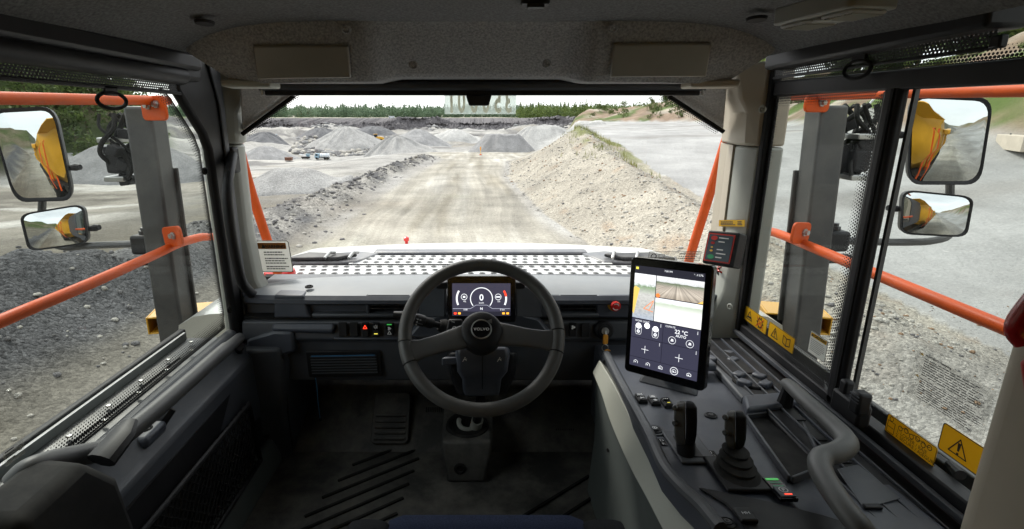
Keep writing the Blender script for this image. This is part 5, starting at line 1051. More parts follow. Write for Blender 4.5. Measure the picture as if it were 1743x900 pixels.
obj('outer_ledge', MB().bb(XW+0.034, XW+0.10, 0.45, 1.62, -0.72, -0.685), 'steel_dark', sw, bevel=0.008); obj('outer_flange', MB().bb(XW+0.085, XW+0.10, 0.45, 1.62, -0.684, -0.648), 'steel_dark', sw, bevel=0.004)
XF = XW+0.004
obj('corner_frit', MB().prism([(XF, 1.585, -0.63), (XF, 1.585, -0.60), (XF, 1.55, -0.63)], (0.001, 0, 0)), 'ink', sw)
def fs(rows, w): strip('frit_dots', [(XF, y, z) for (y, z), _ in rows], [(XF, y, z) for _, (y, z) in rows], w, 'frit', sw)
T = np.linspace(0, 1, 10)
fs([((1.585, -0.63+0.69*t), (1.558, -0.62+0.66*t)) for t in T], 0.03); fs([((1.152, -0.63+0.69*t), (1.195, -0.62+0.66*t)) for t in T], 0.045)
fs([((1.58-0.41*t, 0.066), (1.56-0.36*t, 0.036)) for t in T], 0.03); fs([((1.58-0.41*t, -0.634), (1.56-0.36*t, -0.575)) for t in T], 0.06)
fs([((1.58-1.1*t, 0.100-0.016*t), (1.58-1.1*t, 0.126-0.016*t)) for t in T], 0.03)
# blind on the right
rb = thing('window_blind', 'black perforated roller blind above the right hand windows', 'roller blind', (0.80, 1.2, 0.12), 'side roller blinds')
obj('casing', MB().prism([(0.775, 1.54, 0.130), (0.845, 1.54, 0.130), (0.845, 1.54, 0.172), (0.775, 1.54, 0.19)], (0, -0.66, 0.006)), 'plastic_black', rb, bevel=0.008)
a = [(0.815, y, 0.137) for y in np.linspace(1.55, 0.90, 8)]; b = [(0.815, y, 0.112) for y in np.linspace(1.55, 0.90, 8)]
strip('blind_cloth', a, b, 0.03, 'blind_mesh', rb); obj('pull_bar', MB().bb(0.812, 0.820, 0.90, 1.555, 0.107, 0.1135), 'plastic_black', rb, bevel=0.002); obj('end_stop', MB().box((0.815, 0.895, 0.118), (0.014, 0.02, 0.02)), 'plastic_black', rb, bevel=0.003)
c = PX(1459, 118, 0.812); obj('pull_ring', MB().tube([c + np.array([0, 0.042*math.cos(a_), 0.018*math.sin(a_)]) for a_ in np.linspace(0, 2*math.pi, 25)[:-1]], 0.0042, 8, closed=True), 'rubber_black', rb); obj('pull_tab', MB().box(c + np.array([0,0,0.022]), (0.006, 0.045, 0.022)), 'plastic_black', rb, bevel=0.003)
# room lamp in the ceiling
lz = 0.180; lq = [PZ(1334, 24, lz), PZ(1478, 0, lz), PZ(1500, 14, lz), PZ(1362, 45, lz)]; lw_, lh_ = float(np.linalg.norm(lq[2]-lq[3])), float(np.linalg.norm(lq[1]-lq[2]))
lpl = Plane(sum(lq)/4, lq[2]-lq[3], lq[1]-lq[2]); 
if lpl.n[2] > 0: lpl = Plane(lpl.o, -lpl.x, lpl.y)
rlp = thing('room_lamp', 'oblong clear lamp in the ceiling above the right hand windows', 'ceiling lamp', lpl.o)
obj('base', MB().rrect(lpl, 0, 0, lw_, lh_, 0.030, 0.012, -0.022), 'trim_grey', rlp, bevel=0.003)
for u in (-lw_*0.27, lw_*0.27):
    l_ = obj('lens', MB().rrect(lpl, u, 0, lw_*0.38, lh_*0.72, 0.006, 0.006, 0.008), 'sticker_white', rlp, bevel=0.003)
    for k in range(9): obj('lens_rib', MB().box(lpl.at(u + lw_*0.038*(k-4), 0, 0.0145), (lw_*0.014, lh_*0.62, 0.003), lpl.rot()), 'trim_grey', l_)
obj('switch', MB().rrect(lpl, 0, 0, lw_*0.12, lh_*0.6, 0.006, 0.004, 0.008), 'trim_grey', rlp, bevel=0.002)

# rear pillars, rear wall
for s in (-1, 1):
    th = thing('rear_pillar', 'beige plastic pillar beside the rear right window' if s > 0 else 'grey pillar behind the cab door', 'pillar', (s*0.8, 0.6, -0.8))
    ys_ = 0.70 if s > 0 else 0.60; kx = 0.775
    obj('cover', MB().loft([[(s*X, Y, z) for X, Y in ((0.86, ys_+0.035), (kx+0.02, ys_+0.03), (kx-0.01, ys_), (kx-0.02, ys_-0.3), (kx+0.02, ys_-0.38), (0.86, ys_-0.38))] for z in (-0.72 if s > 0 else -0.82, 0.19)]), 'trim_beige' if s > 0 else 'trim_moss', th, bevel=0.015, seg=3)
    if s > 0: obj('foot_cover', MB().loft([[(X, Y, z) for X, Y in ((0.86, 0.75), (0.79, 0.745), (0.755, 0.70), (0.745, 0.4), (0.86, 0.4))] for z in (-1.1, -0.74)]), 'trim_beige', th, bevel=0.012)
struct('rear_wall', MB().bb(-0.84, 0.84, -1.0, -0.95, -1.2, -0.45), 'plastic_dark')
struct('rear_wall_top', MB().bb(-0.84, 0.84, -1.0, -0.95, 0.05, 0.25), 'plastic_dark')
rw = thing('rear_window', 'rear window behind the driver', 'window', (0, -0.98, -0.45)); obj('pane', MB().bb(-0.8, 0.8, -0.985, -0.975, -0.45, 0.05), 'glass_tint', rw)
for s, nm in ((-1, 'left_wall'), (1, 'right_wall')):
    struct(nm, MB().bb(min(s*0.86, s*0.90), max(s*0.86, s*0.90), -1.0, 0.32 if s > 0 else 0.24, -1.2, 0.25), 'plastic_dark')
    struct(nm + '_base', MB().bb(min(s*0.862, s*0.90), max(s*0.862, s*0.90), 0.32 if s > 0 else 0.24, 1.95, -1.25, -0.73), 'plastic_dark')
# red handle at the right edge
c = PX(1772, 560, 0.765); th = thing('red_hammer', 'red emergency hammer in a holder on the beige rear pillar', 'emergency hammer', c - np.array([0,0,0.1]))
obj('head', MB().tube(bez([c + np.array(k) for k in ((0.0, -0.02, 0.11), (-0.012, 0.0, 0.05), (-0.02, 0.01, 0.0), (-0.012, 0.0, -0.02))], 5), 0.016, 12), 'red_dark', th); obj('handle', MB().tube([c + np.array(k) for k in ((0.0, -0.03, -0.01), (-0.008, -0.012, -0.05), (-0.004, -0.02, -0.085), (0.01, -0.04, -0.10))], [0.015, 0.014, 0.012, 0.008], 12), 'red_dark', th)
obj('holder', MB().box(c + np.array([0.012, -0.05, 0.02]), (0.03, 0.03, 0.1)), 'red_dark', th, bevel=0.008)

# ---- floor
fl = struct('floor', MB().bb(-0.86, 0.86, -1.0, 2.05, ZF-0.03, ZF), 'floor_rubber')
fw = MB()
for s in (-1, 1):
    n = 9 if s > 0 else 9
    for k in range(n):
        a = np.array([s*(0.02 + 0.0*k), 0.78 + 0.145*k - (0.2 if s < 0 else 0.0)]); L_ = 0.66
        d = np.array([0.78, 0.62]) if s > 0 else np.array([-0.0, 0.0])
        if s > 0:
            p0 = np.array([-0.30 + 0.115*k, 0.95]) if k < 5 else np.array([0.05, 1.02 + 0.10*(k-5)]); p1 = p0 + d*0.42
            p1 = np.where(p1[0] > 0.44, p0 + d*((0.44-p0[0])/d[0]), p1) if p1[0] > 0.44 else p1
        else: p0 = np.array([-0.70 + 0.03*k, 0.96 + 0.085*k]); p1 = p0 + np.array([0.42, 0.30])*(1.0 - 0.05*k)
        if p1[0] <= p0[0]: continue
        ang = math.atan2(p1[1]-p0[1], p1[0]-p0[0]); rot = np.array(Matrix.Rotation(ang, 3, 'Z')); m_ = (p0+p1)/2
        obj('mat_rib', MB().box((m_[0], m_[1], ZF+0.003), (np.linalg.norm(p1-p0), 0.010, 0.008), rot), 'rubber_black', fl, bevel=0.002)
struct('front_bulkhead', MB().bb(-0.86, 0.86, 2.0, 2.04, ZF, -0.60), 'rubber_black'); struct('floor_ramp', MB().prism([(-0.72, 1.72, ZF+0.001), (-0.72, 2.0, ZF+0.001), (-0.72, 2.0, ZF+0.22)], (1.44, 0, 0)), 'floor_rubber')
th = thing('door_sill', 'light grey step trim along the floor below the door', 'sill trim', (-0.74, 1.3, ZF)); obj('strip', MB().loft([[(-0.79, y, ZF), (-0.722+k, y, ZF), (-0.742+k, y, ZF+0.10), (-0.79, y, ZF+0.12)] for y, k in ((1.68, 0), (1.3, 0.0), (0.6, 0.0))]), 'trim_moss', th, bevel=0.008); obj('cap', MB().bb(-0.79, -0.745, 0.6, 1.675, ZF+0.12, ZF+0.128), 'plastic_black', th)
# kick panel left of the footwell
th = thing('kick_box', 'dark moulded kick panel between the door and the footwell', 'kick panel', (-0.7, 1.72, ZF)); obj('panel', MB().loft([[(-0.86, 1.60, z), (x, 1.60+q, z), (x+0.03, 1.98, z), (-0.86, 1.98, z)] for z, x, q in ((ZF, -0.70, 0.10), (-1.0, -0.69, 0.06), (-0.80, -0.66, 0.02), (-0.735, -0.67, 0.02))]), 'plastic_dark', th, bevel=0.012)
obj('rim', MB().tube([(-0.665, 1.63, -0.76), (-0.69, 1.68, -1.0), (-0.70, 1.71, ZF+0.03)], 0.006, 6), 'plastic_black', th)

# ---- seat
st_ = thing('driver_seat', 'dark driver seat with a navy fabric centre', 'seat', (0, 0.45, ZF))
def cushion(x0, x1, y0, y1, z, th_, r=0.05, n=14):
    P = []
    for j in range(n+1):
        row = []; v = y0 + (y1-y0)*j/n
        for i in range(n+1):
            u = x0 + (x1-x0)*i/n; e = min(1, (y1-v)/r); q = min(1, min(u-x0, x1-u)/(r*0.7)); row.append((u, v, z - th_*(1-math.sqrt(max(0, 1-(1-e)**2)))*0.9 - 0.012*(1-math.sqrt(max(0, 1-(1-q)**2)))))
        P.append(row)
    return MB().grid(P)
obj('cushion_centre', cushion(-0.165, 0.185, 0.30, 0.838, -0.685, 0.10), 'seat_blue', st_, normals=False, sharp=None)
for a, b in ((-0.235, -0.163), (0.183, 0.255)): obj('bolster', cushion(a, b, 0.30, 0.825, -0.683, 0.10), 'seat_dark', st_, normals=False, sharp=None)
obj('seat_base', MB().bb(-0.22, 0.24, 0.30, 0.77, -1.05, -0.72), 'plastic_black', st_, bevel=0.02); obj('pedestal', MB().bb(-0.18, 0.2, 0.1, 0.6, ZF, -1.05), 'rubber_black', st_)
# ================================================================== DASHBOARD
ds = thing('dashboard', 'dark moulded dashboard with a grey top pad below the windscreen', 'dashboard', (0, 1.75, -0.9))
ZP = -0.55
# top pad: crowned grey sheet with rounded near edge
P = []
for t in np.linspace(0, 1, 9):
    row = []
    for x in np.linspace(-0.80, 0.80, 61):
        e = abs(x)/0.80; ye = 1.655 + 0.05*e**6; y = ye + (1.905-ye)*t; row.append((x, y, ZP + 0.004*math.sin(math.pi*min(1, t*1.1))*(1-e**4) - 0.012*e**6 - 0.012*(1-t)**6 - 0.012*t - 0.016*e**2*t))
    P.append(row)
obj('top_pad', MB().grid(P), 'dash_pad', ds, normals=False, sharp=None)
def padlip(x0, x1):
    R_ = []
    for x in np.linspace(x0, x1, 33):
        e = abs(x)/0.80; y = 1.655 + 0.05*e**6; z = ZP - 0.012 - 0.012*e**6; R_.append([(x, y-0.002, z+0.001), (x, y-0.016, z-0.010), (x, y-0.017, z-0.022), (x, y-0.004, z-0.030), (x, y+0.03, z-0.028), (x, y+0.03, z-0.002)])
    return MB().loft(R_)
obj('lip', padlip(-0.80, -0.225), 'plastic_console', ds); obj('lip', padlip(0.225, 0.80), 'plastic_console', ds)
for px in (526,):
    q = PZ(px, 487, ZP+0.004); screw(ds, (q[0], q[1], ZP+0.001), (0, -0.05, 1), 0.014, 'rubber_black', 'pad_screw')
def fx(px, row=520, Y=1.65): return float(PY(px, row, Y)[0])
def fz(row, Y=1.65): return float(PY(818, row, Y)[2])
# recessed back wall and raised face blocks
obj('back_panel', MB().bb(-0.80, 0.82, 1.705, 1.97, fz(542), ZP-0.030), 'plastic_dark', ds)
def face(name, p0, p1, r0, r1, y0=1.650, y1=1.71, mat_='plastic_dark', bev=0.006): return obj(name, MB().bb(fx(p0, (r0+r1)/2, y0), fx(p1, (r0+r1)/2, y0), y0, y1, fz(r1, y0), fz(r0, y0)), mat_, ds, bevel=bev)
obj('face_block', MB().prism([PY(466, 502, 1.66), PY(516, 503, 1.648), PY(524, 533, 1.648), PY(530, 541, 1.648), PY(466, 541, 1.66)], (0, 0.06, 0)), 'plastic_console', ds, bevel=0.006)
face('pocket_shelf', 530, 722, 534, 541); face('pocket_back', 524, 626, 503, 536, 1.675, 1.712, 'plastic_console'); face('pocket_end', 622, 628, 503, 535, 1.652, 1.71); face('vent_end', 697, 724, 503, 541, 1.652, 1.71)
face('face_block', 1016, 1075, 503, 541, 1.655, 1.71, 'plastic_console'); face('face_block', 1075, 1245, 503, 541, 1.66, 1.71); face('pocket_shelf', 918, 1020, 533, 541); face('vent_end', 916, 954, 503, 541, 1.652, 1.71)
def vent(p0, p1, r0, r1, n, Y=1.662):
    c = ((fx(p0)+fx(p1))/2, Y+0.02, (fz(r0)+fz(r1))/2); w = fx(p1)-fx(p0); v = obj('air_vent', MB().box((c[0], 1.70, c[2]), (w, 0.012, fz(r0)-fz(r1))), 'rubber_black', ds)
    for k in range(n): obj('slat', MB().box((c[0], Y+0.012, fz(r0) + (fz(r1)-fz(r0))*(k+0.5)/n), (w, 0.034, 0.0035), np.array(Matrix.Rotation(-0.35, 3, 'X'))), 'plastic_black', v)
    for k in (0.3, 0.68): obj('divider', MB().box((fx(p0)+w*k, Y+0.03, c[2]), (0.003, 0.02, (fz(r0)-fz(r1))*0.95)), 'plastic_black', v)
    obj('tab', MB().box((c[0]-0.01 if p0 < 800 else c[0]-0.02, Y-0.004, fz((r0+r1)/2)), (0.03, 0.008, 0.004)), 'steel_dark', v)
vent(627, 697, 504, 532, 5); vent(954, 1016, 504, 532, 5)
# emergency stop
q = PY(1045, 518, 1.655); pl = Plane(q, (1, 0, 0.02), (0, 0.05, 1))
es = obj('stop_button', MB().lathe([(0, 0), (0.0215, 0), (0.0215, 0.004), (0.019, 0.006), (0, 0.006)], q, pl.n, 28), 'yellow_plastic', ds); tag(es, 'round red stop button on a yellow collar')
obj('button_cap', MB().lathe([(0, 0.005), (0.011, 0.005), (0.011, 0.014), (0.0165, 0.016), (0.0175, 0.022), (0.014, 0.028), (0, 0.030)], q, pl.n, 28), 'red_plastic', es)
for a0 in (20, 200): obj('arrow', MB().ringf(pl, 0, 0, 0.0085, 0.0115, 0.0005, 0.0285, a0, a0+110, 12), 'ink_white', es)
# groove and lower strip
obj('groove', MB().bb(-0.80, 0.82, 1.672, 1.95, fz(547, 1.66), fz(541, 1.66)), 'rubber_black', ds)
YS = 1.655
low = MB().loft([[(x, YS, fz(547, YS)), (x, YS-0.012, fz(575, YS)), (x, YS+0.004, fz(582, YS)), (x, YS+0.02, fz(652, YS)), (x, 1.75, fz(660, YS)), (x, 1.95, fz(660, YS)), (x, 1.95, fz(547, YS))] for x in (-0.80, 0.46, 0.82)])
obj('lower_panel', low, 'plastic_dark', ds, bevel=0.006)
obj('left_block', MB().prism([PY(464, 548, 1.655), PY(570, 548, 1.640), PY(566, 564, 1.620), PY(460, 561, 1.635)], (0, 0.02, -0.02)), 'plastic_console', ds, bevel=0.008)
obj('shoulder_block', MB().prism([PY(418, 577, 1.64), PY(466, 562, 1.64), PY(498, 564, 1.63), PY(503, 600, 1.63), PY(440, 620, 1.64), PY(418, 600, 1.64)], (0, 0.1, 0)), 'plastic_console', ds, bevel=0.012)
obj('switch_tray', MB().bb(fx(568, 560, 1.645), fx(708, 560, 1.645), 1.636, 1.66, fz(577, 1.645), fz(573, 1.645)), 'plastic_console', ds, bevel=0.003)
def rocker(px, py, w, h, icon, icm, Y=1.643, parent=ds, pl=None, h0=0.0, name='rocker_switch'):
    if pl is None: q = PY(px, py, Y); pl = Plane(q, (1, 0, 0), (0, 0.12, 1)); u = v = 0
    else: u, v = pl.uv(px, py)
    b = obj(name, MB().rrect(pl, u, v, w, h, 0.010, 0.003, h0), 'plastic_black', parent, bevel=0.0015)
    obj('upper_key', MB().rrect(pl, u, v + h*0.235, w*0.82, h*0.43, 0.004, 0.002, h0+0.010), 'gloss_black', b, bevel=0.0015); obj('lower_key', MB().rrect(pl, u, v - h*0.235, w*0.82, h*0.43, 0.003, 0.002, h0+0.010), 'plastic_black', b, bevel=0.0015)
    H = h0 + 0.0145
    for kind, du, dv, s_, m_ in icon:
        U, V = u + du*w, v + dv*h; I_ = MB()
        if kind == 'tri': I_.line(pl, [(U-s_, V-s_*0.8), (U+s_, V-s_*0.8), (U, V+s_)], s_*0.35, 0.0003, H, True)
        elif kind == 'sun':
            I_.ringf(pl, U, V, s_*0.35, s_*0.6, 0.0003, H)
            for a_ in range(8): I_.line(pl, [(U+s_*0.75*math.cos(a_*.785), V+s_*0.75*math.sin(a_*.785)), (U+s_*1.1*math.cos(a_*.785), V+s_*1.1*math.sin(a_*.785))], s_*0.25, 0.0003, H)
        elif kind == 'bar': I_.poly(pl, [(U-s_*1.3, V-s_*.3), (U+s_*1.3, V-s_*.3), (U+s_*1.3, V+s_*.3), (U-s_*1.3, V+s_*.3)], 0.0003, H)
        elif kind == 'dots':
            for k in (-1, 0, 1): I_.disc(pl, U+k*s_*0.9, V, s_*0.3, 0.0003, H, 10)
        elif kind == 'fan':
            for k in range(3): a_ = k*2.094; I_.ringf(pl, U+s_*0.5*math.cos(a_), V+s_*0.5*math.sin(a_), 0, s_*0.45, 0.0003, H, n=12)
        elif kind == 'x': I_.line(pl, [(U-s_, V-s_*.6), (U+s_, V+s_*.6)], s_*0.3, 0.0003, H); I_.line(pl, [(U-s_, V+s_*.6), (U+s_, V-s_*.6)], s_*0.3, 0.0003, H); I_.ringf(pl, U-s_*.8, V-s_*.5, s_*.2, s_*.5, 0.0003, H)
        elif kind == 'circ': I_.ringf(pl, U, V, s_*0.6, s_, 0.0003, H); I_.poly(pl, [(U-s_*.3, V-s_*.5), (U+s_*.3, V-s_*.5), (U+s_*.3, V+s_*.5), (U-s_*.3, V+s_*.5)], 0.0003, H)
        obj('icon', I_, m_, b, normals=False)
    return b
for px in (584, 603): obj('blank_plate', MB().rrect(Plane(PY(px, 560, 1.642), (1,0,0), (0,0.12,1)), 0, 0, 0.027, 0.050, 0.006, 0.002), 'plastic_black', ds, bevel=0.002)
rocker(623, 560, 0.024, 0.048, [('tri', 0, 0.22, 0.006, 'lamp_red')], None); rocker(641, 560, 0.024, 0.048, [('sun', 0, 0.24, 0.006, 'ink_white'), ('bar', 0, -0.25, 0.0045, 'lamp_yellow')], None)
rocker(664, 559, 0.030, 0.042, [('bar', 0, 0.42, 0.006, 'lamp_green'), ('fan', 0, 0.1, 0.007, 'ink_white'), ('tri', 0, -0.25, 0.006, 'ink_white')], None, name='rotary_switch')
rocker(974, 560, 0.026, 0.046, [('fan', 0, 0.22, 0.008, 'ink_white')], None); obj('blank_plate', MB().rrect(Plane(PY(996, 561, 1.642), (1,0,0), (0,0.12,1)), 0, 0, 0.027, 0.048, 0.006, 0.002), 'plastic_black', ds, bevel=0.002)
# ignition
q = PY(1028, 562, 1.635); n_ = nrm((0.0, -1, 0.25)); ig = obj('ignition_lock', MB().lathe([(0, -0.02), (0.031, -0.02), (0.031, 0.004), (0.025, 0.010), (0.019, 0.010), (0.019, 0.016), (0, 0.016)], q, n_, 28), 'plastic_black', ds); obj('barrel', MB().lathe([(0, 0.016), (0.012, 0.016), (0.012, 0.022), (0, 0.022)], q, n_, 20), 'steel', ig)
for px, py in ((1015, 571), (1044, 568), (1003, 552)): pass
# small vent grille low on the left
gpl = Plane(PY(532, 637, 1.655), PY(645, 635, 1.655)-PY(532, 637, 1.655), (0, -0.02, 1)); w_ = 0.225; h_ = 0.072
gr_ = obj('floor_vent', MB().rrect(gpl, w_/2, h_/2, w_+0.03, h_+0.026, 0.010, 0.006, -0.012), 'plastic_black', ds, bevel=0.003); obj('recess', MB().rrect(gpl, w_/2, h_/2, w_, h_, 0.002, 0.004, -0.0015), 'ink', gr_)
for k in range(7): obj('slat', MB().box(gpl.at(w_/2, h_*(k+0.5)/7, 0.002), (w_, 0.003, 0.006), gpl.rot()), 'plastic_dark', gr_)
obj('blue_edge', MB().box(gpl.at(w_/2, h_*0.97, 0.003), (w_*0.96, 0.002, 0.003), gpl.rot()), 'ink_blue', gr_)
th = thing('blue_cord', 'thin blue cord hanging beside the footwell', 'cord', PY(545, 715, 1.72)); pts = [PY(537, 643, 1.665), PY(540, 665, 1.68), PY(542, 690, 1.69), PY(545, 712, 1.70)]; obj('strand', MB().tube(bez(pts, 4), 0.0016, 6), 'ink_blue', th); obj('end_knot', MB().lathe([(0,0),(0.005,0.004),(0.004,0.012),(0,0.014)], pts[-1] - np.array([0,0,0.012]), (0,0,1), 8), 'rubber_black', th)
# steering column cowl and cluster housing sides
for s in (-1, 1):
    obj('cluster_cheek', MB().prism([PY(818+s*58, 484, 1.60), PY(818+s*76, 488, 1.60), PY(818+s*102, 502, 1.645), PY(818+s*106, 541, 1.65), PY(818+s*60, 541, 1.60)], (0, 0.09, 0)), 'plastic_dark', ds, bevel=0.006)
    obj('cluster_cap', MB().prism([PY(818+s*56, 480, 1.60), PY(818+s*76, 482, 1.60), PY(818+s*76, 492, 1.598), PY(818+s*56, 492, 1.598)], (0, 0.09, 0)), 'plastic_black', ds, bevel=0.004)
obj('cluster_base', MB().prism([PY(722, 541, 1.64), PY(760, 536, 1.60), PY(880, 536, 1.60), PY(916, 541, 1.64), PY(945, 575, 1.62), PY(690, 575, 1.62)], (0, 0.09, 0.0)), 'plastic_console', ds, bevel=0.01)

# ---- ignition key with orange fob
ky = thing('ignition_key', 'ignition key with two orange tags hanging from the lock', 'key', PY(1033, 612, 1.60))
kp = Plane(PY(1030, 577, 1.605), (1, 0.1, 0), (0, 0.1, 1)); obj('key_head', MB().rrect(kp, 0, 0, 0.017, 0.034, 0.006, 0.006), 'amber_fob', ky, bevel=0.002)
obj('blade', MB().tube([q + n_*0.02, kp.at(0, 0.012, 0.003)], 0.004, 8), 'steel', ky); kc = PY(1030, 592, 1.605); obj('key_ring', MB().torus(kc, (0.2, -1, 0.3), 0.011, 0.0012, 20, 6), 'steel', ky)
kf = Plane(PY(1033, 604, 1.603), (1, 0.1, -0.05), (0.05, 0.1, 1)); obj('fob', MB().poly(kf, [(-0.010, -0.012), (0, -0.021), (0.010, -0.012), (0.010, 0.017), (0.004, 0.021), (-0.004, 0.021), (-0.010, 0.017)], 0.005), 'amber_fob', ky, bevel=0.0015)

# ---- instrument display
dd = thing('instrument_display', 'black framed instrument screen behind the steering wheel', 'display', PY(820, 548, 1.57))
dpl = Plane(PY(820, 509, 1.565), (1, 0, 0), (0, 0.16, 1))
def du(px, py): return dpl.uv(px, py)
a, b = du(762, 548), du(878, 470); W_, H_ = b[0]-a[0], b[1]-a[1]; mc = ((a[0]+b[0])/2, (a[1]+b[1])/2)
obj('bezel', MB().rrect(dpl, *mc, W_, H_, 0.022, 0.006, -0.022), 'gloss_black', dd, bevel=0.002)
emis('screen_slate', (0.026, 0.025, 0.040), 1.0); emis('screen_dark', (0.012, 0.012, 0.018), 1.0); emis('screen_line', (0.30, 0.31, 0.36), 1.0)
a, b = du(770, 537), du(869, 482); sw_, sh_ = b[0]-a[0], b[1]-a[1]; sc_ = ((a[0]+b[0])/2, (a[1]+b[1])/2)
scr = obj('screen', MB().rrect(dpl, *sc_, sw_, sh_, 0.0005, 0.001, 0.0003), 'screen_slate', dd)
k = sw_/99.0
def dp(px, py): return du(px, py)
g = MB(); g.ringf(dpl, *dp(819.5, 508), 18*k, 19.4*k, 0.0003, 0.001, -40, 220, 40); obj('speed_ring', g, 'icon_white', scr, normals=False)
g = MB(); g.ringf(dpl, *dp(790, 505), 4.6*k, 5.4*k, 0.0003, 0.001); g.poly(dpl, [(dp(790,505)[0]+x*k, dp(790,505)[1]+y*k) for x, y in ((-2,-1.6),(2,-1.6),(2,1.6),(-2,1.6))], 0.0003, 0.001); g.ringf(dpl, *dp(848, 505), 4.6*k, 5.4*k, 0.0003, 0.001); g.poly(dpl, [(dp(848,505)[0]+x*k, dp(848,505)[1]+y*k) for x, y in ((-3.6,-1.2),(3.6,-1.2),(3.6,1.0),(-3.6,1.0))], 0.0003, 0.001); obj('gauge_icon', g, 'icon_white', scr, normals=False)
g = MB(); g.ringf(dpl, *dp(803, 508), 24*k, 27*k, 0.0003, 0.001, 148, 205, 14); obj('gauge_arc', g, 'icon_white', scr, normals=False)
g = MB(); g.ringf(dpl, *dp(836, 508), 24*k, 27*k, 0.0003, 0.001, -25, 8, 12); obj('gauge_arc', g, 'icon_white', scr, normals=False); g = MB(); g.ringf(dpl, *dp(836, 508), 24*k, 27*k, 0.0003, 0.001, 8, 32, 8); obj('gauge_arc', g, 'lamp_red', scr, normals=False)
text('0', dpl, *dp(819.5, 511), 15*k, 'icon_white', scr, 'speed_digit', 'CENTER', 0.0012, bold=0.0004); text('km/h', dpl, *dp(819.5, 516.5), 4.2*k, 'icon_white', scr, 'unit_text', 'CENTER', 0.0012); text('4%', dpl, *dp(791, 514), 4*k, 'icon_white', scr, 'level_text', 'CENTER', 0.0012); text('5%', dpl, *dp(849, 514), 4*k, 'icon_white', scr, 'level_text', 'CENTER', 0.0012); text('N', dpl, *dp(819.5, 527), 6*k, 'icon_white', scr, 'gear_letter', 'CENTER', 0.0012, bold=0.0002); text('0 km', dpl, *dp(851, 528), 4*k, 'icon_white', scr, 'trip_text', 'LEFT', 0.0012); text('0:00', dpl, *dp(789, 528), 4*k, 'icon_white', scr, 'clock_text', 'LEFT', 0.0012)
g = MB(); c_ = [dp(*t) for t in ((771, 525), (801, 525), (810, 519), (829, 519), (838, 525), (868, 525))]; g.line(dpl, c_, 0.6*k, 0.0003, 0.0008); obj('divider_line', g, 'screen_line', scr, normals=False)
obj('warning_bar', MB().poly(dpl, [dp(770.5, 536.5), dp(868.5, 536.5), dp(868.5, 530), dp(770.5, 530)], 0.0003, 0.0009), 'screen_dark', scr)
for px, m_ in ((775, 'lamp_red'), (782, 'lamp_amber'), (857, 'lamp_amber'), (864, 'lamp_amber')): obj('warning_light', MB().rrect(dpl, *dp(px, 533), 4.6*k, 3.4*k, 0.0003, 0.8*k, 0.0014), m_, scr)

# ---- steering wheel
WC = RAY(819.5, 566)*1.43; EL = math.radians(43); wn = np.array([0, -math.cos(EL), math.sin(EL)]); wpl2 = Plane(WC, (1, 0, 0), (0, math.sin(EL), math.cos(EL)))
sw2 = thing('steering_wheel', 'black leather steering wheel with two wide spokes', 'steering wheel', WC - np.array([0,0,0.2]))
RW, rw_ = 0.2066, 0.0184
def arc(a0, a1, n): return [wpl2.at(RW*math.cos(math.radians(a)), RW*math.sin(math.radians(a))) for a in np.linspace(a0, a1, n)]
obj('rim', MB().tube(arc(0, 360, 97)[:-1], rw_, 18, closed=True), 'leather', sw2, sharp=None)
aL, aR = 196.0, -7.0
for ac in (aL, aR):
    for e in (-8.5, 8.5): obj('rim_seam', MB().tube(arc(ac+e-0.5, ac+e+0.5, 3), rw_+0.0006, 18), 'rubber_black', sw2, sharp=None)
    c_, s_ = math.cos(math.radians(ac)), math.sin(math.radians(ac)); rings = []
    for r_, hw, t_, hh in ((0.03, 0.034, 0.014, 0.004), (0.07, 0.031, 0.012, 0.004), (0.12, 0.026, 0.010, 0.002), (0.165, 0.026, 0.010, 0.0), (0.188, 0.031, 0.012, 0.0), (0.2, 0.036, 0.010, 0.0)):
        ring = []
        for q in range(16):
            a_ = 2*math.pi*q/16; u_ = hw*math.copysign(abs(math.cos(a_))**0.6, math.cos(a_)); v_ = t_*math.copysign(abs(math.sin(a_))**0.6, math.sin(a_)); ring.append(wpl2.at(r_*c_ - u_*s_, r_*s_ + u_*c_, v_ + hh))
        rings.append(ring)
    obj('spoke', MB().loft(rings), 'leather_smooth', sw2, sharp=None)
hub = obj('hub', MB().lathe([(0, -0.075), (0.040, -0.075), (0.047, -0.055), (0.047, -0.035), (0.056, -0.022), (0.057, 0.008), (0.054, 0.018), (0.047, 0.024), (0.030, 0.026), (0, 0.026)], WC, wn, 48), 'plastic_black', sw2)
obj('badge', MB().lathe([(0, 0.026), (0.026, 0.026), (0.026, 0.0272), (0, 0.0272)], WC, wn, 36), 'gloss_black', hub); obj('badge_ring', MB().torus(WC + wn*0.027, wn, 0.0262, 0.0019, 44, 8), 'steel', hub)
obj('badge_arrow', MB().poly(wpl2, [(0.0165, 0.024), (0.027, 0.028), (0.0285, 0.0165), (0.022, 0.0185)], 0.002, 0.0265), 'steel', hub)
text('VOLVO', wpl2, 0, -0.0035, 0.0105, 'ink_white', hub, 'lettering', 'CENTER', 0.0276, sx=1.12, bold=0.0002, space=1.1)

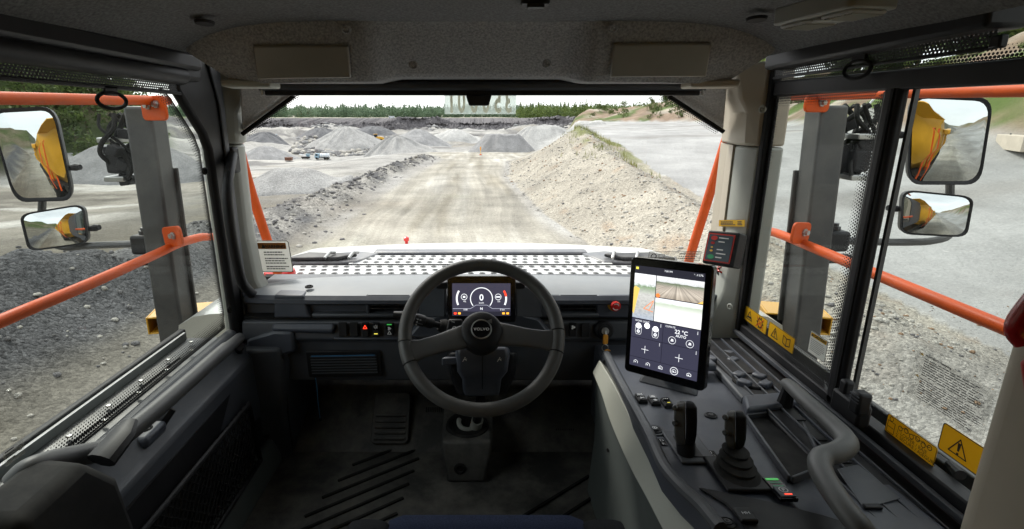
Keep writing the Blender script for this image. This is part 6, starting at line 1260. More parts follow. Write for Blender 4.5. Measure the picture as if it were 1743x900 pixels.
# ---- column, shroud, stalk
cm = thing('steering_column', 'dark steering column shroud below the wheel', 'steering column', PY(820, 672, 1.5))
sh = [[PY(a, b, Y) for a, b in q] for q, Y in (((( 776, 596), (866, 596), (866, 604), (776, 604)), 1.395), (((776, 606), (866, 606), (862, 642), (782, 642)), 1.40),)]
top = [PY(776, 596, 1.42), PY(866, 596, 1.42), PY(866, 596, 1.60), PY(776, 596, 1.60)]
def rg(row, x0, x1, y0, y1): return [PY(x0, row, y0), PY(x1, row, y0), PY(x1+4, row, y1), PY(x0-4, row, y1)]
obj('shroud', MB().loft([rg(590, 780, 862, 1.43, 1.62), rg(604, 777, 866, 1.42, 1.62), rg(632, 780, 862, 1.425, 1.63), rg(645, 788, 852, 1.45, 1.64), rg(662, 789, 850, 1.47, 1.66), rg(674, 792, 848, 1.48, 1.68)]), 'plastic_console', cm, bevel=0.010, seg=3)
obj('shroud_side', MB().loft([rg(600, 764, 878, 1.50, 1.66), rg(640, 770, 872, 1.51, 1.66), rg(672, 782, 858, 1.53, 1.68)]), 'plastic_black', cm, bevel=0.010)
obj('shroud_seam', MB().tube([PY(821, 606, 1.419), PY(821, 632, 1.424), PY(821, 646, 1.451), PY(821, 662, 1.468)], 0.0012, 6), 'rubber_black', cm)
spl2 = Plane(PY(821, 612, 1.4215), (1, 0, 0), (0, 0.05, 1))
for px in (791, 850): u, v = spl2.uv(px, 612); g = MB(); g.line(spl2, [(u-0.006, v-0.005), (u, v+0.004)], 0.0022, 0.0003, 0.002); g.line(spl2, [(u, v+0.004), (u+0.005, v-0.002)], 0.0022, 0.0003, 0.002); g.ringf(spl2, u+0.001, v+0.007, 0, 0.002, 0.0003, 0.002, n=10); g.line(spl2, [(u-0.004, v+0.001), (u+0.006, v+0.003)], 0.0018, 0.0003, 0.002); obj('icon', g, 'ink_white', cm, normals=False)
obj('tilt_lever', MB().loft([[PY(a, b, 1.47) for a, b in ((752, 609), (778, 608), (778, 620), (752, 623))], [PY(a, b, 1.53) for a, b in ((756, 607), (778, 606), (778, 618), (756, 620))]]), 'plastic_console', cm, bevel=0.004)
stk = thing('control_stalk', 'black multi-ring control stalk left of the steering wheel hub', 'stalk', PY(720, 555, 1.5))
sp_ = [PY(778, 560, 1.50), PY(757, 556, 1.49), PY(738, 551, 1.48), PY(722, 547, 1.47), PY(704, 542, 1.46), PY(690, 539, 1.45), PY(676, 537, 1.45)]
obj('stalk_root', MB().tube([sp_[0], sp_[1]], [0.030, 0.026], 16, sq=0.8), 'plastic_black', stk); obj('neck', MB().tube([sp_[1], sp_[2]], [0.010, 0.009], 12), 'plastic_black', stk)
for k in range(5): obj('bellow_ring', MB().torus(sp_[1] + (sp_[2]-sp_[1])*(0.05+0.1*k), sp_[2]-sp_[1], 0.020-0.0015*k, 0.0035, 20, 6), 'rubber_black', stk)
r1 = obj('inner_ring', MB().tube([sp_[2], sp_[2]*.7+sp_[3]*.3, sp_[3]], [0.012, 0.016, 0.015], 14), 'plastic_black', stk); r2 = obj('outer_ring', MB().tube([sp_[3]+(sp_[4]-sp_[3])*0.06, sp_[3]*.3+sp_[4]*.7, sp_[4]], [0.018, 0.0175, 0.014], 14), 'plastic_black', stk)
for k in range(6): a_ = k*0.7-1.6; obj('grip_rib', MB().tube([sp_[3]+(sp_[4]-sp_[3])*0.1 + np.array([0, -math.cos(a_), math.sin(a_)])*0.0178, sp_[3]+(sp_[4]-sp_[3])*0.7 + np.array([0, -math.cos(a_), math.sin(a_)])*0.0178], 0.0018, 5), 'plastic_dark', r2)
g = MB(); ap = Plane(sp_[3]*.5+sp_[4]*.5 + np.array([0, -0.0178, 0]), sp_[3]-sp_[4], (0, 0.1, 1))
for k in range(3): g.ringf(ap, -0.004, 0.008-0.008*k, 0.0012, 0.0022, 0.0003, 0.0004, n=10)
obj('icon', g, 'ink_white', stk, normals=False); text('I0', ap, 0.001, 0.006, 0.007, 'ink_white', stk, h0=0.0008)
obj('end_cap', MB().tube([PY(694, 540, 1.455), PY(688, 537, 1.45), PY(670, 535, 1.45)], [0.012, 0.014, 0.0095], 12), 'plastic_black', stk)
hb_ = Plane(PY(770, 553, 1.455), (1, 0, 0), (0, 0.5, 1)); bb_ = obj('stalk_pod', MB().loft([[hb_.at(u, v, h) for u, v in ((-0.02, -0.028), (0.03, -0.028), (0.03, 0.018), (-0.012, 0.018))] for h in (-0.05, 0.0)]), 'plastic_black', stk, bevel=0.005); g = MB(); g.ringf(hb_, 0.006, -0.010, 0.004, 0.0065, 0.0003, 0.001); g.line(hb_, [(-0.004, 0.011), (0.006, 0.008)], 0.002, 0.0003, 0.001); obj('icon', g, 'ink_white', bb_, normals=False)

# ---- floor tunnel, shaft, pedals
tn = thing('column_foot', 'dark boxed foot of the steering shaft on the floor mat', 'column foot', PY(795, 820, 1.56))
def fxy(x0, x1, y, z, k=0.0): return [(x0, y, z), (x1, y, z)]
R_ = []
for z, x0, x1, y0 in ((ZF, -0.118, 0.020, 1.545), (ZF+0.03, -0.116, 0.022, 1.555), (ZF+0.10, -0.136, 0.040, 1.585), (ZF+0.13, -0.134, 0.040, 1.60)): R_.append([(x0, y0, z), (x1, y0, z), (x1+0.01, 1.95, z), (x0-0.01, 1.95, z)])
obj('box', MB().loft(R_), 'floor_rubber', tn, bevel=0.012, seg=3)
cc = np.array([-0.048, 1.69, ZF+0.131]); obj('boot_ring', MB().torus(cc, (0, -0.1, 1), 0.066, 0.012, 32, 10), 'rubber_black', tn); obj('boot_well', MB().lathe([(0, 0.0), (0.062, 0.0), (0.06, 0.006), (0, 0.004)], cc, (0, -0.1, 1), 28), 'ink', tn)
obj('seal_ring', MB().torus(cc + np.array([0, 0.0, 0.015]), (0.1, -0.5, 1), 0.030, 0.009, 28, 8, math.radians(150), math.radians(390)), 'trim_grey', tn)
obj('shaft', MB().tube([cc + np.array([0,0,-0.02]), PY(806, 740, 1.70), PY(812, 715, 1.66), PY(818, 680, 1.58)], [0.022, 0.022, 0.017, 0.017], 14), 'plastic_black', tn); a, b = PY(808, 732, 1.685), PY(813, 714, 1.66); obj('shaft_label', MB().tube([a, b], 0.0212, 16), 'trim_grey', tn)
screw(tn, PY(783, 797, 1.562), (0, -1, 0.2), 0.020, 'rubber_black', 'plug')
def pedal(q, Yb, zb, Yt, zt2, label, ribs, vert, th_=0.012, arm=True):
    xs = [q[0], q[1]]; b0 = PY(q[0], q[3], Yb); b1 = PY(q[1], q[3], Yb); t0 = PY(q[0], q[2], Yt); t1 = PY(q[1], q[2], Yt); pl = Plane(b0, b1-b0, t0-b0); w = np.linalg.norm(b1-b0); h = np.linalg.norm(t0-b0)
    th = thing('pedal', label, 'pedal', b0, 'floor pedals'); obj('plate', MB().rrect(pl, w/2, h/2, w, h, th_, min(w, h)*0.12, -th_), 'floor_rubber', th, bevel=0.003)
    for k in range(ribs):
        t = (k+0.8)/(ribs+0.6)
        if vert: obj('rib', MB().box(pl.at(w*t, h/2, 0.002), (0.003, h*0.86, 0.005), pl.rot()), 'rubber_black', th)
        else: obj('rib', MB().box(pl.at(w/2, h*t*0.62, 0.004), (w*0.82, h*0.05, 0.013), pl.rot()), 'floor_rubber', th, bevel=0.003)
    if arm: obj('arm', MB().tube([pl.at(w/2, h*0.9, -th_), pl.at(w/2, h*1.5, -th_-0.03), pl.at(w/2, h*2.2, -0.09)], 0.012, 8), 'steel_dark', th)
    return th
fr2 = pedal((630, 694, 668, 755), 1.73, 0, 1.86, 0, 'broad ribbed footrest pad left of the steering shaft', 5, False, 0.03, False); tag(fr2, cat='footrest')
pedal((722, 753, 690, 736), 1.80, 0, 1.86, 0, 'narrow grooved pedal between footrest and steering shaft', 9, True); pedal((868, 913, 696, 719), 1.84, 0, 1.87, 0, 'wide low brake pedal right of the steering shaft', 4, False); pedal((945, 979, 684, 737), 1.78, 0, 1.88, 0, 'grooved accelerator pedal beside the right console', 9, True)
# ================================================================== RIGHT CONSOLE
A1 = PX(1022, 612, 0.375); A2 = PX(1215, 900, 0.40); cpl = Plane(A2, (1, 0, 0), A1 - A2)
cn = thing('side_console', 'dark control console to the right of the driver with a pale side panel', 'console', (0.58, 1.1, ZF))
Lc = np.linalg.norm(A1-A2)
def cuv(px, py): return cpl.uv(px, py)
# main deck, following the stepped left edge of the photo
edge = [cuv(*k) for k in ((1030, 606), (1053, 652), (1085, 712), (1104, 748), (1128, 800), (1160, 838), (1190, 866), (1222, 905))]
dk = edge + [(edge[-1][0]+0.05, -0.35), (0.40, -0.35), (0.40, Lc+0.05), (edge[0][0], Lc+0.05)]
wellU0, wellU1 = cuv(1275, 715)[0], cuv(1372, 715)[0]
obj('deck', MB().poly(cpl, [(u, v) for u, v in dk], 0.05, -0.05), 'plastic_console', cn, bevel=0.006)
obj('front_apron', MB().bb(0.385, 0.80, 1.54, 1.66, -1.0, -0.735), 'plastic_console', cn, bevel=0.01)
# raised edge roll along the left
er = [cpl.at(u+0.004, v, 0.006) for u, v in edge]; obj('edge_roll', MB().tube(bez(er, 4), 0.013, 10), 'plastic_dark', cn)
# pale side panel strip and mossy panel below
topE = [(1020, 612), (1046, 655), (1072, 708), (1096, 752), (1122, 806), (1155, 850), (1190, 884), (1225, 925)]
botE = [(1008, 634), (1022, 668), (1036, 712), (1052, 752), (1074, 800), (1098, 845), (1120, 888), (1140, 925)]
tp = [PX(a, b, 0.372 + 0.006*i) for i, (a, b) in enumerate(topE)]; bp = [PX(a, b, 0.350 + 0.002*i) for i, (a, b) in enumerate(botE)]
T4, B4 = bez(tp, 4), bez(bp, 4); mbp = MB(); rings = [[t, b, b + np.array([0.03, 0, -0.005]), t + np.array([0.03, 0, -0.03])] for t, b in zip(T4, B4)]
obj('side_panel', mbp.loft(rings), 'trim_light', cn, bevel=0.003)
obj('lower_panel', MB().loft([[(b[0]+0.012, b[1], b[2]+0.004), (b[0]+0.020, b[1], -1.0), (b[0]+0.008, b[1], ZF), (b[0]+0.06, b[1], ZF), (b[0]+0.06, b[1], b[2]+0.004)] for b in B4]), 'trim_moss', cn)
screw(cn, PX(1035, 766, 0.368), (-1, -0.3, 0.1), 0.006, 'rubber_black')
# lower rear deck step
s1 = [cuv(*k) for k in ((1188, 832), (1300, 855), (1400, 880), (1480, 905))]
obj('deck_step', MB().poly(cpl, [s1[0], s1[1], s1[2], s1[3], (s1[3][0], -0.2), (s1[0][0]+0.06, -0.2), (s1[0][0]+0.03, s1[0][1]-0.05)], 0.006, 0.0), 'plastic_black', cn, bevel=0.003)
# storage bin: dark well with rim
wl = [cuv(*k) for k in ((1272, 716), (1352, 706), (1400, 800), (1345, 822))]
obj('bin_floor', MB().poly(cpl, wl, 0.002, 0.0015), 'rubber_black', cn)
for a, b in zip(wl, wl[1:] + wl[:1]): obj('bin_wall', MB().prism([cpl.at(*a, 0.0), cpl.at(*b, 0.0), cpl.at(*b, 0.016), cpl.at(*a, 0.016)], nrm(np.cross(cpl.n, cpl.at(*b)-cpl.at(*a)))*0.006), 'plastic_dark', cn, bevel=0.002)
# bridge between cup tray and bin
br = [cuv(*k) for k in ((1262, 690), (1352, 682), (1360, 704), (1270, 714))]; obj('bridge', MB().poly(cpl, br, 0.030, 0.0), 'plastic_console', cn, bevel=0.008)
# cup tray
ty = [cuv(*k) for k in ((1186, 602), (1250, 600), (1348, 680), (1262, 690))]; mt = obj('cup_tray', MB().poly(cpl, ty, 0.022, 0.0), 'plastic_dark', cn, bevel=0.006)
for (px, py, r_) in ((1224, 622, 0.047), (1278, 664, 0.042)):
    u, v = cuv(px, py); obj('cup_well', MB().lathe([(0, 0.0225), (r_-0.004, 0.0225), (r_, 0.026), (r_+0.004, 0.030), (r_+0.007, 0.026), (r_+0.007, 0.02), (0, 0.02)], cpl.at(u, v), cpl.n, 28), 'rubber_black', mt)
    for k in range(4):
        a_ = k*math.pi/2 + 0.6; c_ = cpl.at(u + (r_-0.005)*math.cos(a_), v + (r_-0.005)*math.sin(a_), 0.030); rot = cpl.rot() @ np.array(Matrix.Rotation(a_, 3, 'Z')); obj('cup_clip', MB().box(c_, (0.026, 0.034, 0.018), rot), 'plastic_console', mt, bevel=0.005)
obj('tray_hump', MB().box(cpl.at(*cuv(1196, 638), 0.034), (0.055, 0.06, 0.025), cpl.rot()), 'plastic_console', mt, bevel=0.008)
# switches on the deck
for (px, py, ic) in ((1091, 681, [('x', 0, 0.24, 0.005, 'ink_white'), ('x', 0, -0.24, 0.005, 'ink_white')]), (1113, 685, [('circ', 0, 0.24, 0.0048, 'ink_white'), ('circ', 0, -0.24, 0.0048, 'ink_white')]), (1135, 689, [('dots', 0, 0.24, 0.005, 'ink_white'), ('bar', 0, -0.27, 0.0028, 'lamp_yellow')])): rocker(px, py, 0.024, 0.042, ic, None, parent=cn, pl=cpl, h0=-0.002)
u, v = cuv(1114, 733); kb = obj('push_button', MB().lathe([(0, 0), (0.017, 0), (0.017, 0.004), (0.013, 0.006), (0.010, 0.003), (0.0095, 0.007), (0, 0.008)], cpl.at(u, v), cpl.n, 26), 'plastic_black', cn); g = MB(); g.ringf(cpl, u, v, 0.004, 0.0058, 0.0003, 0.0082); g.poly(cpl, [(u-0.001, v-0.003), (u+0.001, v-0.003), (u+0.001, v+0.003), (u-0.001, v+0.003)], 0.0003, 0.0082); obj('icon', g, 'ink_white', kb, normals=False)
obj('button_dish', MB().lathe([(0.017, 0.0005), (0.024, 0.0005), (0.024, 0.003), (0.017, 0.002)], cpl.at(u, v), cpl.n, 28), 'plastic_dark', cn)
for px, py in ((1210, 708), (1237, 891)):
    u, v = cuv(px, py); kb = obj('push_button', MB().lathe([(0, 0), (0.015, 0), (0.015, 0.003), (0.011, 0.005), (0.009, 0.002), (0.008, 0.005), (0, 0.006)], cpl.at(u, v), cpl.n, 24), 'plastic_black', cn); g = MB(); g.ringf(cpl, u, v, 0.003, 0.0045, 0.0003, 0.0062); obj('icon', g, 'ink_grey', kb, normals=False)
def legend(px, py, w, h, rows, size):
    u, v = cuv(px, py); l_ = obj('legend_plate', MB().rrect(cpl, u, v, w, h, 0.0015, 0.001, 0.0002), 'gloss_black', cn); n = len(rows)
    for k, t in enumerate(rows): text(t, cpl, u, v + h*(0.5-(k+0.5)/n) - size*0.35, size, 'ink_white', l_, 'lettering', 'CENTER', 0.002)
legend(1128, 753, 0.014, 0.028, ['D', 'R'], 0.013); legend(1215, 777, 0.017, 0.042, ['J', 'O', 'U'], 0.011)
u, v = cuv(1326, 841); ps = obj('parking_switch', MB().rrect(cpl, u, v, 0.034, 0.066, 0.008, 0.002, 0.006), 'gloss_black', cn, bevel=0.002); obj('lamp_strip', MB().rrect(cpl, u-0.001, v+0.026, 0.024, 0.006, 0.0006, 0.001, 0.0142), 'lamp_green', ps); obj('key_cap', MB().rrect(cpl, u, v-0.015, 0.028, 0.030, 0.003, 0.002, 0.014), 'plastic_console', ps, bevel=0.001)
g = MB(); g.ringf(cpl, u, v-0.011, 0.0065, 0.0082, 0.0003, 0.0174); obj('icon', g, 'ink_white', ps, normals=False); text('P', cpl, u, v-0.015, 0.011, 'ink_white', ps, 'lettering', 'CENTER', 0.0178, bold=0.0003); obj('lamp_strip', MB().rrect(cpl, u+0.002, v-0.024, 0.014, 0.0028, 0.0005, 0.0005, 0.0172), 'lamp_red', ps)
for k in range(2): obj('print_line', MB().rrect(cpl, u, v+0.015-0.010*k, 0.020, 0.004, 0.0004, 0.001, 0.0142), 'ink_green', ps)
u, v = cuv(1268, 887); sk = obj('rocker_switch', MB().rrect(cpl, u, v, 0.03, 0.034, 0.010, 0.003, 0.006), 'plastic_black', cn, bevel=0.003); text('HH', cpl, u, v-0.003, 0.010, 'ink_white', sk, 'lettering', 'CENTER', 0.0168)
# levers
def lever(px4, Yk, label, boot):
    """upright slab handle: outline pixels (top, bottom) at forward distance Yk"""
    (x0, x1, r0, r1) = px4; th = thing('control_lever', label, 'lever', PY((x0+x1)/2, r1, Yk), 'console levers'); W2 = 0.5*(x1-x0); xm = (x0+x1)/2
    prof = ((r0, 0.42), (r0+3, 0.72), (r0+12, 0.98), (r0+0.45*(r1-r0), 1.0), (r0+0.75*(r1-r0), 0.94), (r1-6, 0.8), (r1, 0.5))
    for sd, kx, m_ in ((-1, 0.0, 'grip_grey'), (1, 0.0, 'plastic_black')):
        R_ = []
        for row, k in prof:
            a0 = xm + (-W2*k if sd < 0 else 0.2); a1 = xm + (-0.2 if sd < 0 else W2*k); y0 = Yk - 0.030*k; R_.append([PY(a0, row, y0 + (0.012 if sd < 0 else 0)), PY(a1, row, y0), PY(a1, row, Yk + 0.04*k), PY(a0, row, Yk + 0.035*k)])
        obj('grip_half', MB().loft(R_), m_, th, bevel=0.006, seg=3)
    if boot:
        R_ = []; base = PY(xm+2, r1+38, Yk-0.03)
        for k in range(8):
            t = k/7; c_ = PY(xm, r1-4, Yk)*(1-t) + base*t; rr = 0.022 + 0.022*t + (0.004 if k % 2 else -0.003); R_.append([c_ + cpl.x*rr*math.cos(a_)*0.85 + cpl.y*rr*math.sin(a_)*1.1 for a_ in np.linspace(0, 2*math.pi, 21)[:-1]])
        obj('bellows', MB().loft(R_), 'rubber_black', th); obj('boot_frame', MB().box(base - cpl.n*0.004, (0.088, 0.115, 0.008), cpl.rot()), 'plastic_black', th, bevel=0.003)
    else:
        obj('stem', MB().tube([PY(xm, r1-8, Yk), PY(xm+1, r1+20, Yk-0.01)], [0.02, 0.018], 12), 'plastic_black', th)
        obj('slot_plate', MB().box(cpl.hit(xm+4, r1+2) + cpl.n*0.0035, (0.075, 0.13, 0.006), cpl.rot()), 'plastic_dark', th, bevel=0.003); obj('slot', MB().box(cpl.hit(xm+3, r1+4) + cpl.n*0.0072, (0.034, 0.085, 0.002), cpl.rot()), 'ink', th)
    for dy in (12, 38): obj('thumb_button', MB().lathe([(0,0),(0.006,0),(0.006,0.004),(0.004,0.006),(0,0.006)], PY(x0+3, r0+dy, Yk-0.02), (-1, -0.5, 0.2), 14), 'steel_dark', th)
    return th
lever((1147, 1187, 682, 760), 0.985, 'slab-shaped gear selector grip beside the tablet screen', False); lever((1233, 1271, 698, 764), 0.935, 'slab-shaped lever with a rubber bellows beside the storage bin', True)
# tablet screen
tc_ = RAY(1133.4, 547.75)*1.2; tx_ = np.array([0.7241, -0.6859, 0.0720]); ty_ = np.array([0.0198, 0.1251, 0.9919])      # rectangle fitted to the screen's photo corners
TP = Plane(tc_ - tx_*0.0955 - ty_*0.1394, tx_, ty_); TP.w, TP.h = 0.1911, 0.2788
tb = thing('tablet_screen', 'large upright touch screen beside the steering wheel', 'touch screen', TP.at(TP.w/2, 0))
def tu(px, py): return TP.uv(px, py)
obj('casing', MB().rrect(TP, TP.w/2, TP.h/2, TP.w, TP.h, 0.022, 0.010, -0.022), 'gloss_black', tb, bevel=0.003)
sA = (TP.w*0.070, TP.h*0.072); sW, sH = TP.w*0.845, TP.h*0.862
mw, mh = sW, sH; ox, oy = sA; 
def sp3(fx_, fy_): return (ox + mw*fx_, oy + mh*(1-fy_))      # fractions from the top left of the lit area
def rect(x0, y0, x1, y1, m_, name, h0=0.0012, parent=None): a, b = sp3(x0, y1), sp3(x1, y0); return obj(name, MB().poly(TP, [a, (b[0], a[1]), b, (a[0], b[1])], 0.0002, h0), m_, parent)
emis('screen_panel', (0.024, 0.024, 0.040), 1.0); emis('screen_edge', (0.007, 0.007, 0.012), 1.0)
sr = rect(0, 0, 1, 1, 'screen_edge', 'screen', 0.0004, tb)
def feed(name, kind):
    """camera picture: sky, verge, ground with texture, emissive like the screen"""
    m, nt, N, L = nodes(name); out = N('OutputMaterial'); e = N('Emission'); L(e.outputs[0], out.inputs[0]); uv = N('UVMap'); uv.uv_map = 'UVMap'
    sp = N('SeparateXYZ'); L(uv.outputs[0], sp.inputs[0]); nz_ = N('TexNoise'); nz_.inputs['Scale'].default_value = 7; nz_.inputs['Detail'].default_value = 6; mp2 = N('Mapping'); mp2.inputs['Scale'].default_value = (1.0, 3.0, 1) if kind != 'road' else (1, 1, 1); L(uv.outputs[0], mp2.inputs[0]); L(mp2.outputs[0], nz_.inputs['Vector'])
    rp = N('ValToRGB'); cr_ = rp.color_ramp; stops = {'road': [(0, (.42, .36, .29)), (.30, (.62, .55, .46)), (.52, (.50, .44, .37)), (.66, (.30, .32, .24)), (.72, (.16, .20, .12)), (.76, (.78, .80, .80)), (1, (.95, .96, .97))], 'pale': [(0, (.85, .86, .83)), (.45, (.93, .94, .92)), (.62, (.72, .74, .70)), (.78, (.52, .60, .47)), (.86, (.84, .87, .88)), (1, (.92, .94, .95))], 'side': [(0, (.42, .47, .55)), (.25, (.50, .50, .47)), (.55, (.60, .60, .57)), (.72, (.26, .36, .22)), (.78, (.80, .82, .84)), (1, (.95, .96, .98))]}[kind]
    while len(cr_.elements) < len(stops): cr_.elements.new(0.5)
    for el, (p_, c_) in zip(cr_.elements, stops): el.position = p_; el.color = (*c_, 1)
    ad = N('Math'); ad.operation = 'MULTIPLY_ADD'; ad.inputs[1].default_value = 0.14; L(nz_.outputs['Fac'], ad.inputs[0]); sb = N('Math'); sb.operation = 'SUBTRACT'; sb.inputs[1].default_value = 0.07; L(sp.outputs[1], sb.inputs[0]); L(sb.outputs[0], ad.inputs[2]); L(ad.outputs[0], rp.inputs['Fac'])
    ml = N('MixRGB'); ml.blend_type = 'MULTIPLY'; ml.inputs['Fac'].default_value = 0.5; L(rp.outputs[0], ml.inputs['Color1'])
    if kind == 'road':        # wheel tracks running to the vanishing point
        a1 = N('Math'); a1.operation = 'SUBTRACT'; a1.inputs[1].default_value = 0.45; L(sp.outputs[0], a1.inputs[0]); a2 = N('Math'); a2.operation = 'SUBTRACT'; a2.inputs[0].default_value = 0.82; L(sp.outputs[1], a2.inputs[1]); a3 = N('Math'); a3.operation = 'DIVIDE'; L(a1.outputs[0], a3.inputs[0]); L(a2.outputs[0], a3.inputs[1])
        n2 = N('TexNoise'); n2.noise_dimensions = '1D'; n2.inputs['Scale'].default_value = 9; n2.inputs['Detail'].default_value = 3; L(a3.outputs[0], n2.inputs['W']); r2 = N('MapRange'); r2.inputs['From Min'].default_value = 0.35; r2.inputs['From Max'].default_value = 0.65; r2.inputs['To Min'].default_value = 0.35; r2.inputs['To Max'].default_value = 1.15; L(n2.outputs['Fac'], r2.inputs['Value']); L(r2.outputs[0], ml.inputs['Color2']); ml.inputs['Fac'].default_value = 0.7
    else: r2 = N('MapRange'); r2.inputs['From Min'].default_value = 0.35; r2.inputs['From Max'].default_value = 0.65; r2.inputs['To Min'].default_value = 0.6 if kind == 'side' else 0.85; r2.inputs['To Max'].default_value = 1.1; L(nz_.outputs['Fac'], r2.inputs['Value']); L(r2.outputs[0], ml.inputs['Color2'])
    L(ml.outputs[0], e.inputs['Color']); e.inputs['Strength'].default_value = 0.62
def feed_quad(x0, y0, x1, y1, m_, name):
    a, b = sp3(x0, y1), sp3(x1, y0); mb = MB().add([TP.at(*p_, 0.0011) for p_ in (a, (b[0], a[1]), b, (a[0], b[1]))], [(0, 1, 2, 3)]); o = obj(name, mb, m_, sr, normals=False); uv = o.data.uv_layers.new(name='UVMap')
    for lp, c_ in zip(o.data.loops, ((0, 0), (1, 0), (1, 1), (0, 1))): uv.data[lp.index].uv = c_
    return o
feed('feed_side', 'side'); feed('feed_road', 'road'); feed('feed_pale', 'pale')
rect(0, 0, 1, 0.072, 'screen_dark', 'status_bar', 0.0011, sr)
f1 = feed_quad(0, 0.075, 0.325, 0.515, 'feed_side', 'camera_view'); f2 = feed_quad(0.335, 0.075, 1, 0.278, 'feed_road', 'camera_view'); f3 = feed_quad(0.335, 0.286, 1, 0.515, 'feed_pale', 'camera_view')
emis('feed_yellow', (0.75, 0.50, 0.12), 0.7); emis('feed_orange', (0.80, 0.22, 0.05), 0.7)
obj('body_edge', MB().poly(TP, [sp3(0.0, 0.46), sp3(0.02, 0.48), sp3(0.05, 0.36), sp3(0.09, 0.22), sp3(0.02, 0.20), sp3(0, 0.22)], 0.0002, 0.0014), 'feed_yellow', f1); g = MB(); g.line(TP, [sp3(0.17, 0.41), sp3(0.31, 0.32)], 0.0016, 0.0002, 0.0014); g.line(TP, [sp3(0.17, 0.41), sp3(0.31, 0.43)], 0.0016, 0.0002, 0.0014); g.line(TP, [sp3(0.25, 0.42), sp3(0.31, 0.33)], 0.0016, 0.0002, 0.0014); obj('rail_line', g, 'feed_orange', f1, normals=False)
obj('marker_dot', MB().disc(TP, *sp3(0.37, 0.262), 0.005, 0.0002, 0.0014, 12), 'feed_orange', f2); obj('marker_dot', MB().poly(TP, [sp3(0.93, 0.278), sp3(1, 0.278), sp3(1, 0.25)], 0.0002, 0.0014), 'feed_yellow', f2)
q1 = rect(0.0, 0.522, 0.475, 0.706, 'screen_panel', 'tile', 0.0011, sr); q2 = rect(0.482, 0.522, 1, 0.706, 'screen_panel', 'tile', 0.0011, sr); q3 = rect(0.0, 0.711, 0.475, 0.906, 'screen_panel', 'tile', 0.0011, sr); q4 = rect(0.482, 0.711, 1, 0.906, 'screen_panel', 'tile', 0.0011, sr); q5 = rect(0.0, 0.911, 1, 1.0, 'screen_panel', 'tile', 0.0011, sr)
def t3(s, x, y, size, al='CENTER', par=sr, bold=0.0, nm='lettering'): a = sp3(x, y); return text(s, TP, a[0], a[1], size, 'icon_white', par, nm, al, 0.0016, bold=bold)
t3('7:00 PM', 0.5, 0.03, 0.0058); t3('* ..ll 57%', 0.98, 0.03, 0.0058, 'RIGHT'); t3('WORK LIGHT', 0.05, 0.548, 0.0058, 'LEFT', q1); t3('CLIMATE', 0.51, 0.548, 0.0058, 'LEFT', q2); t3('22 °C', 0.74, 0.592, 0.0125, 'CENTER', q2, 0.0002); t3('AUTO', 0.74, 0.625, 0.0085, 'CENTER', q2, 0.0001)
def ring3(x, y, r0, r1, par, m_='icon_white', nm='icon'): a = sp3(x, y); g = MB(); g.ringf(TP, a[0], a[1], r0, r1, 0.0002, 0.0016); return obj(nm, g, m_, par, normals=False)
for x, y in ((0.11, 0.59), (0.24, 0.575), (0.37, 0.592)): ring3(x, y, 0, 0.0068, q1, 'lamp_white')
for x, y in ((0.11, 0.645), (0.37, 0.647)):
    a = sp3(x, y); g = MB(); g.line(TP, [(a[0]-0.0075, a[1]+0.014), (a[0]-0.0075, a[1]-0.002), (a[0]-0.005, a[1]-0.007), (a[0]+0.005, a[1]-0.007), (a[0]+0.0075, a[1]-0.002), (a[0]+0.0075, a[1]+0.014)], 0.0008, 0.0002, 0.0016); g.ringf(TP, a[0], a[1], 0.0015, 0.004, 0.0002, 0.0016); obj('icon', g, 'icon_white', q1, normals=False)
for x, y in ((0.62, 0.665), (0.87, 0.665)): ring3(x, y, 0.0078, 0.0087, q2); a = sp3(x, y); obj('icon', MB().poly(TP, [(a[0]-0.0035, a[1]-0.0025), (a[0]+0.0035, a[1]-0.0025), (a[0]+0.0025, a[1]+0.0025), (a[0]-0.0015, a[1]+0.0035)], 0.0002, 0.0016), 'icon_white', q2)
for x, y, q in ((0.23, 0.815, q3), (0.735, 0.82, q4)): a = sp3(x, y); g = MB(); g.line(TP, [(a[0]-0.0085, a[1]), (a[0]+0.0085, a[1])], 0.0011, 0.0002, 0.0016); g.line(TP, [(a[0], a[1]-0.0085), (a[0], a[1]+0.0085)], 0.0011, 0.0002, 0.0017); obj('icon', g, 'icon_white', q, normals=False)
for x, y in ((0.445, 0.55), (0.965, 0.55), (0.445, 0.735), (0.965, 0.735)):
    a = sp3(x, y); g = MB()
    for k in (-1, 0, 1): g.ringf(TP, a[0], a[1]+k*0.0026, 0, 0.0009, 0.0002, 0.0016, n=8)
    obj('menu_dots', g, 'icon_white', sr, normals=False)
for i, x in enumerate((0.1, 0.29, 0.48, 0.68, 0.89)):
    a = sp3(x, 0.955); g = MB()
    if i == 3: g.ringf(TP, a[0], a[1], 0.0080, 0.0092, 0.0002, 0.0016)
    g.line(TP, [(a[0]-0.0045, a[1]-0.003), (a[0]-0.0045, a[1]+0.0015), (a[0], a[1]+0.0042), (a[0]+0.0045, a[1]+0.0015), (a[0]+0.0045, a[1]-0.003)], 0.0010, 0.0002, 0.0016, i > 1); g.ringf(TP, a[0]-0.001, a[1]-0.001, 0, 0.0014, 0.0002, 0.0016, n=8); obj('icon', g, 'icon_white', q5, normals=False)
obj('home_square', MB().poly(TP, [sp3(0.015, 0.035), sp3(0.055, 0.035), sp3(0.055, 0.012), sp3(0.015, 0.012)], 0.0002, 0.0014), 'lamp_yellow', sr)
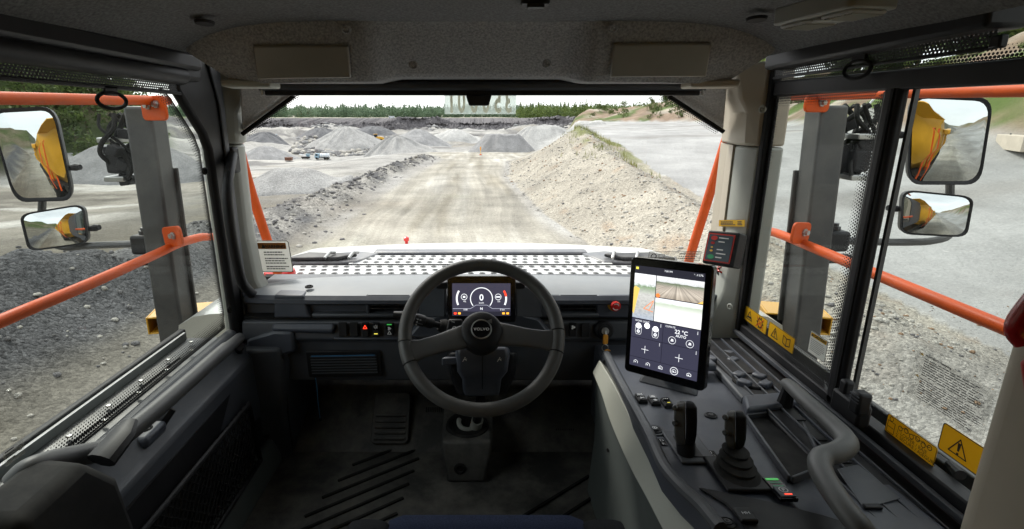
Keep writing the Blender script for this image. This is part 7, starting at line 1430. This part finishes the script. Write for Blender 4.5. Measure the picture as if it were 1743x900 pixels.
tst = thing('tablet_stand', 'dark wedge stand under the touch screen', 'stand', cpl.hit(1130, 665)); a0 = [cpl.at(*cuv(*k)) for k in ((1086, 650), (1092, 636), (1192, 655), (1188, 676))]; obj('wedge', MB().loft([a0, [p + cpl.n*0.045 + np.array([0, 0.03, 0]) for p in [a0[0]*0.75+a0[2]*0.25, a0[1]*0.75+a0[3]*0.25, a0[2]*0.75+a0[0]*0.25, a0[3]*0.75+a0[1]*0.25]]]), 'plastic_dark', tst, bevel=0.005); obj('arm', MB().tube([cpl.hit(1138, 655) + np.array([0,0.03,0.02]), TP.at(TP.w*0.5, TP.h*0.25, -0.03)], 0.018, 10), 'plastic_black', tst)

# grey grab rail on the right
gr2 = thing('console_grab_rail', 'thick grey S-shaped grab rail along the right ledge', 'grab rail', PZ(1430, 850, -0.68))
pts = [PZ(1334, 652, -0.640), PZ(1344, 656, -0.625), PZ(1372, 682, -0.615), PZ(1410, 716, -0.615), PZ(1436, 742, -0.615), PZ(1441, 758, -0.615), PZ(1424, 770, -0.617), PZ(1400, 778, -0.62), PZ(1396, 796, -0.62), PZ(1412, 828, -0.62), PZ(1440, 868, -0.622), PZ(1470, 905, -0.63), PZ(1500, 950, -0.66)]
BP = bez(pts, 6); obj('rail', MB().tube(BP, [float(np.interp(k, [0, 4, 12, 30, 45, len(BP)], [0.009, 0.0155, 0.0175, 0.021, 0.021, 0.019])) for k in range(len(BP))], 14, sq=0.9), 'grip_grey', gr2, sharp=None)
obj('foot', MB().tube([pts[1], pts[1] - np.array([0, -0.01, 0.07])], [0.014, 0.02], 10), 'plastic_black', gr2)
# right ledge with rails and filler panel
lg = thing('right_ledge', 'black ribbed ledge under the right hand windows', 'ledge', (0.80, 1.1, -0.75))
zl = -0.685
obj('ledge_top', MB().bb(0.695, 0.845, 0.30, 1.60, -0.78, zl), 'plastic_black', lg, bevel=0.005)
for x, w, m_ in ((0.700, 0.004, 'plastic_dark'), (0.738, 0.004, 'plastic_dark'), (0.775, 0.0045, 'plastic_console'), (0.806, 0.004, 'plastic_dark')): obj('rail_line', MB().bb(x-w/2, x+w/2, 0.32, 1.58, zl-0.002, zl+0.006), m_, lg, bevel=0.001)
obj('slot', MB().bb(0.742, 0.764, 0.62, 1.40, zl-0.001, zl+0.002), 'ink', lg)
for k in range(9): obj('slot_bridge', MB().bb(0.742, 0.764, 0.70+0.08*k, 0.706+0.08*k, zl+0.0022, zl+0.005), 'plastic_black', lg)
obj('flap', MB().prism([PZ(1425, 800, zl+0.004), PZ(1460, 792, zl+0.004), PZ(1532, 850, zl+0.004), PZ(1470, 868, zl+0.004)], (0, 0, 0.003)), 'plastic_dark', lg, bevel=0.001); c_ = PZ(1485, 862, zl+0.008); obj('flap_latch', MB().box(c_, (0.032, 0.012, 0.006)), 'plastic_black', lg, bevel=0.002)
# sliding window catch
wc = thing('window_catch', 'black sliding window catch below the divider post', 'window catch', PX(1446, 712, 0.815))
c_ = PX(1448, 690, 0.815); obj('body', MB().box(c_ + np.array([0, 0.0, -0.004]), (0.03, 0.09, 0.05)), 'plastic_black', wc, bevel=0.006); obj('front_lug', MB().box(c_ + np.array([0, 0.022, 0.030]), (0.022, 0.022, 0.04)), 'plastic_black', wc, bevel=0.005); obj('thumb_tab', MB().box(c_ + np.array([-0.006, -0.032, 0.026]), (0.03, 0.03, 0.05)), 'plastic_black', wc, bevel=0.006)
for k in range(3): obj('grip_line', MB().box(c_ + np.array([-0.0215, -0.032, 0.030+0.007*k]), (0.002, 0.028, 0.002)), 'plastic_dark', wc)
wc2 = thing('rear_window_catch', 'small black catch at the rear corner of the sliding window', 'window catch', PX(1610, 795, 0.845)); c_ = PX(1606, 792, 0.885); obj('body', MB().box(c_, (0.02, 0.05, 0.022)), 'plastic_black', wc2, bevel=0.004); obj('knob', MB().tube([c_ + np.array([0,-0.01,0.01]), c_ + np.array([-0.01,-0.045,0.012])], [0.008, 0.01], 10), 'plastic_black', wc2)

# ================================================================== ALARM UNIT, STICKERS
au = thing('alarm_unit', 'black alarm box with a slate label on the right windscreen pillar', 'alarm box', PX(1222, 455, 0.78))
AP = quad_plane([(1199, 391), (1252, 396), (1247, 455), (1194, 447)], 0.098)
obj('casing', MB().rrect(AP, AP.w/2, AP.h/2, AP.w, AP.h, 0.045, 0.006, -0.045), 'plastic_black', au, bevel=0.004); obj('bezel', MB().rrect(AP, AP.w*0.47, AP.h*0.5, AP.w*0.84, AP.h*0.84, 0.002, 0.003, 0.0), 'ink_red', au); fc = obj('face_label', MB().rrect(AP, AP.w*0.47, AP.h*0.5, AP.w*0.76, AP.h*0.76, 0.001, 0.002, 0.002), 'label_slate', au)
for (fx_, fy_, r_, m_) in ((0.27, 0.78, 0.0085, 'ink_red'), (0.25, 0.63, 0.0052, 'red_dark'), (0.25, 0.50, 0.003, 'ink_amber'), (0.25, 0.40, 0.004, 'ink_amber'), (0.27, 0.22, 0.0085, 'ink_green')): obj('symbol', MB().poly(AP, [(AP.w*fx_ + r_*1.25*math.cos(a_), AP.h*fy_ + r_*0.8*math.sin(a_)) for a_ in np.linspace(0, 6.283, 21)[:-1]], 0.0005, 0.0032), m_, fc)
for k in (0, 1, 3, 4, 5):
    wl_ = AP.w*(0.30 if k in (0, 4) else 0.20); v_ = AP.h*(0.78-0.115*k); obj('print_line', MB().poly(AP, [(AP.w*0.42, v_), (AP.w*0.42+wl_, v_), (AP.w*0.42+wl_, v_+0.0032), (AP.w*0.42, v_+0.0032)], 0.0003, 0.0034), 'ink_white', fc)
obj('mount_plate', MB().box(PX(1258, 424, 0.803), (0.012, 0.05, 0.095)), 'plastic_black', au, bevel=0.004)
for py in (403, 440): screw(au, PX(1261, py, 0.796), (-1, -0.3, 0), 0.006, 'rubber_black', 'bolt')
gm = PX(1229, 461, 0.803); obj('grommet', MB().lathe([(0,0),(0.02,0),(0.019,0.006),(0.012,0.006),(0.010,0.002),(0,0.002)], gm, (-1,-0.35,0), 22), 'rubber_black', au); obj('red_cable', MB().tube(bez([AP.at(AP.w*0.62, 0.004, -0.02), PX(1222, 455, 0.785), PX(1224, 461, 0.788), PX(1231, 465, 0.803)], 5), 0.0032, 8), 'red_plastic', au)
def sticker(name, px4, pl, base, label, border=None, rad=0.006, group='stickers on the glass and pillars', t=0.0006):
    P2 = [pl.uv(*k) for k in px4]; xs = [p_[0] for p_ in P2]; ys_ = [p_[1] for p_ in P2]; u0, u1, v0, v1 = (P2[0][0]+P2[3][0])/2, (P2[1][0]+P2[2][0])/2, (P2[3][1]+P2[2][1])/2, (P2[0][1]+P2[1][1])/2
    w, h = u1-u0, v1-v0; fr = Plane(pl.at(u0, v0), pl.x, pl.y); fr.w, fr.h = w, h; th = thing(name, label, 'sticker', fr.o, group)
    if border:
        obj('face', MB().rrect(fr, w/2, h/2, w, h, t, rad), base, th); bw = rad*0.3; pts = []
        for k_, (sx_, sy_) in enumerate(((1,1),(-1,1),(-1,-1),(1,-1))): pts += [(w/2 + sx_*(w/2-rad) + (rad-bw*0.5)*math.cos(a_), h/2 + sy_*(h/2-rad) + (rad-bw*0.5)*math.sin(a_)) for a_ in np.linspace(math.pi/2*k_, math.pi/2*(k_+1), 5)]
        obj('border', MB().line(fr, pts, bw, 0.0003, t*1.2, True), border, th, normals=False)
    else: obj('face', MB().rrect(fr, w/2, h/2, w, h, t, rad), base, th)
    fr.h0 = t*1.9; return th, fr
def lines(th, fr, x0, x1, y0, y1, n, m_='ink', wd=0.34, seed=1):
    r_ = random.Random(seed)
    for k in range(n):
        y = y0 + (y1-y0)*(k+0.5)/n; g = MB(); x = x0; dh = abs(y1-y0)/n*wd
        xe = x0 + (x1-x0)*r_.uniform(0.75, 1.0)
        while x < xe: w = (x1-x0)*r_.uniform(0.05, 0.14); g.poly(fr, [(x*fr.w, y*fr.h - dh*fr.h/2), (min(x+w, xe)*fr.w, y*fr.h - dh*fr.h/2), (min(x+w, xe)*fr.w, y*fr.h + dh*fr.h/2), (x*fr.w, y*fr.h + dh*fr.h/2)], 0.0002, fr.h0); x += w + (x1-x0)*0.02
        obj('print_line', g, m_, th, normals=False)
def tri(th, fr, x, y, s, m_='ink', fillm=None, w=0.16):
    c = (x*fr.w, y*fr.h); g = MB(); g.line(fr, [(c[0]-s, c[1]-s*0.75), (c[0]+s, c[1]-s*0.75), (c[0], c[1]+s*0.95)], s*w, 0.0002, fr.h0, True); obj('warning_triangle', g, m_, th, normals=False)
def bang(th, fr, x, y, s, m_='ink'):
    c = (x*fr.w, y*fr.h); g = MB(); g.poly(fr, [(c[0]-s*0.07, c[1]-s*0.22), (c[0]+s*0.07, c[1]-s*0.22), (c[0]+s*0.13, c[1]+s*0.42), (c[0]-s*0.13, c[1]+s*0.42)], 0.0002, fr.h0); g.disc(fr, c[0], c[1]-s*0.42, s*0.1, 0.0002, fr.h0, 10); obj('exclamation_mark', g, m_, th, normals=False)
WS = Plane((0, WB, zb_), (1, 0, 0), (0, WT-WB, zt_-zb_)); WS.o = WS.o + WS.n*0.003
th, fr = sticker('warning_sticker', [(438, 412), (494, 406), (496, 458), (442, 468)], WS, 'sticker_white', 'white warning sticker with an orange header on the windscreen edge', 'ink', 0.010)
obj('header', MB().poly(fr, [(fr.w*0.04, fr.h*0.74), (fr.w*0.90, fr.h*0.74), (fr.w*0.90, fr.h*0.93), (fr.w*0.04, fr.h*0.93)], 0.0003, fr.h0), 'sticker_orange', th); text('WARNING', fr, fr.w*0.55, fr.h*0.775, 0.0165, 'ink', th, 'lettering', 'CENTER', fr.h0+0.0008, sx=1.0, bold=0.0006); g = MB().poly(fr, [(fr.w*0.16, fr.h*0.77), (fr.w*0.27, fr.h*0.77), (fr.w*0.215, fr.h*0.90)], 0.0003, fr.h0+0.0006); obj('warning_triangle', g, 'ink', th)
for y0, y1, n_l, sd_ in ((0.68, 0.52, 2, 21), (0.48, 0.26, 3, 22), (0.22, 0.08, 2, 23)): lines(th, fr, 0.20, 0.90, y0, y1, n_l, 'ink', 0.45, sd_)
# clear emission strip on the windscreen, behind the tablet
m, nt, N, L = nodes('clear_film'); o_ = N('OutputMaterial'); a_ = N('BsdfTransparent'); b_ = N('BsdfDiffuse'); b_.inputs[0].default_value = (0.6, 0.58, 0.5, 1); x_ = N('MixShader'); x_.inputs[0].default_value = 0.16; L(a_.outputs[0], x_.inputs[1]); L(b_.outputs[0], x_.inputs[2]); L(x_.outputs[0], o_.inputs[0])
th, fr = sticker('clear_label', [(1104, 425), (1192, 430), (1192, 447), (1104, 441)], WS, 'clear_film', 'clear printed label on the windscreen above the touch screen', None, 0.002); g = MB(); g.line(fr, [(0.001, 0.001), (fr.w-0.001, 0.001), (fr.w-0.001, fr.h-0.001), (0.001, fr.h-0.001)], 0.0012, 0.0002, fr.h0, True); g.ringf(fr, fr.w*0.1, fr.h*0.5, 0.008, 0.011, 0.0002, fr.h0); g.line(fr, [(fr.w*0.2, fr.h*0.35), (fr.w*0.3, fr.h*0.35), (fr.w*0.3, fr.h*0.7), (fr.w*0.2, fr.h*0.7)], 0.0016, 0.0002, fr.h0, True); obj('print', g, 'ink', th, normals=False); lines(th, fr, 0.58, 0.97, 0.85, 0.15, 3, 'ink', 0.3, 2)
# pillar label
PL = Plane(PX(1224, 386, 0.802), (-0.06*0+0.0, -1, 0) if False else PX(1268, 385, 0.815)-PX(1224, 385, 0.795), (0, 0, 1)); PL.o = PL.o - PL.x*0
PL = Plane(PX(1224, 380, 0.800), PX(1268, 380, 0.806)-PX(1224, 380, 0.800), (0, 0, 1)); PL.n = PL.n if PL.n[1] < 0 else -PL.n
th, fr = sticker('pillar_label', [(1224, 374), (1268, 374), (1268, 386), (1224, 385)], PL, 'sticker_yellow', 'small yellow printed label above the alarm box', 'ink', 0.002); lines(th, fr, 0.08, 0.68, 0.82, 0.18, 3, 'ink', 0.5, 3); lines(th, fr, 0.74, 0.93, 0.82, 0.18, 3, 'ink', 0.5, 4)
# right window stickers
RW1 = Plane((XW+0.003, 0, 0), (0, -1, 0), (0, 0, 1)); RW2 = Plane((XW+0.017, 0, 0), (0, -1, 0), (0, 0, 1))
th, fr = sticker('hazard_sticker', [(1268, 518), (1307, 545), (1303, 570), (1266, 542)], RW1, 'sticker_yellow', 'yellow crush hazard sticker at the front corner of the quarter window', 'ink', 0.004); tri(th, fr, 0.27, 0.48, fr.h*0.34); obj('hand', MB().poly(fr, [(fr.w*0.18, fr.h*0.32), (fr.w*0.36, fr.h*0.32), (fr.w*0.34, fr.h*0.46), (fr.w*0.2, fr.h*0.44)], 0.0002, fr.h0), 'ink', th)
g = MB(); g.ringf(fr, fr.w*0.73, fr.h*0.5, fr.h*0.24, fr.h*0.31, 0.0002, fr.h0)
for k in range(10): a_ = k*0.628; g.line(fr, [(fr.w*0.73+fr.h*0.31*math.cos(a_), fr.h*0.5+fr.h*0.31*math.sin(a_)), (fr.w*0.73+fr.h*0.39*math.cos(a_), fr.h*0.5+fr.h*0.39*math.sin(a_))], fr.h*0.09, 0.0002, fr.h0)
obj('gear_icon', g, 'ink', th, normals=False); g = MB(); g.line(fr, [(fr.w*0.58, fr.h*0.15), (fr.w*0.88, fr.h*0.85)], fr.h*0.05, 0.0002, fr.h0+0.0003); g.line(fr, [(fr.w*0.58, fr.h*0.85), (fr.w*0.88, fr.h*0.15)], fr.h*0.05, 0.0002, fr.h0+0.0003); obj('red_cross', g, 'ink_red', th, normals=False)
th, fr = sticker('manual_sticker', [(1310, 547), (1354, 576), (1349, 603), (1307, 572)], RW1, 'sticker_yellow', 'yellow sticker with warning triangle and open book on the quarter window', 'ink', 0.004); tri(th, fr, 0.27, 0.48, fr.h*0.36); bang(th, fr, 0.27, 0.46, fr.h*0.42); g = MB(); cx_, cy2 = fr.w*0.73, fr.h*0.5; g.line(fr, [(cx_-fr.h*.36, cy2-fr.h*.2), (cx_-fr.h*.36, cy2+fr.h*.26), (cx_, cy2+fr.h*.16), (cx_+fr.h*.36, cy2+fr.h*.26), (cx_+fr.h*.36, cy2-fr.h*.2), (cx_, cy2-fr.h*.3)], fr.h*0.06, 0.0002, fr.h0, True); g.line(fr, [(cx_, cy2-fr.h*.3), (cx_, cy2+fr.h*.16)], fr.h*0.06, 0.0002, fr.h0); obj('book_icon', g, 'ink', th, normals=False)
th, fr = sticker('caution_sticker', [(1381, 563), (1411, 580), (1403, 617), (1375, 598)], RW1, 'sticker_white', 'white caution sticker with a yellow header on the quarter window', 'ink', 0.003); obj('header', MB().poly(fr, [(fr.w*0.05, fr.h*0.78), (fr.w*0.95, fr.h*0.78), (fr.w*0.95, fr.h*0.95), (fr.w*0.05, fr.h*0.95)], 0.0003, fr.h0), 'sticker_yellow', th); obj('warning_triangle', MB().poly(fr, [(fr.w*0.08, fr.h*0.81), (fr.w*0.22, fr.h*0.81), (fr.w*0.15, fr.h*0.92)], 0.0003, fr.h0+0.0005), 'ink', th); text('CAUTION', fr, fr.w*0.58, fr.h*0.82, 0.0098, 'ink', th, 'lettering', 'CENTER', fr.h0+0.0006, bold=0.0003); lines(th, fr, 0.1, 0.9, 0.70, 0.15, 7, 'ink_grey', 0.3, 5)
th, fr = sticker('lower_sticker', [(1511, 703), (1597, 762), (1589, 795), (1507, 735)], RW2, 'sticker_yellow', 'yellow lowering instruction sticker on the sliding window', 'ink', 0.004)
text('1. LOWER / BAJE', fr, fr.w*0.24, fr.h*0.38, 0.0105, 'ink', th, 'lettering', 'LEFT', fr.h0+0.0004); text('2. SECURE / ASEGURE', fr, fr.w*0.24, fr.h*0.16, 0.0105, 'ink', th, 'lettering', 'LEFT', fr.h0+0.0004)
g = MB(); g.line(fr, [(fr.w*.04, fr.h*.12), (fr.w*.19, fr.h*.12), (fr.w*.19, fr.h*.70), (fr.w*.04, fr.h*.70)], 0.0014, 0.0002, fr.h0, True); g.line(fr, [(fr.w*.06, fr.h*.4), (fr.w*.17, fr.h*.4)], 0.0014, 0.0002, fr.h0); g.ringf(fr, fr.w*.1, fr.h*.84, 0.004, 0.0054, 0.0002, fr.h0)
for k in range(6): g.ringf(fr, fr.w*(0.3+0.115*k), fr.h*(0.72 + (0.06 if k % 2 else -0.03)), 0.004, 0.0056, 0.0002, fr.h0)
g.line(fr, [(fr.w*(0.3+0.058*k), fr.h*(0.80 + 0.06*((k*7) % 3-1))) for k in range(11)], 0.0014, 0.0002, fr.h0); obj('machine_drawing', g, 'ink', th, normals=False)
th, fr = sticker('triangle_sticker', [(1605, 716), (1680, 765), (1672, 815), (1598, 764)], RW2, 'sticker_yellow', 'yellow sticker with a large warning triangle beside the beige pillar', 'ink', 0.006); tri(th, fr, 0.45, 0.46, fr.h*0.33, w=0.13); bang(th, fr, 0.45, 0.45, fr.h*0.46)
th, fr = sticker('text_label', [(1558, 596), (1690, 660), (1676, 764), (1546, 668)], RW2, 'clear_film', 'clear label covered with small black print on the sliding window', None, 0.001); lines(th, fr, 0.14, 0.98, 0.94, 0.56, 8, 'ink', 0.30, 7); lines(th, fr, 0.14, 0.98, 0.52, 0.08, 10, 'ink', 0.30, 8); text('WARNING: Operating', fr, fr.w*0.14, fr.h*0.97, 0.006, 'ink', th, 'lettering', 'LEFT', fr.h0+0.0003, bold=0.0002)
for y in (0.99, 0.53): g = MB().poly(fr, [(fr.w*0.06, fr.h*(y-0.035)), (fr.w*0.12, fr.h*(y-0.035)), (fr.w*0.09, fr.h*(y+0.01))], 0.0002, fr.h0); obj('warning_triangle', g, 'ink_amber', th)
LW = Plane((XD-0.003, 0, 0), (0, 1, 0), (0, 0, 1)); th, fr = sticker('glass_mark', [(4, 762), (40, 748), (42, 772), (6, 796)], LW, 'clear_film', 'small printed glass mark in the lower rear corner of the door window', None, 0.001); lines(th, fr, 0.1, 0.6, 0.9, 0.2, 4, 'ink', 0.4, 9); g = MB().ringf(fr, fr.w*0.8, fr.h*0.55, fr.h*0.14, fr.h*0.18, 0.0002, fr.h0); obj('print', g, 'ink', th, normals=False)
